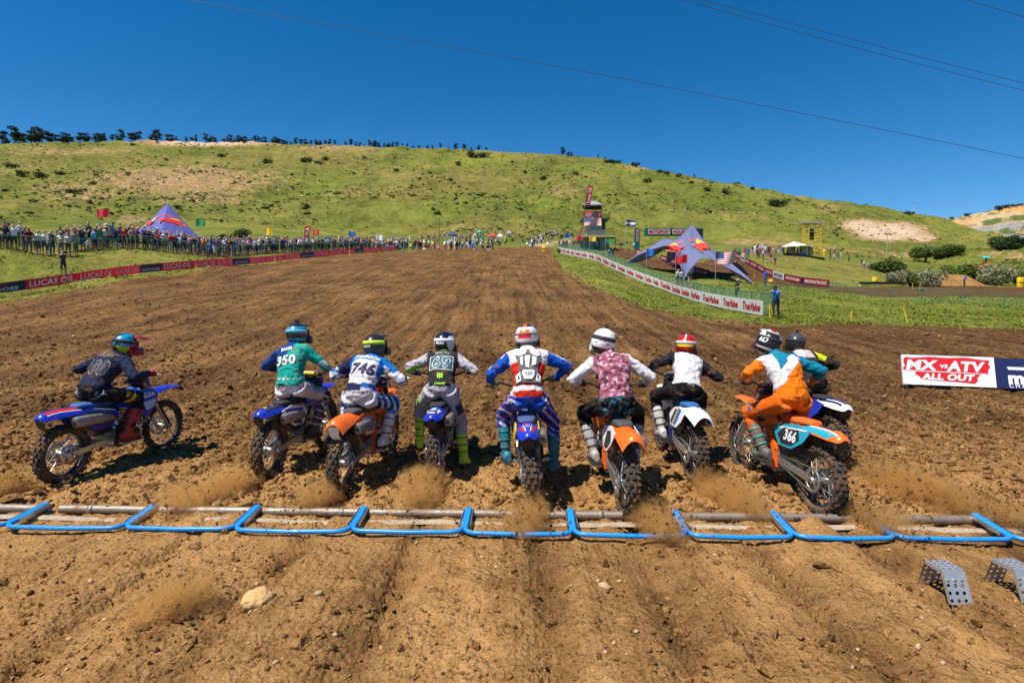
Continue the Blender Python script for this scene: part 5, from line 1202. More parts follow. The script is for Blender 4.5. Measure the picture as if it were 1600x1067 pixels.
# 8
b = bike_at(1279, 801, -5, 3, 'orange and teal dirt bike numbered 366 at the right end of the row', B8)
bd, bv, bk, _ = make_rider(b, 'rider in orange, teal and white kit on the bike numbered 366', (-.05, .50, 1.03), R(38), R(-6), dict(kit=k8, helmet=h8, strap=STRAP('black', BLK), visor=VIS('white', WHITE), chin=(.12, .03, .05), glove=glv('black', BLK), boot=boots((.10, .10, .10), cs(60, 190, 160), (.55, .55, .56), 'mint'), seed=8, mark=('6D', (-.10, -.13, .02), (.8, -.6, 0), .10, .06, LET['white'])), elbow=((-1, -0.45, -0.50), (1, -0.50, -0.30)), head=(R(-16), R(4), R(16)), headoff=(-.03, .02, 0))

# ------------------------------------------------------------------ starting gate
GATEB = mat('gate_blue', (.010, .23, .62), .36, noise=.12, dirt=.16, coat=.2); PIPE = mat('gate_pipe', (.26, .22, .18), .55, .6, noise=.3, dirt=.5)
GA = R(-1.9); GD = Vector((math.cos(GA), math.sin(GA), 0)); GF = Vector((-GD.y, GD.x, 0)); G0 = Vector((0, 4.69, 0))
def gp(x, f, z=0.0): return G0 + GD * x + GF * f + Vector((0, 0, z))
gnames = ['leftmost blue gate at the picture edge', 'second blue gate from the left, before the navy rider', 'third blue gate from the left, clouded by dust', 'blue gate behind the rider numbered 746', 'blue gate behind the black-vested rider', 'blue gate behind the red white and blue rider', 'blue gate behind the pink camouflage rider', 'blue gate behind the white-backed rider', 'blue gate behind the orange-clad rider', 'blue gate before the steel ramps', 'rightmost blue gate at the picture edge']
tips = [-100, 70, 240, 400, 567, 730, 888, 1052, 1205, 1350, 1520, 1690]
for k in range(11):
    xa, xb = [(t - 800) / 889 * 5.26 / (1 + (t - 800) / 889 * .0332) + .012 for t in (tips[k], tips[k+1])]; xb -= .024
    y0 = random.uniform(-.012, .012); z = .05
    o = empty('starting_gate', gp((xa + xb) / 2, 0), (0, 0, GA), gnames[k] + ', fallen on the dirt', 'starting gate', 'fallen blue starting gates')
    L = lambda x, f, zz: (x - (xa + xb) / 2, f, zz)
    r = .10; zt = .088
    pts = [L(xa, .46, zt), L(xa, .26, .062)] + [L(xa + r * (1 - math.cos(w)), y0 + r * (1 - math.sin(w)), z) for w in [R(q) for q in (0, 22, 45, 68, 90)]] + [L((xa + xb) / 2, y0 - .004, z - .006)] + [L(xb - r * (1 - math.sin(w)), y0 + r * (1 - math.cos(w)), z) for w in [R(q) for q in (0, 22, 45, 68, 90)]] + [L(xb, .26, .062), L(xb, .46, zt)]
    f = MB().tube(pts, .0205, 10).build('gate_frame', GATEB, o)
    for s, x in ((1, xa), (-1, xb)):
        MB().beam(L(x + s * .036, .12, .05), L(x + s * .028, .45, .080), .007, .032).build('brace', STEEL, o)
        m = MB(); m.box(L(x, .46, zt - .012), (.010, .05, .045)); m.box(L(x, .45, .05), (.05, .03, .045)); m.build('hinge', GATEB, o)
for xa, xb, lb in ((-6.6, -4.42, 'short dull steel pipe behind the leftmost gates'), (-4.30, 4.6, 'long rusty steel pipe the blue gates are hinged on'), (4.66, 9.5, 'steel pipe at the right end of the start gate')):
    pc = empty('steel_pipe', gp((xa + xb) / 2, .465, .040), (0, 0, GA), lb, 'pipe'); h = (xb - xa) / 2
    MB().tube([(-h + h * 2 * k / 20, .004 * math.sin(k * 1.7), .002 * math.sin(k * 2.3)) for k in range(21)], .040, 14).build('pipe', PIPE, pc)
    for k in range(int(h * 2 / 2.4) + 1): MB().lathe([(.040, -.025), (.0435, -.025), (.0435, .025), (.040, .025)], 14, M=Matrix.Translation((-h + .3 + 2.4 * k, 0, 0))).build('collar', PIPE, pc)
m = MB(); m.sheet([[gp(-7 + .4 * k, f, z - .022 + .012 * math.sin(k * 1.3)) for k in range(43)] for f, z in ((.28, .02), (.29, .040), (.345, .042), (.355, .02))], 0, True, .03)
tag(m.build('concrete_sill', mat('sill_concrete', (.36, .29, .21), .9, noise=.25, dirt=.45, bump=.5)), 'pale concrete sill running along under the blue gates', 'sill')
# ------------------------------------------------------------------ perforated kick stands
def plate_holes(w, l, nx, ny, r, th, skip=0):
    """flat plate in xy with round holes, real thickness"""
    b = MB(); n = 12; cw, cl = w / nx, l / ny
    for i in range(nx):
        for j in range(ny):
            c = Vector((-w/2 + cw*(i+.5), cl*(j+.5), 0)); 
            ring = [c + Vector((r*math.cos(2*math.pi*k/n), r*math.sin(2*math.pi*k/n), 0)) for k in range(n)]
            out = []
            for k in range(n):
                a = 2*math.pi*k/n; q = max(abs(math.cos(a)) / (cw/2), abs(math.sin(a)) / (cl/2)); out.append(c + Vector((math.cos(a)/q, math.sin(a)/q, 0)))
            # corners of the cell
            cor = [c + Vector((sx*cw/2, sy*cl/2, 0)) for sx, sy in ((1,1),(-1,1),(-1,-1),(1,-1))]
            for zz in (0, -th):
                b.add([p + Vector((0,0,zz)) for p in ring + out], [(k, (k+1) % n, n+(k+1) % n, n+k) for k in range(n)])
                for q in range(4):
                    a0 = math.atan2((cor[q]-c).y, (cor[q]-c).x) % (2*math.pi); k = int(a0 / (2*math.pi/n)); b.add([p + Vector((0,0,zz)) for p in (out[k], cor[q], out[(k+1) % n])], [(0, 1, 2)])
            b.add(ring + [p - Vector((0,0,th)) for p in ring], [(k, n+k, n+(k+1) % n, (k+1) % n) for k in range(n)])
    return b
SHEETM = mat('galvanised_sheet', (.50, .50, .50), .36, .65, noise=.10, nscale=30, dirt=.14)
def kick_stand(loc, rz, label):
    o = empty('kick_stand', loc, (0, 0, rz), label, 'steel stand', 'perforated steel stands behind the gate')
    w, h, tl = .145, .205, .150
    def put(name, b, M): b.v = [tuple(M @ Vector(v)) for v in b.v]; return b.build(name, SHEETM, o)
    T = Matrix.Translation
    put('top_plate', plate_holes(w, tl, 3, 4, .011, .004), T((0, -tl/2, h)))
    put('front_leg', plate_holes(w, .142, 3, 3, .0125, .004), T((0, -tl/2 - .003, h - .072)) @ Matrix.Translation((0, -.022, 0)) @ Matrix.Rotation(R(180), 4, 'Z') @ Matrix.Rotation(R(-68), 4, 'X'))
    b = MB(); b.add([(-w/2, -tl/2, h), (w/2, -tl/2, h), (w/2, -tl/2 - .027, h - .078), (-w/2, -tl/2 - .027, h - .078), (-w/2, -tl/2+.004, h-.004), (w/2, -tl/2+.004, h-.004), (w/2, -tl/2 - .023, h - .080), (-w/2, -tl/2 - .023, h - .080)], [(0,1,2,3),(7,6,5,4),(1,0,4,5),(2,1,5,6),(3,2,6,7),(0,3,7,4)])
    for k in range(3): b.lathe([(.006, 0), (.012, .003), (.012, .004), (.001, .007)], 10, M=T(((k-1)*.048, -tl/2 - .024, h - .060)) @ Matrix.Rotation(R(20), 4, 'X') @ Matrix.Rotation(R(90), 4, 'Z') @ Matrix.Rotation(R(180), 4, 'Y'))
    b.build('bend', SHEETM, o)
    put('back_leg', plate_holes(w, .215, 3, 5, .0125, .004), T((0, tl/2 + .002, h - .002)) @ Matrix.Rotation(R(-72), 4, 'X'))
    for s in (-1, 1):
        fl = MB(); fl.box((s*(w/2 + .002), 0, h - .012), (.003, tl, .026)); fl.beam((s*(w/2+.002), -tl/2 - .002, h - .01), (s*(w/2+.002), -tl/2 - .085, .01), .003, .024)
        fl.build('flange', SHEETM, o)
    return o
for x, y, rz, lb in ((1473, 920, 1, 'nearer perforated steel stand behind the gate, fully in view'), (1580, 922, 4, 'perforated steel stand cut by the right picture edge')):
    X, Y = place(x, y); kick_stand((X, Y, ground_z(X, Y) - .005), R(rz), lb)
# ------------------------------------------------------------------ tan stone
V_, F_ = [], []
bm = bmesh.new(); bmesh.ops.create_icosphere(bm, subdivisions=4, radius=1)
for v in bm.verts:
    p = v.co.copy(); q = np.array([p.x * 1.6 + 3]), np.array([p.y * 1.6 + p.z * 1.3])
    d = 1 + .16 * fbm(q[0], q[1], 201, 4)[0] + .05 * perlin(q[0] * 5, q[1] * 5, 207)[0]
    if p.dot(Vector((.5, -.5, .7))) > .62: d *= .62 / p.dot(Vector((.5, -.5, .7))) * .3 + .7
    v.co = Vector((p.x * .105 * d, p.y * .085 * d, p.z * .075 * d))
me = bpy.data.meshes.new('stone'); bm.to_mesh(me); bm.free(); me.polygons.foreach_set('use_smooth', np.ones(len(me.polygons), bool))
me.materials.append(mat('tan_stone', (.50, .31, .13), .85, noise=.35, nscale=22, bump=.6, bscale=45))
X, Y = place(404, 944); tag(obj('stone', me, None, (X, Y, ground_z(X, Y) + .042), (0, 0, .5)), 'tan fist-sized stone lying on the bare dirt behind the gate', 'stone')
# ------------------------------------------------------------------ banners strung along the course
class Ribbon:
    """an upright strip of cloth that follows a line on the ground"""
    def __init__(s, pts, smooth=2):
        P = resample(pts, .8)
        for _ in range(smooth * 4): P = [P[0]] + [(a + b * 2 + c) / 4 for a, b, c in zip(P, P[1:], P[2:])] + [P[-1]]
        s.P = P; s.S = [0.0]
        for a, b in zip(P, P[1:]): s.S.append(s.S[-1] + (b - a).length)
        s.L = s.S[-1]
    def at(s, d, h=0, off=0):
        i = min(max(int(np.searchsorted(s.S, d)) - 1, 0), len(s.P) - 2); t = (d - s.S[i]) / max(1e-6, s.S[i+1] - s.S[i])
        p = s.P[i].lerp(s.P[i+1], t); a, b = s.P[max(i-1, 0)], s.P[min(i+2, len(s.P)-1)]; tg = b - a; n = Vector((tg.y, -tg.x, 0)).normalized()
        wv = .02 * math.sin(d * 1.9)
        return p + Vector((0, 0, h)) + n * (off + wv)
    def near(s, x):
        return min(range(len(s.P)), key=lambda i: abs(proj(*[np.array(q) for q in s.P[i]])[0] - x))
    def dist_px(s, x): return s.S[s.near(x)]
def vinyl(k, v):
    m = mat('banner_' + k, v, .6, noise=.06, nscale=3); N, L = nodes(m); b = N['Principled BSDF']; t = N.new('ShaderNodeBsdfTranslucent'); x = N.new('ShaderNodeMixShader'); x.inputs[0].default_value = .38
    L.new(b.inputs['Base Color'].links[0].from_socket, t.inputs[0]); L.new(b.outputs[0], x.inputs[1]); L.new(t.outputs[0], x.inputs[2]); L.new(x.outputs[0], N['Material Output'].inputs[0]); return m
PRINT = {k: vinyl(k, v) for k, v in dict(red=(.58, .018, .032), navy=(.022, .024, .062), white=(.76, .74, .72), scarlet=(.50, .015, .02), teal=(.0, .17, .20), sky=(.02, .13, .32)).items()}
def banner(name, rib, d0, d1, h0, h, col, texts, label, group, cat='banner', posts=0, over=None):
    c = rib.at((d0 + d1) / 2); o = empty(name, c, (0, 0, 0), label, cat, group)
    n = max(2, int((d1 - d0) / .25)); W_ = lambda d, hh, off=0: rib.at(d, hh, off) - c
    MB().sheet([[W_(d0 + (d1 - d0) * k / n, hh) for k in range(n + 1)] for hh in (h0, h0 + h * .33, h0 + h * .67, h0 + h)], 0, True).build('cloth', PRINT[col], o)
    for (txt, a, b, lo, hi, tc, bold, sh) in texts:
        bm = bmesh.new(); v, f = words2d(txt, 1, 1, bold, sh); vs = [bm.verts.new((x, y, 0)) for x, y in v]
        for q in f:
            try: bm.faces.new([vs[i] for i in q])
            except ValueError: pass
        D = d1 - d0; step = .25 / max(.25, (b - a) * D)
        k = -.5 + step
        while k < .5: bmesh.ops.bisect_plane(bm, geom=bm.verts[:] + bm.edges[:] + bm.faces[:], plane_co=(k, 0, 0), plane_no=(1, 0, 0)); k += step
        for p in bm.verts: p.co = W_(d0 + D * (a + (b - a) * (p.co.x + .5)), h0 + h * (lo + (hi - lo) * (p.co.y + .5)), .022)
        me = bpy.data.meshes.new('lettering'); bm.to_mesh(me); bm.free(); me.materials.append(PRINT[tc]); obj('lettering', me, o)
    for k in range(posts):
        d = d0 + (d1 - d0) * (k + .5) / posts; p = W_(d, 0, -.05); MB().box(p + Vector((0, 0, h * .55)), (.045, .045, h * 1.15 + .4)).build('stake', mat('stake_wood', (.42, .30, .17), .8, noise=.3), o)
    return o
lp = [hit(x, y) + Vector((0, 0, .02)) for x, y in ((-70,470),(0,459.5),(40,455.5),(100,447.5),(160,437),(220,427.5),(255,425.5),(312,420),(367,416),(400,413.5),(470,405),(550,397.3),(580,395.2),(622,392.6))]
LB = Ribbon(lp)
for k, (xa, xb) in enumerate(((-60, 39), (39.5, 219.5), (220, 254.5), (255, 367), (367.5, 389.5), (390, 471.5), (472, 489.5), (490, 552.5), (553, 567.5), (568, 620))):
    a, b = LB.dist_px(xa), LB.dist_px(xb)
    if k % 2: 
        nt = 2 if k == 9 else 3
        banner('track_banner', LB, a, b, .06, .60, 'red', [('LUCAS OIL', (q + .06) / nt, (q + .94) / nt, .20, .82, 'white', .03, .12) for q in range(nt)],
               'red trackside banner with repeated white capitals, ' + {1: 'nearest to the camera at left', 3: 'below the photographer with a tripod', 5: 'below the yellow flag', 7: 'below the blue flag', 9: 'farthest, ending at the crest'}[k], 'banners along the left of the track', posts=max(2, int((b - a) / 4)))
    else:
        banner('track_banner', LB, a, b, .06, .60, 'navy', [('LUCAS OIL', .24, .76, .58, .86, 'red', .03, .1), ('MOTOCROSS', .10, .90, .16, .50, 'white', .04, .1)],
               'navy trackside banner reading MOTOCROSS, ' + {0: 'at the left picture edge', 2: 'right of the nearest red one', 4: 'right of the tripod photographer', 6: 'below the red feather banner', 8: 'small, near the crest'}[k], 'banners along the left of the track', posts=1)
rp = [hit(x, y) + Vector((0, 0, .02)) for x, y in ((872,395.5),(893,400),(914,404.5),(930,407),(951,418),(977,430),(1004,442),(1030,451),(1056,462),(1082,470.5),(1109,478.7),(1135,484.5),(1161,489.5),(1191.5,495))]
RB = Ribbon(rp)
edges = [872, 908, 930, 952, 978, 1004, 1031, 1064, 1098, 1128, 1160, 1191]; cuts = [0.0] + [RB.dist_px(x) for x in edges[1:-1]] + [RB.L]
nt_ = [5, 2, 2, 2, 2, 2, 2, 2, 1, 1, 1]
wh = ['farthest, below the tower', 'below the green flag', 'second bend below the tower', 'left of the blue flag', 'below the blue flag', 'left of the tent leg', 'below the three onlookers', 'right of the three onlookers', 'left of the man in a white cap', 'below the man in a white cap', 'nearest, beside the cameraman']
for k in range(11):
    banner('course_banner', RB, cuts[k] + .02, cuts[k+1] - .02, .05, .80, 'white', [('TrueValue', (q + .10) / nt_[k], (q + .90) / nt_[k], .22, .80, 'scarlet', .035, .30) for q in range(nt_[k])], 'white banner with red script lettering, ' + wh[k], 'white banners along the right of the track', posts=0)
# ------------------------------------------------------------------ fences
FGREEN = mat('fence_green', (.015, .16, .10), .5, noise=.15)
def mesh_mat(name, col, fac):
    if name in MATS: return MATS[name]
    m = mat(name, col, .7); N, L = nodes(m); b = N['Principled BSDF']; t = N.new('ShaderNodeBsdfTransparent'); x = N.new('ShaderNodeMixShader'); x.inputs[0].default_value = fac
    L.new(t.outputs[0], x.inputs[1]); L.new(b.outputs[0], x.inputs[2]); L.new(x.outputs[0], N['Material Output'].inputs[0]); return m
def fence(rib, h, step, label, off=0.0, net=.30, r=.035, netcol=(.02, .20, .13), rails=(1.0,), d0=0, d1=None):
    d1 = d1 or rib.L; c = rib.at((d0 + d1) / 2, 0, off); o = empty('mesh_fence', c, (0, 0, 0), label, 'fence')
    n = int((d1 - d0) / step); 
    pm = MB().tube([(0, 0, -.3), (0, 0, h + .05)], r, 6).mesh('post', FGREEN)
    for k in range(n + 1): obj('post', pm, o, rib.at(d0 + (d1 - d0) * k / n, 0, off) - c)
    for q in rails: MB().tube([rib.at(d0 + (d1 - d0) * k / (n * 2), h * q, off) - c for k in range(n * 2 + 1)], r * .6, 6).build('rail', FGREEN, o)
    MB().sheet([[rib.at(d0 + (d1 - d0) * k / (n * 2), hh, off) - c for k in range(n * 2 + 1)] for hh in (.05, h * .5, h * .98)], 0, True).build('netting', mesh_mat('netting_%d' % (net * 100), netcol, net), o)
    return o
fence(RB, 1.25, 3.2, 'green mesh fence on posts standing behind the white banners', -.55, .38)
o = empty('stake_row', RB.at(RB.L / 2), (0, 0, 0), 'row of pale wooden stakes behind the white banners', 'stakes'); c = RB.at(RB.L / 2)
sm_ = MB().box((0, 0, .55), (.05, .03, 1.3)).mesh('stake', mat('stake_wood', (.42, .30, .17), .8, noise=.3))
for k in range(36): obj('stake', sm_, o, RB.at(RB.L * (k + .3) / 36, 0, -.16) - c)
fp = Ribbon([hit(x, y) for x, y in ((1190,470),(1240,462),(1316,458),(1360,463),(1409,470),(1461,473),(1524,477),(1596,485),(1700,500))])
fence(fp, 1.05, 2.9, 'low green wire fence crossing the grass at right', 0, .14, .028)
CROWD = Ribbon([Vector((at(x, 400, Y).x, Y, H0(at(x, 400, Y).x, Y))) for x, Y in ((-60, 39), (0, 40.5), (130, 45), (230, 50), (300, 55), (375, 62), (450, 70), (550, 84), (615, 98), (640, 108))])
fence(CROWD, 1.1, 4.6, 'dark green rail fence the left crowd leans on', .35, .16, .05, (.02, .10, .06))
# ------------------------------------------------------------------ people at the fences
def obj_col_mat(name, prop, rough=.85):
    m = mat(name, (.5, .5, .5), rough); N, L = nodes(m); a = N.new('ShaderNodeAttribute'); a.attribute_type = 'OBJECT'; a.attribute_name = prop
    L.new(a.outputs['Color'], N['Principled BSDF'].inputs['Base Color']); return m
PM = [obj_col_mat('spectator_skin', 'skin_col', .6), obj_col_mat('spectator_shirt', 'shirt_col'), obj_col_mat('spectator_bottoms', 'pants_col'), obj_col_mat('spectator_hat', 'hat_col'), mat('spectator_shoe', (.06, .055, .05), .8)]
def person_mesh(name, hands, lean=0.0, feet=None, legs='long', hat='cap', sit=False, vox=.034, sleeves='short', extra=None, female=False):
    """standing figure 1.74 m tall facing -Y"""
    b = MB(); hipz = .93 if not sit else .45; H = Vector((0, 0, hipz)); d = Vector((0, -math.sin(lean), math.cos(lean)))
    L = .50; N_ = H + d * L; X = Vector((1, 0, 0)); w = .88 if female else 1
    rg = []
    for t, hw, hd in ((-.16, .09, .08), (-.08, .145, .11), (.05, .160, .115), (.30, .140, .105), (.62, .180 * w, .118), (.82, .195 * w, .105), (.93, .14, .08), (1.0, .065, .06)): rg.append(superellipse(H + d * L * t, X, d.cross(X), hw, hd, 12, .85))
    loft(b, rg); hc = N_ + Vector((0, -.03 - .06 * math.sin(lean), .175)); b.tube([N_, hc], [.055, .06], 8)
    loft(b, [superellipse(hc + Vector((0, 0, z)), X, (0, 1, 0), r * .80, r * .98, 10) for z, r in ((-.135, .035), (-.11, .065), (-.03, .092), (.04, .098), (.09, .075), (.115, .03))])
    b.box(hc + Vector((0, -.10, -.03)), (.025, .03, .035))
    segs = [('torso', H - d * .1, N_, .16), ('head', hc + Vector((0, 0, -.12)), hc + Vector((0, 0, .02)), .09), ('top', hc + Vector((0, .03, .06)), hc + Vector((0, .01, .11)), .08)]
    if hat == 'cap': loft(b, [superellipse(hc + Vector((0, -.10, .052)), X, (0, 1, 0), .075, .10, 10), superellipse(hc + Vector((0, -.09, .070)), X, (0, 1, 0), .07, .09, 10)]); segs.append(('top', hc + Vector((0, -.17, .06)), hc + Vector((0, -.08, .06)), .05))
    if hat == 'brim': loft(b, [superellipse(hc + Vector((0, 0, z)), X, (0, 1, 0), .19, .20, 12) for z in (.045, .065)]); segs += [('top', hc + Vector((x, y, .055)), hc + Vector((x * .5, y * .5, .055)), .06) for x, y in ((.18, 0), (-.18, 0), (0, .18), (0, -.18))]
    if hat == 'hair': loft(b, [superellipse(hc + Vector((0, .05, z)), X, (0, 1, 0), .075, .05, 8) for z in (.02, -.14, -.22)]); segs.append(('top', hc + Vector((0, .07, 0)), hc + Vector((0, .07, -.2)), .05))
    for i, s in enumerate((-1, 1)):
        sh = H + d * L * .85 + X * s * .165 * w; t = Vector(hands[i]); el, wr = ik(sh, t, .29, .26, (s * .7, .4, -.6)); b.tube([sh - X * s * .05, sh, sh.lerp(el, .5), el, el.lerp(wr, .6), wr, wr + (wr - el).normalized() * .12], [.065, .062, .052, .043, .038, .03, .028], 8)
        segs += [('ua', sh, el, .055), ('fa', el, wr + (wr - el).normalized() * .12, .042)]
        hp = H + X * s * .085; ft = Vector(feet[i]) if feet else Vector((s * .11, .0, .06)); kn, an = ik(hp, ft, .44, .44, (s * .1, -1, 0)); b.tube([hp, hp.lerp(kn, .5), kn, kn.lerp(an, .4), an], [.098, .085, .062, .058, .042], 9); b.tube([an + Vector((0, .04, -.025)), an + Vector((s * .02, -.08, -.03)), an + Vector((s * .03, -.17, -.04))], [.045, .045, .03], 8)
        segs += [('th', hp, kn, .085), ('sh', kn, an, .055), ('foot', an + Vector((0, .03, -.03)), an + Vector((0, -.15, -.035)), .045)]
    if extra: extra(b, segs)
    me = remesh(b, vox, 2); n = len(me.vertices); P = np.empty(n * 3); me.vertices.foreach_get('co', P); P = P.reshape(-1, 3)
    nf = len(me.polygons); Cn = np.empty(nf * 3); me.polygons.foreach_get('center', Cn); Cn = Cn.reshape(-1, 3)
    best = np.full(nf, 1e9); wh_ = np.zeros(nf, int); tt = np.zeros(nf)
    for k, (nm, a, c, r) in enumerate(segs):
        t, dd = seg_param(Cn, a, c); dd = dd / r; q = dd < best; best[q] = dd[q]; wh_[q] = k; tt[q] = t[q]
    idx = np.zeros(nf, np.int32)
    for f in range(nf):
        nm, t = segs[wh_[f]][0], tt[f]
        idx[f] = {'torso': 1 if t > .22 else 2, 'head': 0, 'top': 3, 'ua': 1 if (t < .62 or sleeves == 'long') else 0, 'fa': 1 if sleeves == 'long' and t < .62 else 0, 'th': 2, 'sh': 2 if legs == 'long' else (2 if t < .12 else 0), 'foot': 4, 'gear': 4}[nm]
    me.materials.clear()
    for m in PM: me.materials.append(m)
    me.polygons.foreach_set('material_index', idx); me.polygons.foreach_set('use_smooth', np.ones(nf, bool)); me.update(); me.name = name
    return me
RAILH = [(-.22, -.34, 1.08), (.22, -.34, 1.08)]
POSES = [person_mesh('leaning_on_rail', RAILH, .12, legs='short'), person_mesh('arms_down', [(-.28, -.02, .80), (.28, -.04, .80)], .0, legs='long'), person_mesh('phone_raised', [(-.08, -.30, 1.58), (.10, -.30, 1.58)], .0, legs='short', hat='hair'),
         person_mesh('arms_crossed', [(.10, -.20, 1.20), (-.10, -.20, 1.15)], .04, legs='short', hat='brim'), person_mesh('waving', [(-.25, -.05, .82), (.32, -.15, 1.95)], .0, legs='long', sleeves='long'), person_mesh('hands_on_hips', [(-.20, -.06, 1.02), (.20, -.06, 1.02)], -.02, legs='short'),
         person_mesh('leaning_low', [(-.30, -.42, 1.06), (.12, -.42, 1.06)], .30, legs='long', hat='hair', female=True), person_mesh('shading_eyes', [(-.26, 0, .82), (.10, -.20, 1.66)], .0, legs='short', female=True, hat='cap')]
POSE_TXT = ['leaning', 'arms down', 'phone raised', 'arms folded', 'waving', 'hands on hips', 'bending', 'shading eyes']
POSE_HAT = ['cap', 'cap', 'hair', 'brimmed hat', 'cap', 'cap', 'hair', 'cap']
SHIRT = [('white', (.70, .70, .69)), ('black', (.02, .02, .022)), ('grey', (.25, .25, .26)), ('red', (.45, .02, .02)), ('navy', (.015, .025, .09)), ('cobalt', (.015, .10, .45)), ('teal', (.01, .28, .28)), ('yellow', (.65, .45, .02)), ('orange', (.62, .15, .01)), ('pink', (.60, .22, .28)), ('azure', (.12, .38, .62)), ('green', (.03, .22, .05)), ('maroon', (.16, .015, .03)), ('cream', (.55, .47, .34)), ('lime', (.35, .60, .04)), ('purple', (.14, .04, .24))]
SW = [5, 5, 3, 2, 3, 1.6, 1, .6, .8, .8, 1, .7, .8, 1, .3, .5]
PANTS = [('black', (.02, .02, .022)), ('denim', (.05, .09, .18)), ('khaki', (.34, .26, .15)), ('grey', (.16, .16, .165)), ('white', (.6, .6, .6)), ('olive', (.10, .10, .05)), ('brown', (.12, .07, .04))]
HATS = [('black', (.02, .02, .02)), ('white', (.7, .7, .7)), ('red', (.4, .02, .02)), ('blue', (.02, .08, .32)), ('tan', (.45, .34, .2)), ('grey', (.2, .2, .2)), ('teal', (.02, .3, .32))]
HAIR = [('dark', (.03, .02, .014)), ('brown', (.11, .055, .025)), ('blond', (.42, .29, .12)), ('auburn', (.16, .05, .02))]
SKINS = [(.48, .27, .18), (.40, .21, .13), (.52, .32, .23), (.22, .11, .06)]
USED = {}
def spectator(pose, x, y, z, rot, where, group, scale=1.0, shirt=None, pants=None, cat='person', hat=None, label=None):
    pr = random.Random(int(x * 131 + y * 977)); s = shirt or pr.choices(SHIRT, SW)[0]; p = pants or pr.choices(PANTS, [4, 4, 3, 2, .8, 1, 1])[0]
    h = hat or (pr.choice(HAIR) if POSE_HAT[pose] == 'hair' else pr.choice(HATS)); k = pr.uniform(.75, 1.2)
    o = obj('spectator', POSES[pose], None, (x, y, z), (0, 0, rot)); o.scale = (scale * pr.uniform(.95, 1.08), scale * pr.uniform(.95, 1.08), scale)
    o['shirt_col'] = [q * k for q in s[1]]; o['pants_col'] = [q * pr.uniform(.7, 1.2) for q in p[1]]; o['hat_col'] = list(h[1]); o['skin_col'] = list(pr.choice(SKINS))
    hn = '%s %s' % (h[0], 'hair' if POSE_HAT[pose] == 'hair' else POSE_HAT[pose])
    base = label or '%s shirt, %s %s, %s, %s %s' % (s[0], p[0], 'shorts' if pose in (0, 2, 3, 5, 7) else 'trousers', hn, POSE_TXT[pose], where)
    n = USED.get(base, 0); USED[base] = n + 1
    if n: base += ', %s' % ('second', 'third', 'fourth', 'fifth', 'sixth', 'seventh')[min(n - 1, 5)]
    return tag(o, base, cat, group)
MARKS = [(-20, 'at the left edge'), (80, 'left of red flag'), (150, 'below red flag'), (210, 'left of purple tent'), (285, 'before purple tent'), (345, 'right of green flag'), (415, 'below yellow flag'), (480, 'below feather banner'), (550, 'below blue flag'), (620, 'near the crest')]
FARC = []
def left_crowd():
    n = 0; d = .3
    pts = []
    while d < CROWD.L - .5:
        x = proj(*[np.array(q) for q in CROWD.at(d)])[0]
        rows = (2.5 if x < 120 else 2.9 if x < 420 else 2.6)
        for r in range(3):
            if random.random() < rows - r: pts.append((d + random.uniform(-.25, .25), r, x))
        d += .56 if x > 120 else .66
    random.shuffle(pts); pts = sorted(pts, key=lambda q: CROWD.at(q[0]).y); far_ = pts[268:]; pts = pts[:268]
    for d, r, x in far_: p = CROWD.at(d, 0, -.12 - r * .62 - random.uniform(0, .25)); FARC.append((p.x, p.y, H0(p.x, p.y)))
    for d, r, x in pts:
        p = CROWD.at(d, 0, -.12 - r * .62 - random.uniform(0, .25)); tg = CROWD.at(min(d + 1, CROWD.L - .01)) - CROWD.at(max(d - 1, 0)); ang = math.atan2(tg.y, tg.x) + random.uniform(-.5, .5)
        pose = random.choice((0, 0, 6, 2, 5, 3, 7)) if r == 0 else random.choice((1, 2, 3, 4, 5, 7, 7, 1))
        w = min(MARKS, key=lambda m: abs(m[0] - x))[1]
        sc = random.uniform(1.0, 1.15) if random.random() > .07 else random.uniform(.62, .8)
        spectator(pose, p.x, p.y, H0(p.x, p.y) - .02 + (.0 if r < 2 else .10 * r), ang, ('front row ' if r == 0 else 'behind ' if r == 1 else 'far back ') + w, 'spectators along the left fence', sc)
left_crowd()
def crowd_mass(name, label, spots, hs=1.0, sit=.0):
    """far crowd that reads as one mass: simple figures merged into one"""
    V, F, C = [], [], []
    for (x, y, z) in spots:
        th = random.uniform(0, 6.28); c, s = math.cos(th), math.sin(th); k = random.uniform(.88, 1.06) * hs; b = len(V); sh = random.choices(SHIRT, SW)[0][1]; pa = random.choice(PANTS)[1]; sk = random.choice(SKINS); ht = random.choice(HATS + HAIR)[1]; low = random.random() < sit
        prof = [(0, .10, .09, pa), (.45, .15, .12, pa), (.88, .17, .12, pa), (.9, .19, .13, sh), (1.25, .22, .14, sh), (1.42, .19, .11, sh), (1.48, .06, .06, sk), (1.53, .085, .095, sk), (1.66, .09, .10, ht), (1.76, .03, .03, ht)]
        if low: prof = [(0, .28, .30, pa), (.25, .26, .26, pa)] + [(q[0] - .62, q[1], q[2], q[3]) for q in prof[3:]]
        for h, a, d_, col in prof:
            for q in range(6):
                w = q * math.pi / 3; px_, py_ = a * math.cos(w), d_ * math.sin(w); V.append((x + (c * px_ - s * py_) * k, y + (s * px_ + c * py_) * k, z + h * k)); C.append(col)
        n = len(prof)
        F += [(b + i * 6 + q, b + i * 6 + (q + 1) % 6, b + (i + 1) * 6 + (q + 1) % 6, b + (i + 1) * 6 + q) for i in range(n - 1) for q in range(6)]
    o = obj(name, np_mesh(name, V, F, [vcol_mat('crowd_cloth', .9, .2)], True, vcol=C)); return tag(o, label, None, None, 'stuff')
sp_ = list(FARC)
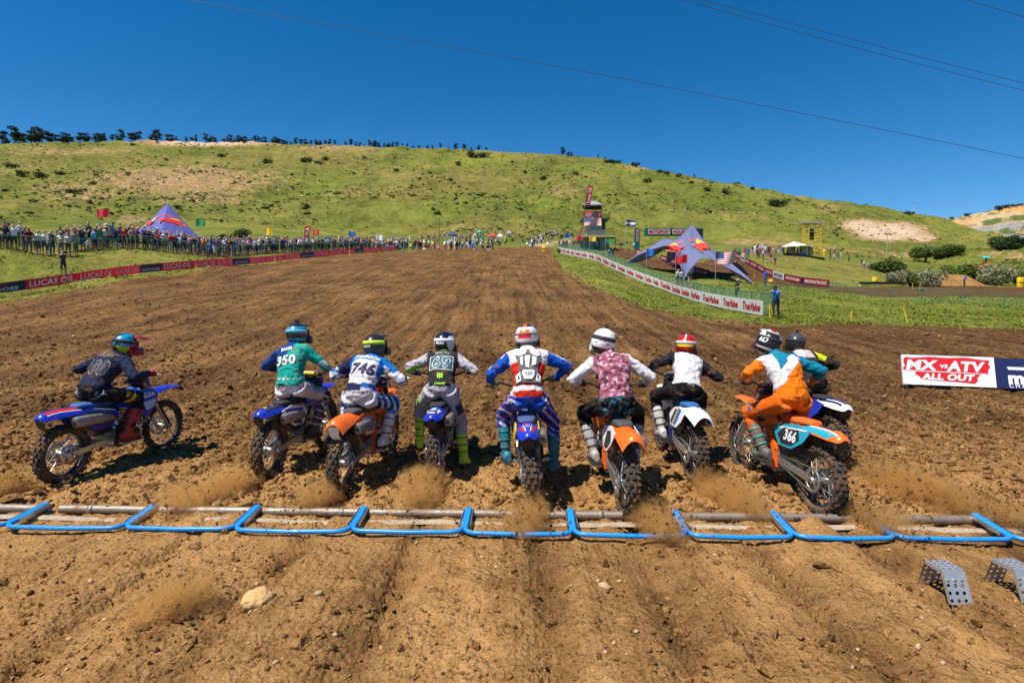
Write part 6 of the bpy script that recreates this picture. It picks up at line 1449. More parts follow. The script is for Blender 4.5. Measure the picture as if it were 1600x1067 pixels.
for k in range(120):      # beyond the crest
    x = random.uniform(590, 770) if k < 70 else random.uniform(560, 660); Y = random.uniform(99, 112); X = at(x, 390, Y).x; sp_.append((X, Y, H0(X, Y)))
for k in range(110):      # sitting on the slope behind it
    x = min(860, max(650, random.gauss(775, 50))); y = min(384, 356 + abs(random.gauss(14, 9)) - (x - 780) * .05); p = hit(x, y, 100); sp_.append(tuple(p))
for k in range(80):
    x = random.uniform(828, 872); y = 384 - (x - 828) * .38 + random.uniform(-4, 4); p = hit(x, y, 100); sp_.append(tuple(p))
for k in range(60):
    p = hit(random.uniform(640, 790), random.uniform(372, 386), 100); sp_.append(tuple(p))
crowd_mass('distant_crowd', 'distant crowd', sp_, 1.0, .35)
# right-hand groups, one by one
def group_at(pts, where, group, poses=(1, 2, 3, 5, 7)):
    for x, y in pts:
        p = hit(x, y, 20); spectator(random.choice(poses), p.x, p.y, p.z - .03, random.uniform(-.9, .9), where, group, random.uniform(.92, 1.05))
random.seed(11)
group_at([(1143 + k * 4.6 + random.uniform(-2, 2), 404 - k * .35 + random.uniform(-2.5, 2.5)) for k in range(18)], 'on right knoll', 'spectators on the right-hand knoll')
group_at([(1180 + k * 2.6 + random.uniform(-1, 1), 397 + random.uniform(-2, 3)) for k in range(10)], 'atop right knoll', 'spectators on the right-hand knoll', (1, 2, 4))
group_at([(1186,404),(1192,406),(1197,407),(1204,412),(1211,417),(1196,399),(1202,399),(1206,400)], 'left of white canopy', 'spectators on the right-hand knoll', (3, 5, 7))
group_at([(1224,399),(1230,399),(1241,399),(1246,400),(1251,399),(1262,399)], 'before white canopy', 'spectators by the white canopy')
group_at([(1297,404),(1303,406),(1309,407),(1314,408),(1326,409),(1346,418),(1350,420),(1358,424)], 'right of white canopy', 'spectators by the white canopy')
group_at([(874 + k * 3.1 + random.uniform(-1, 1), 388.5 + random.uniform(-1.5, 1.5)) for k in range(12)], 'below the tower', 'spectators below the tower')
group_at([(916,389),(919,390),(970,391),(991,391),(952,404),(957,406)], 'near the tower', 'spectators below the tower')
# ------------------------------------------------------------------ course workers and photographers
def tripod(o, h, m, spread=.32):
    for k in range(3):
        a = k * 2.09 + .5; MB().tube([(0, 0, h), (spread * math.cos(a), spread * math.sin(a), 0)], .018, 6).build('leg', m, o)
def cameraman(x, y, rot, label, shirt, pants, tri, hatc, name='person', k=1.0):
    p = hit(x, y, 15); p.z = ground_z(p.x, p.y)
    me = person_mesh('camera_operator', [(-.06, -.34, 1.50), (.10, -.34, 1.46)], .06, feet=[(-.14, .04, .06), (.14, -.04, .06)], legs='long' if pants[0] != 'bare' else 'short', vox=.024)
    o = obj('person', me, None, p, (0, 0, rot)); o.scale = (k, k, k); tag(o, label, 'person'); o['shirt_col'] = list(shirt); o['pants_col'] = list(pants[1]); o['hat_col'] = list(hatc); o['skin_col'] = list(SKINS[0])
    c = Matrix.Translation(p) @ Matrix.Rotation(rot, 4, 'Z') @ Vector((0, -.42 * k, 0)); co = empty('camera', c, (0, 0, rot), 'black camera ' + ('on a tripod ' if tri else '') + 'of the ' + label[:42].rsplit(' ', 1)[0], 'camera')
    b = MB(); b.box((0, 0, 1.55 * k), (.13, .22, .13)); b.build('camera_body', BLACKP, co); MB().tube([(0, -.10, 1.55 * k), (0, -.30, 1.55 * k)], [.05, .06], 12).build('lens', BLACKP, co); MB().box((0, .02, 1.66 * k), (.03, .16, .05)).build('grip', BLACKP, co)
    if tri: tripod(co, 1.46 * k, BLACKM)
    return o
cameraman(1212, 497.5, R(-35), 'cameraman in a bright blue vest at the fence end', (.01, .16, .55), ('x', (.02, .025, .05)), True, (.02, .02, .03))
cameraman(329, 407, R(35), 'photographer in a blue vest on the left bank', (.02, .20, .60), ('bare', (.03, .03, .04)), True, (.12, .15, .25))
cameraman(99, 430, R(55), 'photographer in dark shorts on the left bank', (.05, .05, .06), ('bare', (.03, .035, .06)), False, (.20, .32, .28), k=.93)
for x, y, ps, sh, ht, lb in ((1151, 473, 3, SHIRT[1], HATS[1], 'man in black shirt and white cap behind the nearer white banners'), (1058, 446, 6, SHIRT[0], HATS[0], 'onlooker in white at the fence, leftmost of three by the tent leg'), (1064, 447, 0, SHIRT[0], HATS[2], 'onlooker in white and shorts, middle of three by the tent leg'), (1077, 449, 5, SHIRT[1], HATS[0], 'onlooker in black right of the tent leg'), (1195, 447, 1, SHIRT[5], HATS[3], 'course marshal in blue beside the far track'), (1506, 449, 6, SHIRT[5], HATS[0], 'bending worker in blue below the dirt jump')):
    p = hit(x, y, 25); spectator(ps, p.x, p.y, p.z - .02, R(20), '', 'people on the infield', 1.0, sh, None, 'person', ht, lb)
# ------------------------------------------------------------------ star tents
TENTC = mat('tent_lilac', (.105, .12, .235), .75, noise=.06, nscale=2); TENTB = mat('tent_violet', (.08, .09, .31), .75, noise=.06, nscale=2)
SUNY = mat('print_yellow', (.75, .45, .01), .7); BULLR = mat('print_red', (.52, .06, .05), .7); EDGE = mat('print_salmon', (.62, .32, .20), .7)
bull = [(-.50, .16), (-.40, .28), (-.22, .34), (.00, .42), (.14, .34), (.24, .16), (.34, .10), (.44, .24), (.52, .26), (.45, .10), (.36, -.04), (.24, -.10), (.20, -.34), (.12, -.52), (.02, -.50), (.08, -.30), (-.02, -.16), (-.14, -.24), (-.24, -.20), (-.36, -.26), (-.52, -.22), (-.40, -.08), (-.56, -.06), (-.44, .06)]
def star_tent(name, cx, Y, yap, legs, m, label, arch=2.9, logos=(), sag=1.0, pull=.46):
    top = at(cx, yap, Y); o = empty(name, (top.x, top.y, H0(top.x, top.y)), (0, 0, 0), label, 'tent'); O = o.location; ap = top - O
    P = [Vector(p) - O for p in legs]; n = len(P); g = MB(); rows = 14
    for i in range(n):
        a, b = P[i], P[(i+1) % n]; grid = []
        for r in range(rows + 1):
            s = r / rows; row = []
            for k in range(17):
                w = k / 16; si = math.sin(math.pi * w); B = a.lerp(b, w); C = Vector((ap.x, ap.y, B.z)); B = B.lerp(C, pull * si ** .7); B.z += arch * si ** .62
                p = ap.lerp(B, s); p.z -= sag * 4 * s * (1 - s) * .35 * (1 + .5 * (1 - si)); p.z += .03 * math.sin(7 * w * 3.14) * s; row.append(p)
            grid.append(row)
        g.sheet(grid, 0, True, .02)
    cl = g.build('canopy', m, o); bv = bvh_of(cl.data)
    MB().tube([(0, 0, -.2), tuple(ap * 1.005)], .07, 10).build('mast', ALLOY, o)
    for i, p in enumerate(P): MB().box(p, (.18, .18, .12)).build('anchor', BLACKM, o)
    for (kind, x, y, w, h, flip, dy) in logos:
        c = at(x, y, Y + dy) - O; V = lambda pl: [((-q[0] if flip else q[0]) * w, q[1] * h) for q in pl]
        nrm = (0, -1, .12)
        if kind == 'bull':
            decal('bull_emblem', poly2d(V([(q[0] * 1.09, q[1] * 1.10) for q in bull])), c, (1, 0, 0), (0, 0, 1), EDGE, cl, bv, .20, .18, Nrm=nrm, reach=9)
            decal('bull_emblem', poly2d(V(bull)), c, (1, 0, 0), (0, 0, 1), BULLR, cl, bv, .25, .18, Nrm=nrm, reach=9)
        elif kind == 'sun': decal('sun_emblem', poly2d(V([(.42, .55), (.5, .30), (.30, -.35), (-.5, -.5), (-.42, -.35), (-.1, .0), (.2, .35)])), c, (1, 0, 0), (0, 0, 1), SUNY, cl, bv, .14, .18, Nrm=nrm, reach=9)
        else: decal('lettering', words2d('Red Bull', w, h, .05), c, (1, 0, 0), (0, 0, 1), mat('print_rose', (.45, .09, .16), .7), cl, bv, .07, .2, Nrm=nrm, reach=9)
    return o
def tl(x, Y, dz=0): p = at(x, 400, Y); return Vector((p.x, Y, H0(p.x, Y) + dz))
star_tent('star_tent', 1082, 70, 350, [tl(976, 73), tl(1069, 63), tl(1181, 61), tl(1172, 74), tl(1040, 82)], TENTC, 'grey lilac star tent with two charging bull emblems on the infield', 3.0,
          [('sun', 1054, 380, 2.05, 1.6, False, -3), ('sun', 1106, 380, 2.0, 1.6, True, -3), ('bull', 1061, 383.5, 2.0, 1.35, False, -3), ('bull', 1100, 383.5, 2.0, 1.35, True, -3), ('text', 1069, 369.5, 1.15, .5, False, -3), ('text', 1092, 369.5, 1.15, .5, False, -3)], 2.3)
star_tent('star_tent', 262, 74, 318.5, [tl(196, 72), tl(246, 63), tl(326, 72), tl(275, 86)], TENTB, 'purple star tent with bull emblems behind the left crowd', 1.0,
          [('sun', 230, 346.5, 2.0, 1.4, False, -3), ('sun', 284, 343.5, 2.3, 1.5, True, -3), ('bull', 237, 349.5, 1.5, 1.0, False, -3), ('bull', 270, 348.5, 2.1, 1.15, True, -3), ('text', 245, 336.5, 1.1, .5, False, -3), ('text', 266, 335.5, 1.5, .5, False, -3)], .1, .12)
# ------------------------------------------------------------------ flags
def flag(name, x0, y0, x1, y1, Y, ybase, cols, label, group='flags flown round the track', pr=.025, wave=.12, lean=0.0):
    """cloth seen between two picture corners at a given distance; pole down to its base"""
    a, b = at(x0, y0, Y), at(x1, y1, Y); w, h = b.x - a.x, a.z - b.z; base = at(x0, ybase, Y); base.x += lean
    o = empty(name, base, (0, 0, 0), label, 'flag', group); D = a - base
    MB().tube([(0, 0, -.2), (D.x, D.y, D.z + .08)], pr, 6).build('pole', mat('pole_grey', (.45, .45, .46), .5, .4), o)
    ns = len(cols); f = MB(); NC = 16
    def P(u, v): return D + Vector((w * u, .5 * w * wave * math.sin(u * 7 + v * 1.5 + x0) - .15 * u, -h * v - h * .10 * math.sin(u * 5.5 + x0) * u))
    for i in range(ns): f.sheet([[P(k / NC, v) for k in range(NC + 1)] for v in (i / ns, (i + .5) / ns, (i + 1) / ns)], i, True, .006)
    f.build('cloth', [mat('flag_%.2f_%.2f_%.2f' % c, c, .75, noise=.06) for c in cols], o)
    return o, P
RED_, WHT, BLU_ = (.50, .02, .03), (.72, .72, .72), (.02, .04, .20)
def stars_stripes(x0, y0, x1, y1, Y, yb, label):
    o, P = flag('flag', x0, y0, x1, y1, Y, yb, [RED_ if k % 2 == 0 else WHT for k in range(13)], label, wave=.16)
    off = Vector((0, -.02, 0)); m = MB().sheet([[P(.42 * k / 8, 7 / 13 * r / 4) + off for k in range(9)] for r in range(5)], 0, True, .004); c = m.build('canton', mat('flag_canton', BLU_, .75), o)
    st = MB()
    for r in range(5):
        for k in range(6): 
            p = P(.42 * (k + .5) / 6, 7 / 13 * (r + .5) / 5) + off * 1.8; s = (x1 - x0) * Y / 889 * .016; st.add([p + Vector((s * math.sin(q * 1.2566 * .5 * 2 / 2 + 0) * (1 if q % 2 == 0 else .42), 0, s * math.cos(q * .62832) * (1 if q % 2 == 0 else .42))) if False else p + Vector((s * (1 if q % 2 == 0 else .42) * math.sin(q * .62832), 0, s * (1 if q % 2 == 0 else .42) * math.cos(q * .62832))) for q in range(10)], [tuple(range(10))])
    st.build('stars', mat('flag_star', WHT, .75), c)
stars_stripes(912.5, 340, 939.5, 353, 112, 396, 'red white and blue striped flag on the tall pole at the tower')
stars_stripes(1118, 393, 1149, 413, 62, 446, 'large red white and blue striped flag right of the lilac tent')
o, P = flag('flag', 977.5, 344, 992.5, 354, 108, 397, [BLU_, WHT, BLU_], 'blue and white striped flag with a red letter C on white pole', pr=.05)
ringm = MB(); off = Vector((0, -.025, 0))
for k in range(14):
    a0, a1 = R(40 + 280 * k / 14), R(40 + 280 * (k + 1) / 14); ringm.add([P(.36 + .15 * math.cos(a) * q, .5 + .30 * math.sin(a) * q) + off for a, q in ((a0, 1), (a1, 1), (a1, .5), (a0, .5))], [(0, 1, 2, 3)])
ringm.build('letter', mat('flag_red', RED_, .75), o)
disc = MB(); disc.add([P(.37 + .07 * math.cos(R(q * 30)), .5 + .14 * math.sin(R(q * 30))) + off for q in range(12)], [tuple(range(12))]); disc.build('disc', mat('flag_gold', (.7, .45, .02), .75), o)
for x0, y0, x1, y1, Y, yb, c, lb in ((151, 327, 172, 340, 52, 385, (.45, .02, .02), 'large red flag above the left crowd'), (306, 343.5, 322, 354, 60, 385, (.02, .22, .08), 'dark green flag right of the purple tent'), (415, 357, 426, 367, 70, 390, (.75, .45, .02), 'yellow flag above the left crowd'), (489, 359, 499, 368, 78, 392, (.55, .07, .03), 'small orange-red flag beside the feather banner'),
                              (545, 362, 556, 370, 86, 394, (.015, .10, .42), 'blue flag above the far left crowd'), (509, 370, 515, 378, 80, 394, (.02, .20, .45), 'small sky-blue pennant low over the crowd'), (588, 367.5, 598, 375, 92, 394, (.62, .62, .64), 'white flag near the crest'), (1056, 399, 1073.5, 412, 60, 437, (.50, .01, .02), 'red square flag in front of the lilac tent leg'), (1010, 389, 1022, 400, 66, 425, (.015, .10, .42), 'blue flag at the left leg of the lilac tent'),
                              (921, 370, 931, 377, 108, 392, (.75, .45, .02), 'yellow flag at the tower ground floor'), (946, 373, 956, 381, 104, 397, (.02, .26, .10), 'green flag right of the tower door'), (900, 369, 909.5, 376, 108, 391, (.50, .02, .02), 'small red flag left of the tower pole'), (882, 365.5, 891, 372, 106, 390, (.015, .08, .38), 'small blue flag at the left end of the tower fence')):
    flag('flag', x0, y0, x1, y1, Y, yb, [c], lb)
flag('flag', 1199, 436, 1208, 440, 62, 449, [(.75, .45, .02)], 'yellow flag held by the marshal in blue', pr=.015)
def feather(x, y0, y1, w, lean, Y, label, vt):
    a, b = at(x, y1, Y), at(x, y0, Y); h = b.z - a.z; W_ = w * Y / 889; o = empty('feather_banner', a, (0, 0, 0), label, 'banner'); ln = lean * Y / 889
    MB().tube([(0, 0, -1.2), (0, 0, 0)] + [(ln * t, 0, h * t) for t in (.3, .6, 1)], .03, 6).build('pole', ALLOY, o)
    P = lambda u, t: Vector((ln * t + W_ * u * (1 - .25 * max(0, t - .8) * 5 * (1 - u) * 0), .15 * math.sin(t * 5 + u * 2), h * t + (.10 * W_ * u if t > .9 else 0)))
    cl = MB().sheet([[P(k / 4, r / 14) for k in range(5)] for r in range(15)], 0, True, .01).build('cloth', PRINT['scarlet'] if False else PRINT['red'], o)
    v, f = words2d(vt, 1, 1, .04, 0); m = MB(); m.add([P(.5 - y * .66, .5 + (x_) * .80) + Vector((0, -.06, 0)) for x_, y in v], f); m.build('lettering', PRINT['white'], o)
feather(914, 291, 320, 8.5, 4, 116, 'tall red feather banner with white script beside the tower roof', 'Lucas Oil')
feather(473, 354, 377, 9, 4.5, 74, 'red feather banner with white ring mark above the left crowd', 'O ISLA')
# ------------------------------------------------------------------ start tower
TY = 118
def box_px(mb, x0, y0, x1, y1, d0, d1, m=0):
    a, b = at(x0, y1, TY + d0), at(x1, y0, TY + d0); mb.add([(a.x, TY + d0, a.z), (b.x, TY + d0, a.z), (b.x, TY + d1, a.z), (a.x, TY + d1, a.z), (a.x, TY + d0, b.z), (b.x, TY + d0, b.z), (b.x, TY + d1, b.z), (a.x, TY + d1, b.z)], [(3,2,1,0),(4,5,6,7),(0,1,5,4),(1,2,6,5),(2,3,7,6),(3,0,4,7)], m); return mb
tb = at(932, 392, TY); tower = empty('control_tower', tb, (0, 0, 0), 'three storey start tower with flat deck, window box and hip-roofed lookout', 'tower')
def tpart(name, fn, m, parent=tower):
    b = MB(); fn(b); off = tb; b.v = [tuple(Vector(v) - off) for v in b.v]; return b.build(name, m, parent)
SAGE, PALE, DARKG = mat('sage_siding', (.20, .22, .15), .8, noise=.12), mat('pale_siding', (.42, .39, .30), .8, noise=.1), mat('dark_green_trim', (.02, .07, .045), .6)
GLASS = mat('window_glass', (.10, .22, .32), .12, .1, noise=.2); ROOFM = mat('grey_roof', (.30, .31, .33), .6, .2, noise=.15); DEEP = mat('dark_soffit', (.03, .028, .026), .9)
tpart('wall', lambda b: box_px(b, 905, 371, 952, 393.5, 0, 4.5), SAGE); tpart('deck_roof', lambda b: box_px(b, 903.5, 367, 962.5, 370.6, -1.4, 5.5), mat('deck_edge', (.30, .30, .16), .7)); 
dr = tpart('door', lambda b: box_px(b, 928, 374, 937, 389.5, -.05, 0), DARKG); tpart('pane', lambda b: box_px(b, 930.5, 375, 934.5, 384, -.09, -.05), GLASS, dr)
for xa, xb in ((921, 925), (941, 946)):
    w = tpart('window', lambda b: box_px(b, xa, 376, xb, 384, -.05, 0), PALE); tpart('pane', lambda b: box_px(b, xa + .6, 376.8, xb - .6, 383.2, -.09, -.05), GLASS, w)
for x in (904.5, 961.5): tpart('deck_post', lambda b: box_px(b, x - .5, 370.5, x + .5, 393, -1.3, -1.1), DARKG)
tpart('upper_wall', lambda b: box_px(b, 917.5, 342, 946, 367, .4, 4.2), PALE); tpart('side_cladding', lambda b: box_px(b, 939.5, 342, 946.05, 358.5, .37, 4.25), DARKG)
w = tpart('window', lambda b: box_px(b, 923, 354.5, 941, 359.8, .33, .4), PALE)
for k in range(2): tpart('pane', lambda b: box_px(b, 923.8 + k * 8.6, 355.3, 931.6 + k * 8.6, 359.1, .28, .33), GLASS, w)
tpart('gallery', lambda b: box_px(b, 910.5, 340.3, 953.5, 342, -.6, 5), DARKG)
def railing(b):
    for x in range(941, 955, 2): box_px(b, x - .2, 336, x + .2, 340.3, -.6, -.5)
    box_px(b, 940, 335.6, 954, 336.3, -.6, -.5); box_px(b, 940, 338, 954, 338.5, -.6, -.5)
tpart('railing', railing, DARKG)
def drail(b):
    for x in range(947, 962, 2): box_px(b, x - .2, 362.5, x + .2, 367, -1.3, -1.2)
    box_px(b, 946, 362, 962.5, 362.7, -1.3, -1.2)
tpart('deck_railing', drail, DARKG)
for x in (912.5, 940.5):
    tpart('roof_post', lambda b: box_px(b, x - .5, 327, x + .5, 340.3, -.3, -.1), PALE); tpart('roof_post', lambda b: box_px(b, x - .5, 327, x + .5, 340.3, 4.2, 4.4), PALE)
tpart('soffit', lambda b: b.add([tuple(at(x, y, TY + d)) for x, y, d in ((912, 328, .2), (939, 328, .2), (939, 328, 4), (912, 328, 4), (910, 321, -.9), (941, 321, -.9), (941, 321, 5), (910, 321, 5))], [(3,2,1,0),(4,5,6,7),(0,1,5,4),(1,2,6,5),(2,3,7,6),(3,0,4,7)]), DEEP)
def hip(b):
    A = [at(x, 321.0, TY + d) for x, d in ((910, -.9), (941, -.9), (941, 5), (910, 5))]; B = [p + Vector((0, 0, .22)) for p in A]; T_ = [at(922, 314.3, TY + 2), at(930, 314.3, TY + 2)]
    b.add(A + B + T_, [(0,1,5,4),(1,2,6,5),(2,3,7,6),(3,0,4,7),(4,5,9,8),(5,6,9),(6,7,8,9),(7,4,8)])
tpart('roof', hip, ROOFM)
tpart('stair', lambda b: [box_px(b, 905 + k * .7, 366 - k * 2.2, 908.5 + k * .7, 366.6 - k * 2.2, -.9, -.1) for k in range(11)], mat('rust_stair', (.30, .08, .04), .7))
tbn = empty('tower_banner', at(926, 336, TY - .8), (0, 0, 0), 'red banner with two lines of white lettering on the tower gallery', 'banner')
a, b_ = at(912, 342, TY - .8), at(941, 330.5, TY - .8); w_, h_ = b_.x - a.x, b_.z - a.z
MB().sheet([[(w_ * (k / 8 - .5), .05 * math.sin(k), h_ * (r / 2 - .5)) for k in range(9)] for r in range(3)], 0, True, .02).build('cloth', PRINT['red'], tbn)
for s, y in (('LUCAS OIL PRO', .17), ('MOTOCROSS', -.12)):
    decal('lettering', words2d(s, w_ * .82, h_ * .24, .04), (0, 0, h_ * y), (1, 0, 0), (0, 0, 1), PRINT['white'], tbn, None, .10)
# inflatable arch behind
def px_panel(mb, x0, y0, x1, y1, Y, d, m=0):
    a, b = at(x0, y1, Y), at(x1, y0, Y); mb.add([(a.x, Y, a.z), (b.x, Y, a.z), (b.x, Y + d, a.z), (a.x, Y + d, a.z), (a.x, Y, b.z), (b.x, Y, b.z), (b.x, Y + d, b.z), (a.x, Y + d, b.z)], [(3,2,1,0),(4,5,6,7),(0,1,5,4),(1,2,6,5),(2,3,7,6),(3,0,4,7)], m); return mb
AY = 114; oc = at(1000, 394, AY); arch = empty('finish_arch', oc, (0, 0, 0), 'teal gantry with red capitals on white panels behind the lilac tent', 'gantry')
def apart(name, m, *args, parent=arch):
    b = MB(); px_panel(b, *args); b.v = [tuple(Vector(v) - oc) for v in b.v]; return b.build(name, m, parent)
bm_ = apart('crossbeam', PRINT['teal'], 1008.5, 356.5, 1099, 368, AY, 1.0); apart('pillar', PRINT['teal'], 992.5, 357.5, 1000, 394, AY, 1.0); apart('pillar', PRINT['teal'], 1093, 368, 1099, 394, AY, 1.0)
apart('panel', PRINT['navy'], 1011.5, 358, 1098, 366.3, AY - .05, .05, parent=bm_)
for s, x0, x1 in (('MOTOSPORT', 1013, 1047), ('HOLESHOT', 1051, 1084)):
    a, b_ = at(x0, 365.7, AY), at(x1, 358.7, AY); c = (a + b_) / 2 - oc; pn = apart('panel', PRINT['white'], x0 - .4, 358.4, x1 + .4, 366, AY - .09, .04, parent=bm_)
    decal('lettering', words2d(s, (b_.x - a.x) * .97, (b_.z - a.z) * .80, .045, .08), c + Vector((0, -.10, 0)), (1, 0, 0), (0, 0, 1), PRINT['scarlet'], bm_, None, .02)
apart('panel', PRINT['white'], 994.5, 359.5, 998.6, 378, AY - .05, .05); c = (at(996.5, 368.7, AY)) - oc
decal('lettering', words2d('MOTOSPORT', 2.2, .42, .045), c + Vector((0, -.06, 0)), (0, 0, 1), (-1, 0, 0), PRINT['scarlet'], arch, None, .02)
# ------------------------------------------------------------------ red banners along the far track
f1 = Ribbon([hit(x, y, 60) for x, y in ((994,399),(1010,401))] ) ; banner('course_banner', f1, 0, f1.L, .05, .9, 'red', [('MOTOSPORT', .08, .92, .2, .8, 'white', .04, .1)], 'short red and white banner at the foot of the gantry', 'banners along the far track')
for pts, where, nn in ((((1032,407),(1050,413),(1068,421),(1085,428),(1108,433)), 'seen under the lilac tent', 5), (((1146,402),(1160,407.5),(1167,413),(1180,419.5),(1197,429),(1212,435),(1232,440.5),(1247,443.5),(1268,447),(1296,449.5)), 'below the right knoll', 9)):
    rb = Ribbon([hit(x, y, 55) for x, y in pts], 1)
    for k in range(nn):
        a, b_ = rb.L * k / nn, rb.L * (k + 1) / nn; wt = (nn == 9 and k in (1, 6)) or (nn == 5 and k == 3)
        banner('course_banner', rb, a, b_, .05, .82, 'white' if wt else 'navy', [('MOTOCROSS', .12, .88, .25, .75, 'navy', .04, .1)] if wt else [], ('white' if wt else 'navy and red') + ' MOTOCROSS banner ' + where + ', %s from the left' % ('first', 'second', 'third', 'fourth', 'fifth', 'sixth', 'seventh', 'eighth', 'ninth')[k], 'banners along the far track')
        if not wt: banner_o = COL.objects[-1]
        if not wt:
            par = [q for q in COL.objects if q.name.startswith('course_banner')][-1]; cc = par.location
            MB().sheet([[rb.at(a + (b_ - a) * (.10 + .86 * q / 4), hh, .03) - cc for q in range(5)] for hh in (.15, .45, .77)], 0, True, .005).build('red_panel', PRINT['scarlet'], par)
            v, f = words2d('MOTOCROSS', 1, 1, .04, .1); m = MB(); m.add([rb.at(a + (b_ - a) * (.53 + x_ * .76), .46 + y_ * .34, .055) - cc for x_, y_ in v], f); m.build('lettering', PRINT['white'], par)
# ------------------------------------------------------------------ white canopy, scaffold, lift, course furniture
KY = 104; kc = hit(1245, 399, 60); KY = kc.y
can = empty('canopy_tent', kc, (0, 0, 0), 'white gable canopy with side curtains on the right knoll', 'tent'); CANV = mat('white_canvas', (.74, .73, .71), .8, noise=.06)
def kp(x, y, d=0): return at(x, y, KY + d) - kc
m = MB(); A = [kp(1221, 386, -2), kp(1240, 377.5, 0), kp(1262, 383, -2), kp(1221, 386, 3), kp(1240, 377.5, 3), kp(1262, 383, 3)]; m.sheet([[A[0], A[1], A[2]], [A[3], A[4], A[5]]], 0, False, .04); m.add([A[0], A[1], A[2]], [(0, 1, 2)]); m.build('roof', CANV, can)
m = MB().sheet([[kp(1259, 382.5, -2), kp(1286, 390.5, -2)], [kp(1259, 382.5, 3), kp(1286, 390.5, 3)]], 0, False, .04).build('awning', CANV, can)
for x in (1222, 1261, 1285): 
    for d in (-1.9, 2.9): MB().tube([kp(x, 399, d), kp(x, 386 if x < 1280 else 391, d)], .04, 6).build('leg', ALLOY, can)
for xa, xb in ((1231, 1240), (1249, 1262), (1263, 1270)): MB().sheet([[kp(xa + (xb - xa) * q / 8, y, 2.2 + .12 * math.sin(q * 2)) for q in range(9)] for y in (384.5, 391, 399)], 0, True, .02).build('curtain', CANV, can)
random.seed(5)
for x, y, c, lb in ((1238, 398.5, 'blue', 'blue cooler in front of the white canopy, leftmost'), (1244, 399, 'red', 'red cooler between two blue ones at the canopy'), (1252, 399.5, 'blue', 'blue cooler with white lid at the canopy'), (1262, 400.5, 'blue', 'blue cooler at the canopy awning'), (1233, 398, 'red', 'red cooler at the left end of the canopy')):
    p = hit(x, y, 60); o = empty('cooler', p, (0, 0, 0), lb, 'cooler', 'coolers by the white canopy'); MB().box((0, 0, .22), (.75, .42, .44), 0, None, 1.06).build('tub', PLAST[c], o); MB().box((0, 0, .48), (.80, .46, .07)).build('lid', WHITEP, o)
SCY = mat('scaffold_yellow', (.70, .40, .01), .5, noise=.1); sc0 = hit(1268, 395, 90); sco = empty('scaffold', sc0, (0, 0, 0), 'yellow scaffold tower with hanging black speakers above the white canopy', 'scaffold'); SY = sc0.y
def sp3(x, y, d=0): return at(x, y, SY + d) - sc0
for xa, xb in ((1255, 1264), (1273, 1283)):
    m = MB()
    for d in (0, 2):
        for x in (xa, xb): m.tube([sp3(x, 398, d), sp3(x, 348, d)], .085, 6)
        for k in range(12): m.tube([sp3(xa, 396 - k * 4.1, d), sp3(xb, 396 - k * 4.1, d)], .05, 5)
        for k in range(3): m.tube([sp3(xa, 396 - k * 16, d), sp3(xb, 381 - k * 16, d)], .025, 5)
    m.build('frame_tower', SCY, sco)
for y in (362, 377): MB().beam(sp3(1264, y), sp3(1273, y), .3, .08).build('plank', mat('grey_plank', (.35, .34, .32), .8), sco)
m = MB(); 
for k in range(4): m.box(sp3(1268.5, 360.5 + k * 4.2, 1), (1.0, .8, .46), 0, Matrix.Rotation(R(k * 5 - 6), 3, 'X'))
m.build('speaker_array', BLACKP, sco); m = MB(); px_panel(m, 1254.5, 346.3, 1284, 348.6, SY - .3, 2.6); m.v = [tuple(Vector(v) - sc0) for v in m.v]; m.build('platform', mat('truss_grey', (.38, .36, .36), .6, .3), sco)
lf = hit(1543, 444, 60); LY = lf.y; lift = empty('scissor_lift', lf, (0, 0, 0), 'red scissor lift raised before the pale bush', 'scissor lift')
def l3(x, y, d=0): return at(x, y, LY + d) - lf
RL = mat('lift_red', (.45, .06, .03), .5, dirt=.2); m = MB()
for k in range(4):
    ya, yb = 440 - k * 5.8, 440 - (k + 1) * 5.8
    for d in (0, .8): m.beam(l3(1536, ya, d), l3(1550, yb, d), .07, .09); m.beam(l3(1550, ya, d), l3(1536, yb, d), .07, .09)
m.build('scissor_arms', BLACKM, lift); m = MB(); px_panel(m, 1533, 440, 1552, 443.5, LY - .1, 1.0); m.v = [tuple(Vector(v) - lf) for v in m.v]; m.build('chassis', RL, lift)
m = MB(); px_panel(m, 1531, 415.4, 1553, 417, LY - .1, 1.1); m.v = [tuple(Vector(v) - lf) for v in m.v]; m.build('platform', RL, lift); m = MB()
for k in range(7):
    x = 1531.5 + k * 3.5
    for d in (-.1, 1.0): m.tube([l3(x, 416, d), l3(x, 408, d)], .03, 5)
for y in (408, 411.5):
    for d in (-.1, 1.0): m.tube([l3(1531.5, y, d), l3(1552.5, y, d)], .03, 5)
m.build('guard_rail', RL, lift)
for k in range(4): MB().lathe([(.01, -.08), (.19, -.08), (.19, .08), (.01, .08)], 14, M=Matrix.Translation(l3(1535 + (k % 2) * 14, 443, (k // 2) * .8)) @ Matrix.Rotation(R(90), 4, 'Z')).build('wheel', RUB, lift)
lp3 = at(1540, 416, LY + .4); spectator(3, lp3.x, lp3.y, lp3.z, .4, '', 'people on the infield', .95, SHIRT[1], None, 'person', HATS[0], 'worker standing on the red scissor lift under an umbrella')
um = empty('umbrella', at(1541, 401, LY + .4), (0, 0, 0), 'small turquoise umbrella held above the scissor lift', 'umbrella'); m = MB(); loft(m, [superellipse((0, 0, z), (1, 0, 0), (0, 1, 0), r, r, 12) for z, r in ((-.22, .62), (-.05, .45), (.06, .22), (.10, .03))], cap=False); m.build('canopy', mat('turquoise_cloth', (.02, .40, .42), .7), um); MB().tube([(0, 0, .12), (0, 0, -1.0)], .015, 5).build('shaft', BLACKM, um)
YB = mat('yellow_block', (.78, .50, .01), .6, noise=.1)
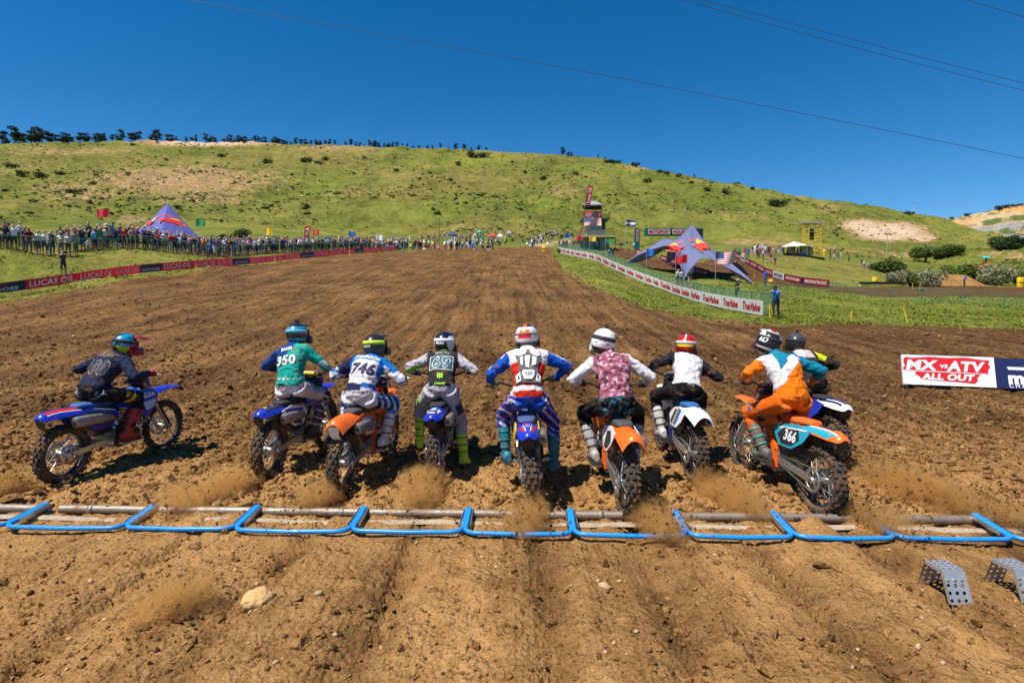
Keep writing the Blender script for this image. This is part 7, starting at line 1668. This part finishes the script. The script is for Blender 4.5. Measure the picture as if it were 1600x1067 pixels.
def block(x0, y0, x1, y1, label, m=YB, group=None):
    p = hit((x0 + x1) / 2, y1, 30); w = (x1 - x0) * p.y / 889; h = (y1 - y0) * p.y / 889; o = empty('course_block', p, (0, 0, .1), label, 'marker', group); b = MB()
    loft(b, [superellipse((0, 0, z), (1, 0, 0), (0, 1, 0), w / 2 * k, w * .4 * k, 12, .35) for z, k in ((-.05, .94), (.06, 1), (h - .06, 1), (h, .93))]); b.build('foam_block', m, o); MB().beam((-w * .51, -w * .01, h * .5), (w * .51, -w * .01, h * .5), w * .86, .06).build('strap', BLACKP, o)
block(1363, 433, 1370, 447, 'tall yellow foam block beside the far track, left of the bushes', group='yellow course blocks'); block(1590, 433.5, 1598, 449, 'yellow foam block at the right picture edge', group='yellow course blocks'); block(847, 384.5, 853.5, 393.5, 'yellow foam block on the crest right of the track', group='yellow course blocks'); block(1286, 390, 1290, 399.5, 'yellow stacked seats right of the canopy awning', group='yellow course blocks')
bp_ = Ribbon([hit(x, 447.5, 60) for x in (1343, 1365, 1390, 1418)], 1); o = empty('barrier', bp_.at(bp_.L / 2), (0, 0, 0), 'long low navy barrier with yellow lower stripe beside the far track', 'barrier'); cc = bp_.at(bp_.L / 2)
for lo, hi, mm, nm in ((.28, .56, PRINT['navy'], 'upper_rail'), (.02, .26, YB, 'lower_rail')):
    b = MB(); pts = [bp_.at(bp_.L * k / 14) - cc for k in range(15)]
    for a, c_ in zip(pts, pts[1:]): b.beam(a + Vector((0, 0, (lo + hi) / 2)), c_ + Vector((0, 0, (lo + hi) / 2)), .25, hi - lo)
    b.build(nm, mm, o)
# dirt jump
j0, j1 = hit(1455, 447, 60), hit(1545, 447, 60); JY = j0.y + 2; m = MB(); g = []
for r in range(9):
    t = r / 8; row = []
    for k in range(25):
        u = k / 24; xx = j0.x + (j1.x - j0.x) * u; prof = sstep(0, .22, u) * (1 - sstep(.76, 1, u)); hgt = 1.55 * prof * sstep(0, .75, t); row.append((xx, JY + 5 * t, H0(xx, JY + 5 * t) + hgt + .06 * perlin(np.array([u * 9]), np.array([t * 4]), 77)[0] - .05))
    g.append(row)
g.append([(p[0], p[1] + 3, H0(p[0], p[1] + 3) - .1) for p in g[-1]]); m.sheet(g, 0, True); me = m.mesh('dirt_jump', DIRT); a_ = me.attributes.new('wet', 'FLOAT', 'POINT'); a_.data.foreach_set('value', np.full(len(me.vertices), .25, np.float32)); tag(obj('dirt_jump', me), kind='structure')
stk = MB(); stk.box((0, 0, .30), (.045, .02, .68)); smesh = stk.mesh('course_stake', YB)
for x, y, k, lb in ((172, 446, 1, 'yellow stake below the nearest red banner'), (306, 428, 1, 'yellow stake below the tripod photographer'), (429, 413, 1, 'yellow stake below the middle red banner'), (546, 400, 1, 'yellow stake near the left end of the crest'), (863, 410, 1.1, 'yellow stake at the top of the right verge'), (881, 424, 1, 'yellow stake beside the first bend of the white banners'), (933, 447, .9, 'yellow stake on the verge below the second bend'), (1330, 504, 1, 'slim yellow stake on the right verge'), (1418, 505, 1.25, 'leaning yellow stake on the right verge'), (1203, 498, 1.2, 'yellow stake left of the cameraman'), (1208, 498, 1.1, 'leaning yellow stake touching the tripod'), (1179, 436, 1, 'yellow stake beside the far track'), (1403, 447, 1.2, 'yellow stake before the silver bush'), (1426, 453, 1.2, 'yellow stake before the green bush'), (1483, 446, 1, 'yellow stake at the dirt jump, left'), (1517, 446, .6, 'short yellow stake at the dirt jump, right'), (1436, 456, 1.5, 'white-topped stake beside the far track')):
    p = hit(x, y, 10); o = obj('course_stake', smesh, None, (p.x, p.y, ground_z(p.x, p.y)), (R(random.uniform(-6, 6)), R(-14 if 'leaning' in lb else random.uniform(-5, 5)), 0)); o.scale = (1, 1, k * p.y / 30 if p.y < 30 else k * 1.1); tag(o, lb, 'stake', 'yellow course stakes')
# small canopies and umbrellas on the far slope
for x, y, w, c, lb in ((770, 379, 10, (.55, .05, .03), 'red picnic canopy on the far slope'), (781, 379, 10, (.62, .66, .50), 'pale picnic canopy right of the red one on the far slope'), (795, 373, 9, (.32, .32, .31), 'grey picnic canopy highest of three on the far slope'), (708, 376, 13, (.05, .07, .16), 'navy shade on the far slope left of the canopies')):
    p = hit(x, y, 110); W_ = w * p.y / 889; o = empty('picnic_canopy', p, (0, 0, .1), lb, 'canopy', 'picnic canopies on the far slope'); b = MB(); b.add([(-W_/2, -W_*.3, 1.5), (W_/2, -W_*.3, 1.5), (W_/2, W_*.3, 1.5), (-W_/2, W_*.3, 1.5), (0, 0, 2.3), (-W_/2, -W_*.3, 1.2), (W_/2, -W_*.3, 1.2), (W_/2, W_*.3, 1.2), (-W_/2, W_*.3, 1.2)], [(0,1,4),(1,2,4),(2,3,4),(3,0,4),(0,5,6,1),(1,6,7,2),(2,7,8,3),(3,8,5,0)]); b.build('roof', mat('shade_%.2f_%.2f' % c[:2], c, .8), o)
    for sx in (-1, 1):
        for sy in (-1, 1): MB().tube([(sx*W_*.47, sy*W_*.28, -.3), (sx*W_*.47, sy*W_*.28, 1.4)], .04, 5).build('leg', ALLOY, o)
p = hit(749, 371, 110); um = empty('umbrella', p + Vector((0, 0, 1.7)), (0, 0, 0), 'turquoise parasol on the far slope', 'umbrella'); m = MB(); loft(m, [superellipse((0, 0, z), (1, 0, 0), (0, 1, 0), r, r, 12) for z, r in ((-.35, .95), (-.1, .7), (.08, .35), (.14, .03))], cap=False); m.build('canopy', mat('turquoise_cloth', (.02, .40, .42), .7), um); MB().tube([(0, 0, .1), (0, 0, -1.9)], .03, 5).build('shaft', ALLOY, um)
# small white trailer arch upslope
p = hit(836, 355, 120); o = empty('dome_tent', p, (0, 0, 0), 'small white dome tent high on the slope left of the tower', 'tent'); m = MB(); loft(m, [[Vector((1.6 * math.cos(R(q * 22.5)), y, 1.5 * math.sin(R(q * 22.5)))) for q in range(9)] for y in (-.9, .9)], 0, True); m.build('shell', CANV, o)
# ------------------------------------------------------------------ trackside board
sg = hit(1411, 606, 5); e = ray(1556.5, 606); s1 = sg; tt_ = (sg.y - .35) / e[1]; s2 = Vector((e[0] * tt_, sg.y - .35, 0)); dirv = (Vector((s2.x, s2.y, 0)) - Vector((s1.x, s1.y, 0))).normalized()
BW = (Vector((s2.x, s2.y, 0)) - Vector((s1.x, s1.y, 0))).length; BH = 47.0 * s1.y / 889; ang = math.atan2(dirv.y, dirv.x); slope = -.02
brd = empty('sign_board', (s1.x, s1.y, sg.z + .08), (R(-16), R(1.0), ang), 'low white board with red brush-stroke print on the dirt at right', 'sign board')
MB().box((BW / 2, 0, BH / 2), (BW, .05, BH)).build('panel', mat('board_white', (.76, .76, .77), .5, noise=.04, dirt=.08), brd)
RC = mat('board_red', (.62, .012, .02), .5, noise=.08); WC = mat('board_print_white', (.80, .80, .80), .5)
def bx(u, v): return (u - .5) * BW, (v - .5) * BH
def brush(pts): return [bx(*p) for p in pts]
BO, BU, BV = Vector((BW / 2, -.025, BH / 2)), (1, 0, 0), (0, 0, 1)
decal('red_brush', poly2d(brush([(.02, .88), (.05, .93), (.12, .90), (.30, .955), (.50, .93), (.70, .965), (.86, .90), (.95, .90), (.935, .75), (.955, .68), (.925, .55), (.93, .44), (.80, .43), (.84, .40), (.80, .28), (.81, .20), (.77, .09), (.60, .13), (.40, .15), (.20, .20), (.17, .30), (.13, .36), (.15, .46), (.02, .47), (.0, .52), (.03, .64), (.01, .72)])), BO, BU, BV, RC, brd, None, .003)
decal('white_stroke', poly2d(brush([(.02, .455), (.50, .44), (.92, .415), (.92, .435), (.5, .462), (.02, .48)])), BO, BU, BV, WC, brd, None, .006)
for s, u, v, w, h, sh in (('MX', .215, .665, .36, .34, .18), ('VS', .455, .64, .085, .13, .15), ('ATV', .69, .655, .42, .35, .18), ('ALL OUT', .49, .285, .58, .22, .18)):
    decal('lettering', words2d(s, w * BW, h * BH, .045, sh), BO + Vector((BW * (u - .5), 0, BH * (v - .5))), BU, BV, WC, brd, None, .009)
for x in (.08, BW - .1): MB().box((x, .06, BH * .45), (.05, .05, BH * 1.1)).build('stake', mat('stake_wood', (.42, .30, .17), .8, noise=.3), brd)
pb = Vector((s1.x, s1.y, sg.z)) + dirv * (BW + .01); br2 = empty('sign_board', (pb.x, pb.y, sg.z + .04), (R(-16), R(1.0), ang), 'navy board with white lettering cut by the right picture edge', 'sign board')
MB().box((1.2, 0, BH / 2), (2.4, .05, BH)).build('panel', mat('board_navy', (.012, .02, .085), .5, noise=.06, dirt=.06), br2)
B2O = Vector((0, -.025, 0)); 
decal('white_bar', poly2d([(.235, .40 * BH + .14), (1.6, .40 * BH + .13), (1.6, .40 * BH + .20), (.21, .40 * BH + .20)]), B2O, BU, BV, WC, br2, None, .003)
decal('green_mark', poly2d([(.62, BH * .68), (.90, BH * .68), (.90, BH * .90), (.62, BH * .90)]), B2O, BU, BV, mat('board_green', (.05, .45, .25), .5), br2, None, .003)
v, f, asp = text2d('motocross', .05); hh = .215
decal('lettering', ([(x * hh / .78 + asp * hh / .78 / 2 + .215, y * hh / .78 * .9) for x, y in v], f), B2O + Vector((0, 0, BH * .33)), BU, BV, WC, br2, None, .004)
v, f, asp = text2d('C H A M P I O N S H I P', .02); decal('lettering', ([(x * .085 + asp * .0425 + .22, y * .085) for x, y in v], f), B2O + Vector((0, 0, BH * .095)), BU, BV, WC, br2, None, .004)
for x in (.1, 2.2): MB().box((x, .06, BH * .45), (.05, .05, BH * 1.1)).build('stake', mat('stake_wood', (.42, .30, .17), .8, noise=.3), br2)
# ------------------------------------------------------------------ trees and bushes
LEAF = vcol_mat('leaf', .9, .15, trans=.22, noise=.15); BARK = mat('bark', (.11, .075, .05), .9, noise=.3)
def foliage(name, blobs, n, size, cols, seed, up=.3):
    """leaf clumps spread through a crown made of overlapping volumes; unit height"""
    r = np.random.default_rng(seed); V, C = [], []
    wts = np.array([b[3] * b[4] * b[5] for b in blobs]); wts = wts / wts.sum(); pick = r.choice(len(blobs), n, p=wts); B = np.array(blobs)[pick]
    d = r.standard_normal((n, 3)); d /= np.linalg.norm(d, axis=1)[:, None]; rad = r.uniform(.25, 1, n) ** .45
    P = B[:, :3] + d * rad[:, None] * B[:, 3:6]; k = fbm(P[:, 0] * 6, P[:, 2] * 6 + P[:, 1] * 5, seed, 3) + r.uniform(-.3, .3, n) > -.30; P, d = P[k], d[k]; n = len(P)
    a = r.standard_normal((n, 3)) + d * .5; a /= np.linalg.norm(a, axis=1)[:, None]; b = np.cross(a, d + r.standard_normal((n, 3)) * .6); b /= np.linalg.norm(b, axis=1)[:, None] + 1e-9
    s = size * r.uniform(.6, 1.4, n)[:, None]; Q = np.stack([P - a * s, P + b * s * .55, P + a * s, P - b * s * .55], 1); pc = np.array(cols)[r.integers(0, len(cols), n)] * r.uniform(.7, 1.3, (n, 1))
    return np_mesh(name, Q.reshape(-1, 3), np.arange(n * 4).reshape(-1, 4), [LEAF], False, vcol=np.repeat(pc, 4, 0))
DG = [(.018, .032, .012), (.028, .045, .014), (.014, .024, .010), (.04, .055, .02)]; MG = [(.065, .115, .02), (.10, .15, .03), (.045, .08, .016), (.15, .19, .05)]; SG = [(.24, .25, .12), (.34, .34, .19), (.15, .18, .07), (.44, .42, .26)]; YG = [(.09, .15, .02), (.06, .11, .015), (.13, .19, .03)]
def blobs_pine(s):
    q = random.Random(s); out = []
    for k in range(8): z = q.uniform(.17, .86); rr = .24 * (1 - .55 * max(0, z - .4)) * q.uniform(.6, 1.25); out.append((q.uniform(-.12, .12), q.uniform(-.12, .12), z, rr, rr, .09))
    return out
def blobs_bush(s, flat=.5):
    q = random.Random(s); return [(q.uniform(-.45, .45), q.uniform(-.35, .35), q.uniform(.25, .72) * (1 - .25), q.uniform(.18, .34), q.uniform(.18, .34), q.uniform(.15, .28)) for _ in range(11)] + [(0, 0, .3, .5, .45, .28)]
PINES = [foliage('crown', blobs_pine(k), 420, .055, DG, 300 + k) for k in range(5)]; JUN = [foliage('crown', blobs_bush(40 + k), 420, .075, DG, 320 + k) for k in range(4)]
BIG = {'green': [foliage('crown', blobs_bush(60 + k), 5200, .038, MG, 340 + k) for k in range(3)], 'silver': [foliage('crown', blobs_bush(70 + k), 5200, .036, SG, 350 + k) for k in range(3)], 'bright': [foliage('crown', blobs_bush(80 + k), 5200, .040, YG, 360 + k) for k in range(2)], 'dark': [foliage('crown', blobs_bush(90 + k), 5200, .042, [(.03, .06, .018), (.045, .08, .022), (.02, .04, .012)], 370 + k) for k in range(2)]}
def trunk_mesh(seed, r=.028, top=.75, limbs=5):
    q = random.Random(seed); m = MB(); m.tube([(0, 0, -.15), (q.uniform(-.02, .02), 0, .25), (q.uniform(-.04, .04), q.uniform(-.03, .03), .5), (0, 0, top)], [r * 1.3, r, r * .7, r * .25], 7)
    for k in range(limbs): z = .25 + .4 * k / limbs; a = q.uniform(0, 6.28); m.tube([(0, 0, z), (.14 * math.cos(a), .14 * math.sin(a), z + .08), (.28 * math.cos(a), .28 * math.sin(a), z + .12)], [r * .5, r * .35, r * .12], 5)
    return m.mesh('trunk', BARK)
PT, BT = [trunk_mesh(k) for k in range(3)], [trunk_mesh(20 + k, .035, .6, 8) for k in range(3)]
def tree(name, p, w, h, crown, trunk, label, cat, group):
    o = empty(name, p, (0, 0, random.uniform(0, 6.28)), label, cat, group); o.scale = (w, w, h); obj('crown', crown, o); obj('trunk', trunk, o); return o
def zt(X, Y):
    a, b = np.array([X]), np.array([Y]); e = 1 - sstep(330, 400, b)
    return float((base_h(a, b) + sstep(120, 200, np.hypot(a, b)) * (3.6 * fbm(a * .026, b * .008, 43, 4) * (.25 + .75 * e) + 1.1 * fbm(a * .09, b * .07, 47, 4)))[0])
random.seed(21)
rk = sorted(_cols); rx = [(k, _cols[k][-1][0]) for k in rk]
def ridgeY(x): return float(np.interp(x, [k for k, _ in rx], [y for _, y in rx]))
RT = [(3,19),(10,22),(17,17),(23,25),(31,27),(36,20),(44,12),(49,22),(56,24),(62,27),(68,20),(75,22),(81,17),(87,14),(93,18),(99,20),(105,17),(112,14),(118,18),(125,17),(131,20),(137,19),(144,20),(150,16),(158,12),(163,16),(170,18),(176,14),(184,17),(191,21),(198,20),(205,14),(211,18),(217,22),(223,16),(236,14),(243,21),(250,12),(258,13),(263,21),(269,12),(276,15),(284,15),(291,9),(300,14),(306,13),(312,11),(322,12),(329,15),(336,16),(341,11)]
RT += [(350 + 5.4 * k, random.choice((9, 10, 8, 11))) for k in range(13)] + [(427 + 5 * k, random.choice((10, 11, 9))) for k in range(5)] + [(455,8),(462,12),(470,9),(478,11),(486,7),(494,9),(500,10),(508,8),(515,9),(523,8),(531,7),(540,8),(548,10),(556,10),(562,9),(570,8),(578,9),(585,13),(592,9),(600,8),(607,10),(613,9),(620,8),(628,7),(636,6),(645,7),(655,6),(668,8),(676,6),(688,6),(700,7),(712,8),(725,9),(736,6),(748,7),(760,5),(880,9),(888,8),(893,8),(935,6),(946,6),(1086,4),(1104,4)]
ords = lambda n: '%d%s' % (n, 'th' if 10 <= n % 100 <= 20 else {1: 'st', 2: 'nd', 3: 'rd'}.get(n % 10, 'th'))
RT = [q for i, q in enumerate(RT) if i % 4 != 2 or q[0] > 345]
for i, (x, hpx) in enumerate(RT):
    Y = ridgeY(x) * random.uniform(1.0, 1.045); X = at(x, 225, Y).x; H_ = hpx * Y / 889 * (random.uniform(.8, 1.15) if hpx > 12 else random.uniform(1.0, 1.5)); w = H_ * random.uniform(.8, 1.35)
    tree('pine_tree', (X, Y, zt(X, Y) - .08 * H_), w, H_, PINES[i % 5], PT[i % 3], '%s dark pine on the ridge top, %s from the left end of the skyline' % ('tall' if hpx > 18 else 'mid-sized' if hpx > 11 else 'small', ords(i + 1)), 'tree', 'pines along the ridge')
HS = [(18,263,12),(34,275,11),(66,273,13),(96,268,11),(116,303,18),(133,295,7),(145,287,8),(347,246,9),(417,262,12),(478,258,12),(498,258,9),(508,251,8),(739,246,14),(755,248,12),(716,259,7),(885,242,9),(897,242,9),(918,246,6),(950,255,8),(957,256,8),(966,257,7),(992,260,10),(1033,268,8),(1042,271,7),(1012,283,10),(900,279,7),(848,283,9),(1105,306,9),(1134,312,10),(1214,326,18),(1207,322,10),(620,270,7),(570,246,6),(1150,292,6),(1421,340,9),(1460,374,6),(336,262,6),(200,271,5),(480,321,9),(310,305,8),(260,252,5),(1060,276,7),(1080,289,6),(1175,305,6),(1246,322,6),(1300,340,6)]
for i, (x, y, hpx) in enumerate(HS):
    p = hit(x, y, 110); p.z = zt(p.x, p.y); H_ = hpx * p.y / 889 * 1.15
    tree('juniper_bush', (p.x, p.y, p.z - .1 * H_), H_ * 1.25, H_, JUN[i % 4], PT[i % 3], 'dark round juniper on the %s hillside, %s counted from the left' % ('upper' if y < 265 else 'middle' if y < 300 else 'lower', ords(1 + sorted(q[0] for q in HS).index(x))), 'bush', 'junipers dotted over the hill')
for i, (x0, x1, y0, y1, kind, lb) in enumerate(((1424, 1470, 377, 402, 'green', 'wide green thicket on the slope, left half'), (1456, 1500, 376, 401, 'green', 'wide green thicket on the slope, right half'), (1556, 1602, 357, 401, 'dark', 'large dark green tree at the right edge on the slope'), (1514, 1552, 381, 399, 'green', 'low green bush left of the large dark tree'), (1366, 1416, 395, 428, 'green', 'green tree behind the silver bushes'), (1386, 1414, 414, 447, 'silver', 'small silver bush, leftmost of the pale ones'), (1408, 1438, 411, 447, 'green', 'green bush squeezed between two silver bushes'), (1428, 1470, 404, 448, 'silver', 'large silver bush left of the dirt jump'), (1486, 1532, 405, 438, 'bright', 'bright green bush behind the dirt jump'), (1526, 1580, 403, 446, 'silver', 'large silver bush behind the scissor lift'), (1583, 1625, 415, 446, 'bright', 'bright green bush cut by the right picture edge'), (869, 884, 383, 396, 'green', 'small green shrub left of the tower fence'), (366, 392, 349, 372, 'green', 'spiky green shrub behind the left crowd'), (1432, 1444, 446, 455, 'silver', 'tiny pale bush at the far track edge'), (342, 362, 362, 380, 'dark', 'low dark shrub behind the left crowd'))):
    p = hit((x0 + x1) / 2, y1, 40); w, h = (x1 - x0) * p.y / 889, (y1 - y0) * p.y / 889 * 1.08
    tree('leafy_bush', (p.x, p.y, p.z - .05 * h), w * .92, h * 1.02, BIG[kind][i % len(BIG[kind])], BT[i % 3], lb, 'bush', 'bushes on the right')
# ------------------------------------------------------------------ quarry hill far right, poles, power lines, hut
def quarry():
    a = np.linspace(.60, 1.25, 240); Y = np.linspace(430, 640, 120); A, YY = np.meshgrid(a, Y); X = A * YY
    sk = np.interp(800 + 889 * a, (1330, 1440, 1470, 1500, 1540, 1600, 1700, 1900), (366, 353, 346, 339, 331, 321, 311, 303)); top = CH + 600 * (480 - sk) / 889
    t = np.clip((YY - 450) / 150, 0, 1.0); t2 = np.clip(t + .03 * fbm(X * .03, YY * .02, 121, 3), 0, 1); n = 8.0; st = (np.floor(t2 * n) + sstep(.30, .95, (t2 * n) % 1)) / n
    Z = CH + 40 + (top[None, :] - CH - 40) * np.minimum(st, 1) + 2.2 * fbm(X * .05, YY * .05, 123, 4) * (t < .98)
    rock = sstep(.42, .55, (t2 * n) % 1) * (1 - sstep(.97, 1.0, (t2 * n) % 1)); kind = fbm(X * .018, Z * .02, 127, 3)
    si = np.floor(np.clip(t2, 0, .999) * n) % 2; rock = np.where((si < .5) | (fbm(X * .03, YY * .05, 139, 3) > .22), 1.0, 0.0)
    c = np.where((rock > .5)[..., None], np.where(((A > .80) & (kind > -.1) & (t2 < .6))[..., None], (.27, .25, .23), np.where((kind < .05)[..., None], (.52, .29, .10), (.46, .34, .21))), np.where((fbm(X * .06, YY * .06, 131, 3) > -.25)[..., None], (.10, .13, .035), (.30, .23, .11)))
    c = c * (1 + .25 * fbm(X * .25, Z * .3 + YY * .2, 133, 3))[..., None]
    idx = np.arange(A.size).reshape(A.shape); F = np.stack([idx[:-1, :-1], idx[:-1, 1:], idx[1:, 1:], idx[1:, :-1]], -1).reshape(-1, 4)
    tag(obj('quarry_hill', np_mesh('quarry_hill', np.stack([X, YY, Z], -1).reshape(-1, 3), F, [vcol_mat('quarry_rock', .95, .1, .8, .6, 0, .25)], True, vcol=np.clip(c, 0, 1).reshape(-1, 3))), kind='structure')
    for i, (x, h) in enumerate(((1470, 8), (1487, 6), (1512, 7), (1561, 10), (1570, 11), (1583, 8), (1592, 8))):
        zz = np.interp(x, (1440, 1470, 1500, 1540, 1600), (353, 346, 339, 331, 321)); p = at(x, zz + 1, 596); H_ = h * 596 / 889
        tree('juniper_bush', p, H_ * 1.3, H_, JUN[i % 4], PT[i % 3], 'dark juniper on top of the quarry face, %s from the left' % ords(i + 1), 'bush', 'junipers above the quarry')
quarry()
WOOD = mat('pole_wood', (.16, .12, .09), .9, noise=.2)
for x, y0, y1, Y, r, lb in ((686, 340, 389, 118, .09, 'thin dark pole rising from the crowd at the crest'), (1385.5, 366, 399, 150, .10, 'grey light pole on the slope behind the bushes'), (1428, 318, 336, 345, .16, 'slim pole with a lamp on the ridge')):
    p = at(x, y1, Y); o = empty('utility_pole', (p.x, p.y, min(p.z, H0(p.x, p.y) + .2)), (0, R(1.5 if x == 686 else 0), 0), lb, 'pole'); h = at(x, y0, Y).z - o.location.z; MB().tube([(0, 0, -.5), (0, 0, h)], [r, r * .7], 8).build('shaft', WOOD if x == 686 else mat('pole_grey', (.45, .45, .46), .5, .4), o)
    if x != 686: m = MB(); m.beam((-.5, 0, h), (.5, 0, h), .12, .12); m.box((-.45, 0, h + .1), (.5, .3, .22)); m.box((.45, 0, h + .1), (.5, .3, .22)); m.build('lamp_head', BLACKM, o)
WIRE = mat('power_wire', (.05, .045, .05), .6)
for k, (pts, Y0, Y1, lb) in enumerate((([(150, -25), (290, 0), (500, 37), (800, 91), (1100, 147), (1400, 207), (1600, 248), (1900, 311)], 62, 70, 'long power line crossing the whole sky, lowest one'), ([(1000, -20), (1066, 0), (1200, 38), (1400, 92), (1600, 142), (1900, 214)], 62, 70, 'power line at upper right, lower of a close pair'), ([(1010, -23), (1096, 0), (1200, 27), (1400, 80), (1600, 131), (1900, 204)], 63, 71, 'power line at upper right, upper of a close pair'), ([(1400, -33), (1510, 0), (1600, 27), (1900, 118)], 62, 70, 'power line across the top right corner'))):
    P = [at(x, y, Y0 + (Y1 - Y0) * (x - 150) / 1750) for x, y in pts]; P = [Vector(np.array([np.interp(t, range(len(P)), [p[i] for p in P]) for i in range(3)])) for t in np.linspace(0, len(P) - 1, 60)]
    for _ in range(20): P = [P[0]] + [(a + b * 2 + c) / 4 for a, b, c in zip(P, P[1:], P[2:])] + [P[-1]]
    tag(obj('power_line', MB().tube(P, .030, 6).mesh('power_line', WIRE)), lb, 'cable', 'power lines in the sky')
p = hit(1598, 402, 80); o = empty('hut', p, (0, 0, 0), 'yellow walled hut with grey roof at the right edge on the slope', 'hut'); k = p.y / 889; MB().box((2 * k, 0, 3 * k), (26 * k, 12 * k, 7 * k)).build('wall', mat('hut_yellow', (.60, .38, .08), .8), o)
m = MB(); m.extrude([(-7 * k, 6.4 * k), (7 * k, 6.4 * k), (0, 10 * k)], -12 * k, 16 * k); m.build('roof', ROOFM, o)
MB().box((-4 * k, -6.1 * k, 3.2 * k), (3 * k, .1, 3 * k)).build('window', GLASS, o)
# ------------------------------------------------------------------ dust and clods thrown up by the rear wheels
def dust_mat(dens, seed, asp):
    m = bpy.data.materials.new('dust'); m.use_nodes = True; N, L = nodes(m); N.remove(N['Principled BSDF']); v = N.new('ShaderNodeVolumePrincipled')
    v.inputs['Color'].default_value = (.80, .50, .185, 1); v.inputs['Anisotropy'].default_value = .2
    tc = N.new('ShaderNodeTexCoord'); mp = N.new('ShaderNodeMapping'); mp.inputs['Scale'].default_value = asp; L.new(tc.outputs['Object'], mp.inputs[0])
    nz = N.new('ShaderNodeTexNoise'); nz.noise_dimensions = '4D'; nz.inputs['W'].default_value = seed; nz.inputs['Scale'].default_value = 5.0; nz.inputs['Detail'].default_value = 6; nz.inputs['Roughness'].default_value = .68; nz.inputs['Distortion'].default_value = .6
    L.new(mp.outputs[0], nz.inputs['Vector'])
    ln = N.new('ShaderNodeVectorMath'); ln.operation = 'LENGTH'; L.new(tc.outputs['Object'], ln.inputs[0])
    fall = N.new('ShaderNodeMapRange'); fall.inputs['From Min'].default_value = 1.0; fall.inputs['From Max'].default_value = .0; fall.inputs['To Min'].default_value = -.30; fall.inputs['To Max'].default_value = .27; L.new(ln.outputs['Value'], fall.inputs['Value'])
    ad = N.new('ShaderNodeMath'); ad.operation = 'ADD'; L.new(nz.outputs['Fac'], ad.inputs[0]); L.new(fall.outputs[0], ad.inputs[1])
    th = N.new('ShaderNodeMapRange'); th.inputs['From Min'].default_value = .47; th.inputs['From Max'].default_value = .80; th.inputs['To Max'].default_value = dens; L.new(ad.outputs[0], th.inputs['Value'])
    L.new(th.outputs[0], v.inputs['Density']); L.new(v.outputs[0], N['Material Output'].inputs['Volume']); return m
bm = bmesh.new(); bmesh.ops.create_icosphere(bm, subdivisions=3, radius=1); puff = bpy.data.meshes.new('dust_plume'); bm.to_mesh(puff); bm.free()
# from the tyre to where the cloud has drifted, in picture points on the ground, cloud radius, density
PL = [(415, 748, 235, 822, .30, 34), (532, 768, 470, 806, .24, 26), (680, 754, 640, 812, .33, 32), (832, 796, 822, 850, .26, 40), (982, 806, 1066, 862, .27, 38), (1088, 754, 1190, 826, .28, 38), (1325, 738, 1530, 818, .34, 36), (1300, 802, 1425, 852, .22, 34), (60, 754, -40, 784, .28, 26), (330, 930, 215, 990, .24, 30), (470, 862, 390, 892, .16, 14), (1500, 800, 1640, 846, .22, 20)]
cl_p, cl_s = [], []; gq = np.random.default_rng(505)
for i, (x0, y0, x1, y1, rad, dn) in enumerate(PL):
    a, b = Vector((*place(x0, y0), .06)), Vector((*place(x1, y1), .16)); d = b - a; c = a.lerp(b, .55); L_ = d.length * .80 + .2; rad *= 1.35
    me = puff.copy(); me.materials.append(dust_mat(dn * .62, 3.7 * i + 1, (rad, L_, rad * .9))); o = obj('dust_plume', me, None, c, d.to_track_quat('Y', 'Z').to_euler()); o.scale = (rad, L_, rad * .9); tag(o, kind='stuff')
    n = 620 if i not in (9, 10) else 140; t = gq.beta(1.3, 1.7, n) * 1.15; off = gq.standard_normal((n, 3)) * (.05 + .13 * t[:, None]) * np.array((1, 1, .8)); lift = .10 + .34 * t * (1 - t) * 2
    for k in range(n):
        w = a + d * float(t[k]); cl_p.append((w.x + off[k, 0], w.y + off[k, 1], abs(off[k, 2]) + lift[k] * gq.uniform(0, 1))); cl_s.append(min(.018, .0062 * math.exp(gq.normal(0, .6))))
cl_p = np.array(cl_p); cl_p[:, 2] = np.maximum(cl_p[:, 2], near_h(cl_p[:, 0].copy(), cl_p[:, 1].copy()) + base_h(cl_p[:, 0], cl_p[:, 1]))
V, F = lumps(cl_p, np.array(cl_s), .3, .8, OCT); tag(obj('flying_dirt', np_mesh('flying_dirt', V, F, [DIRT], False, {'wet': np.full(len(V), .8)})), kind='stuff')
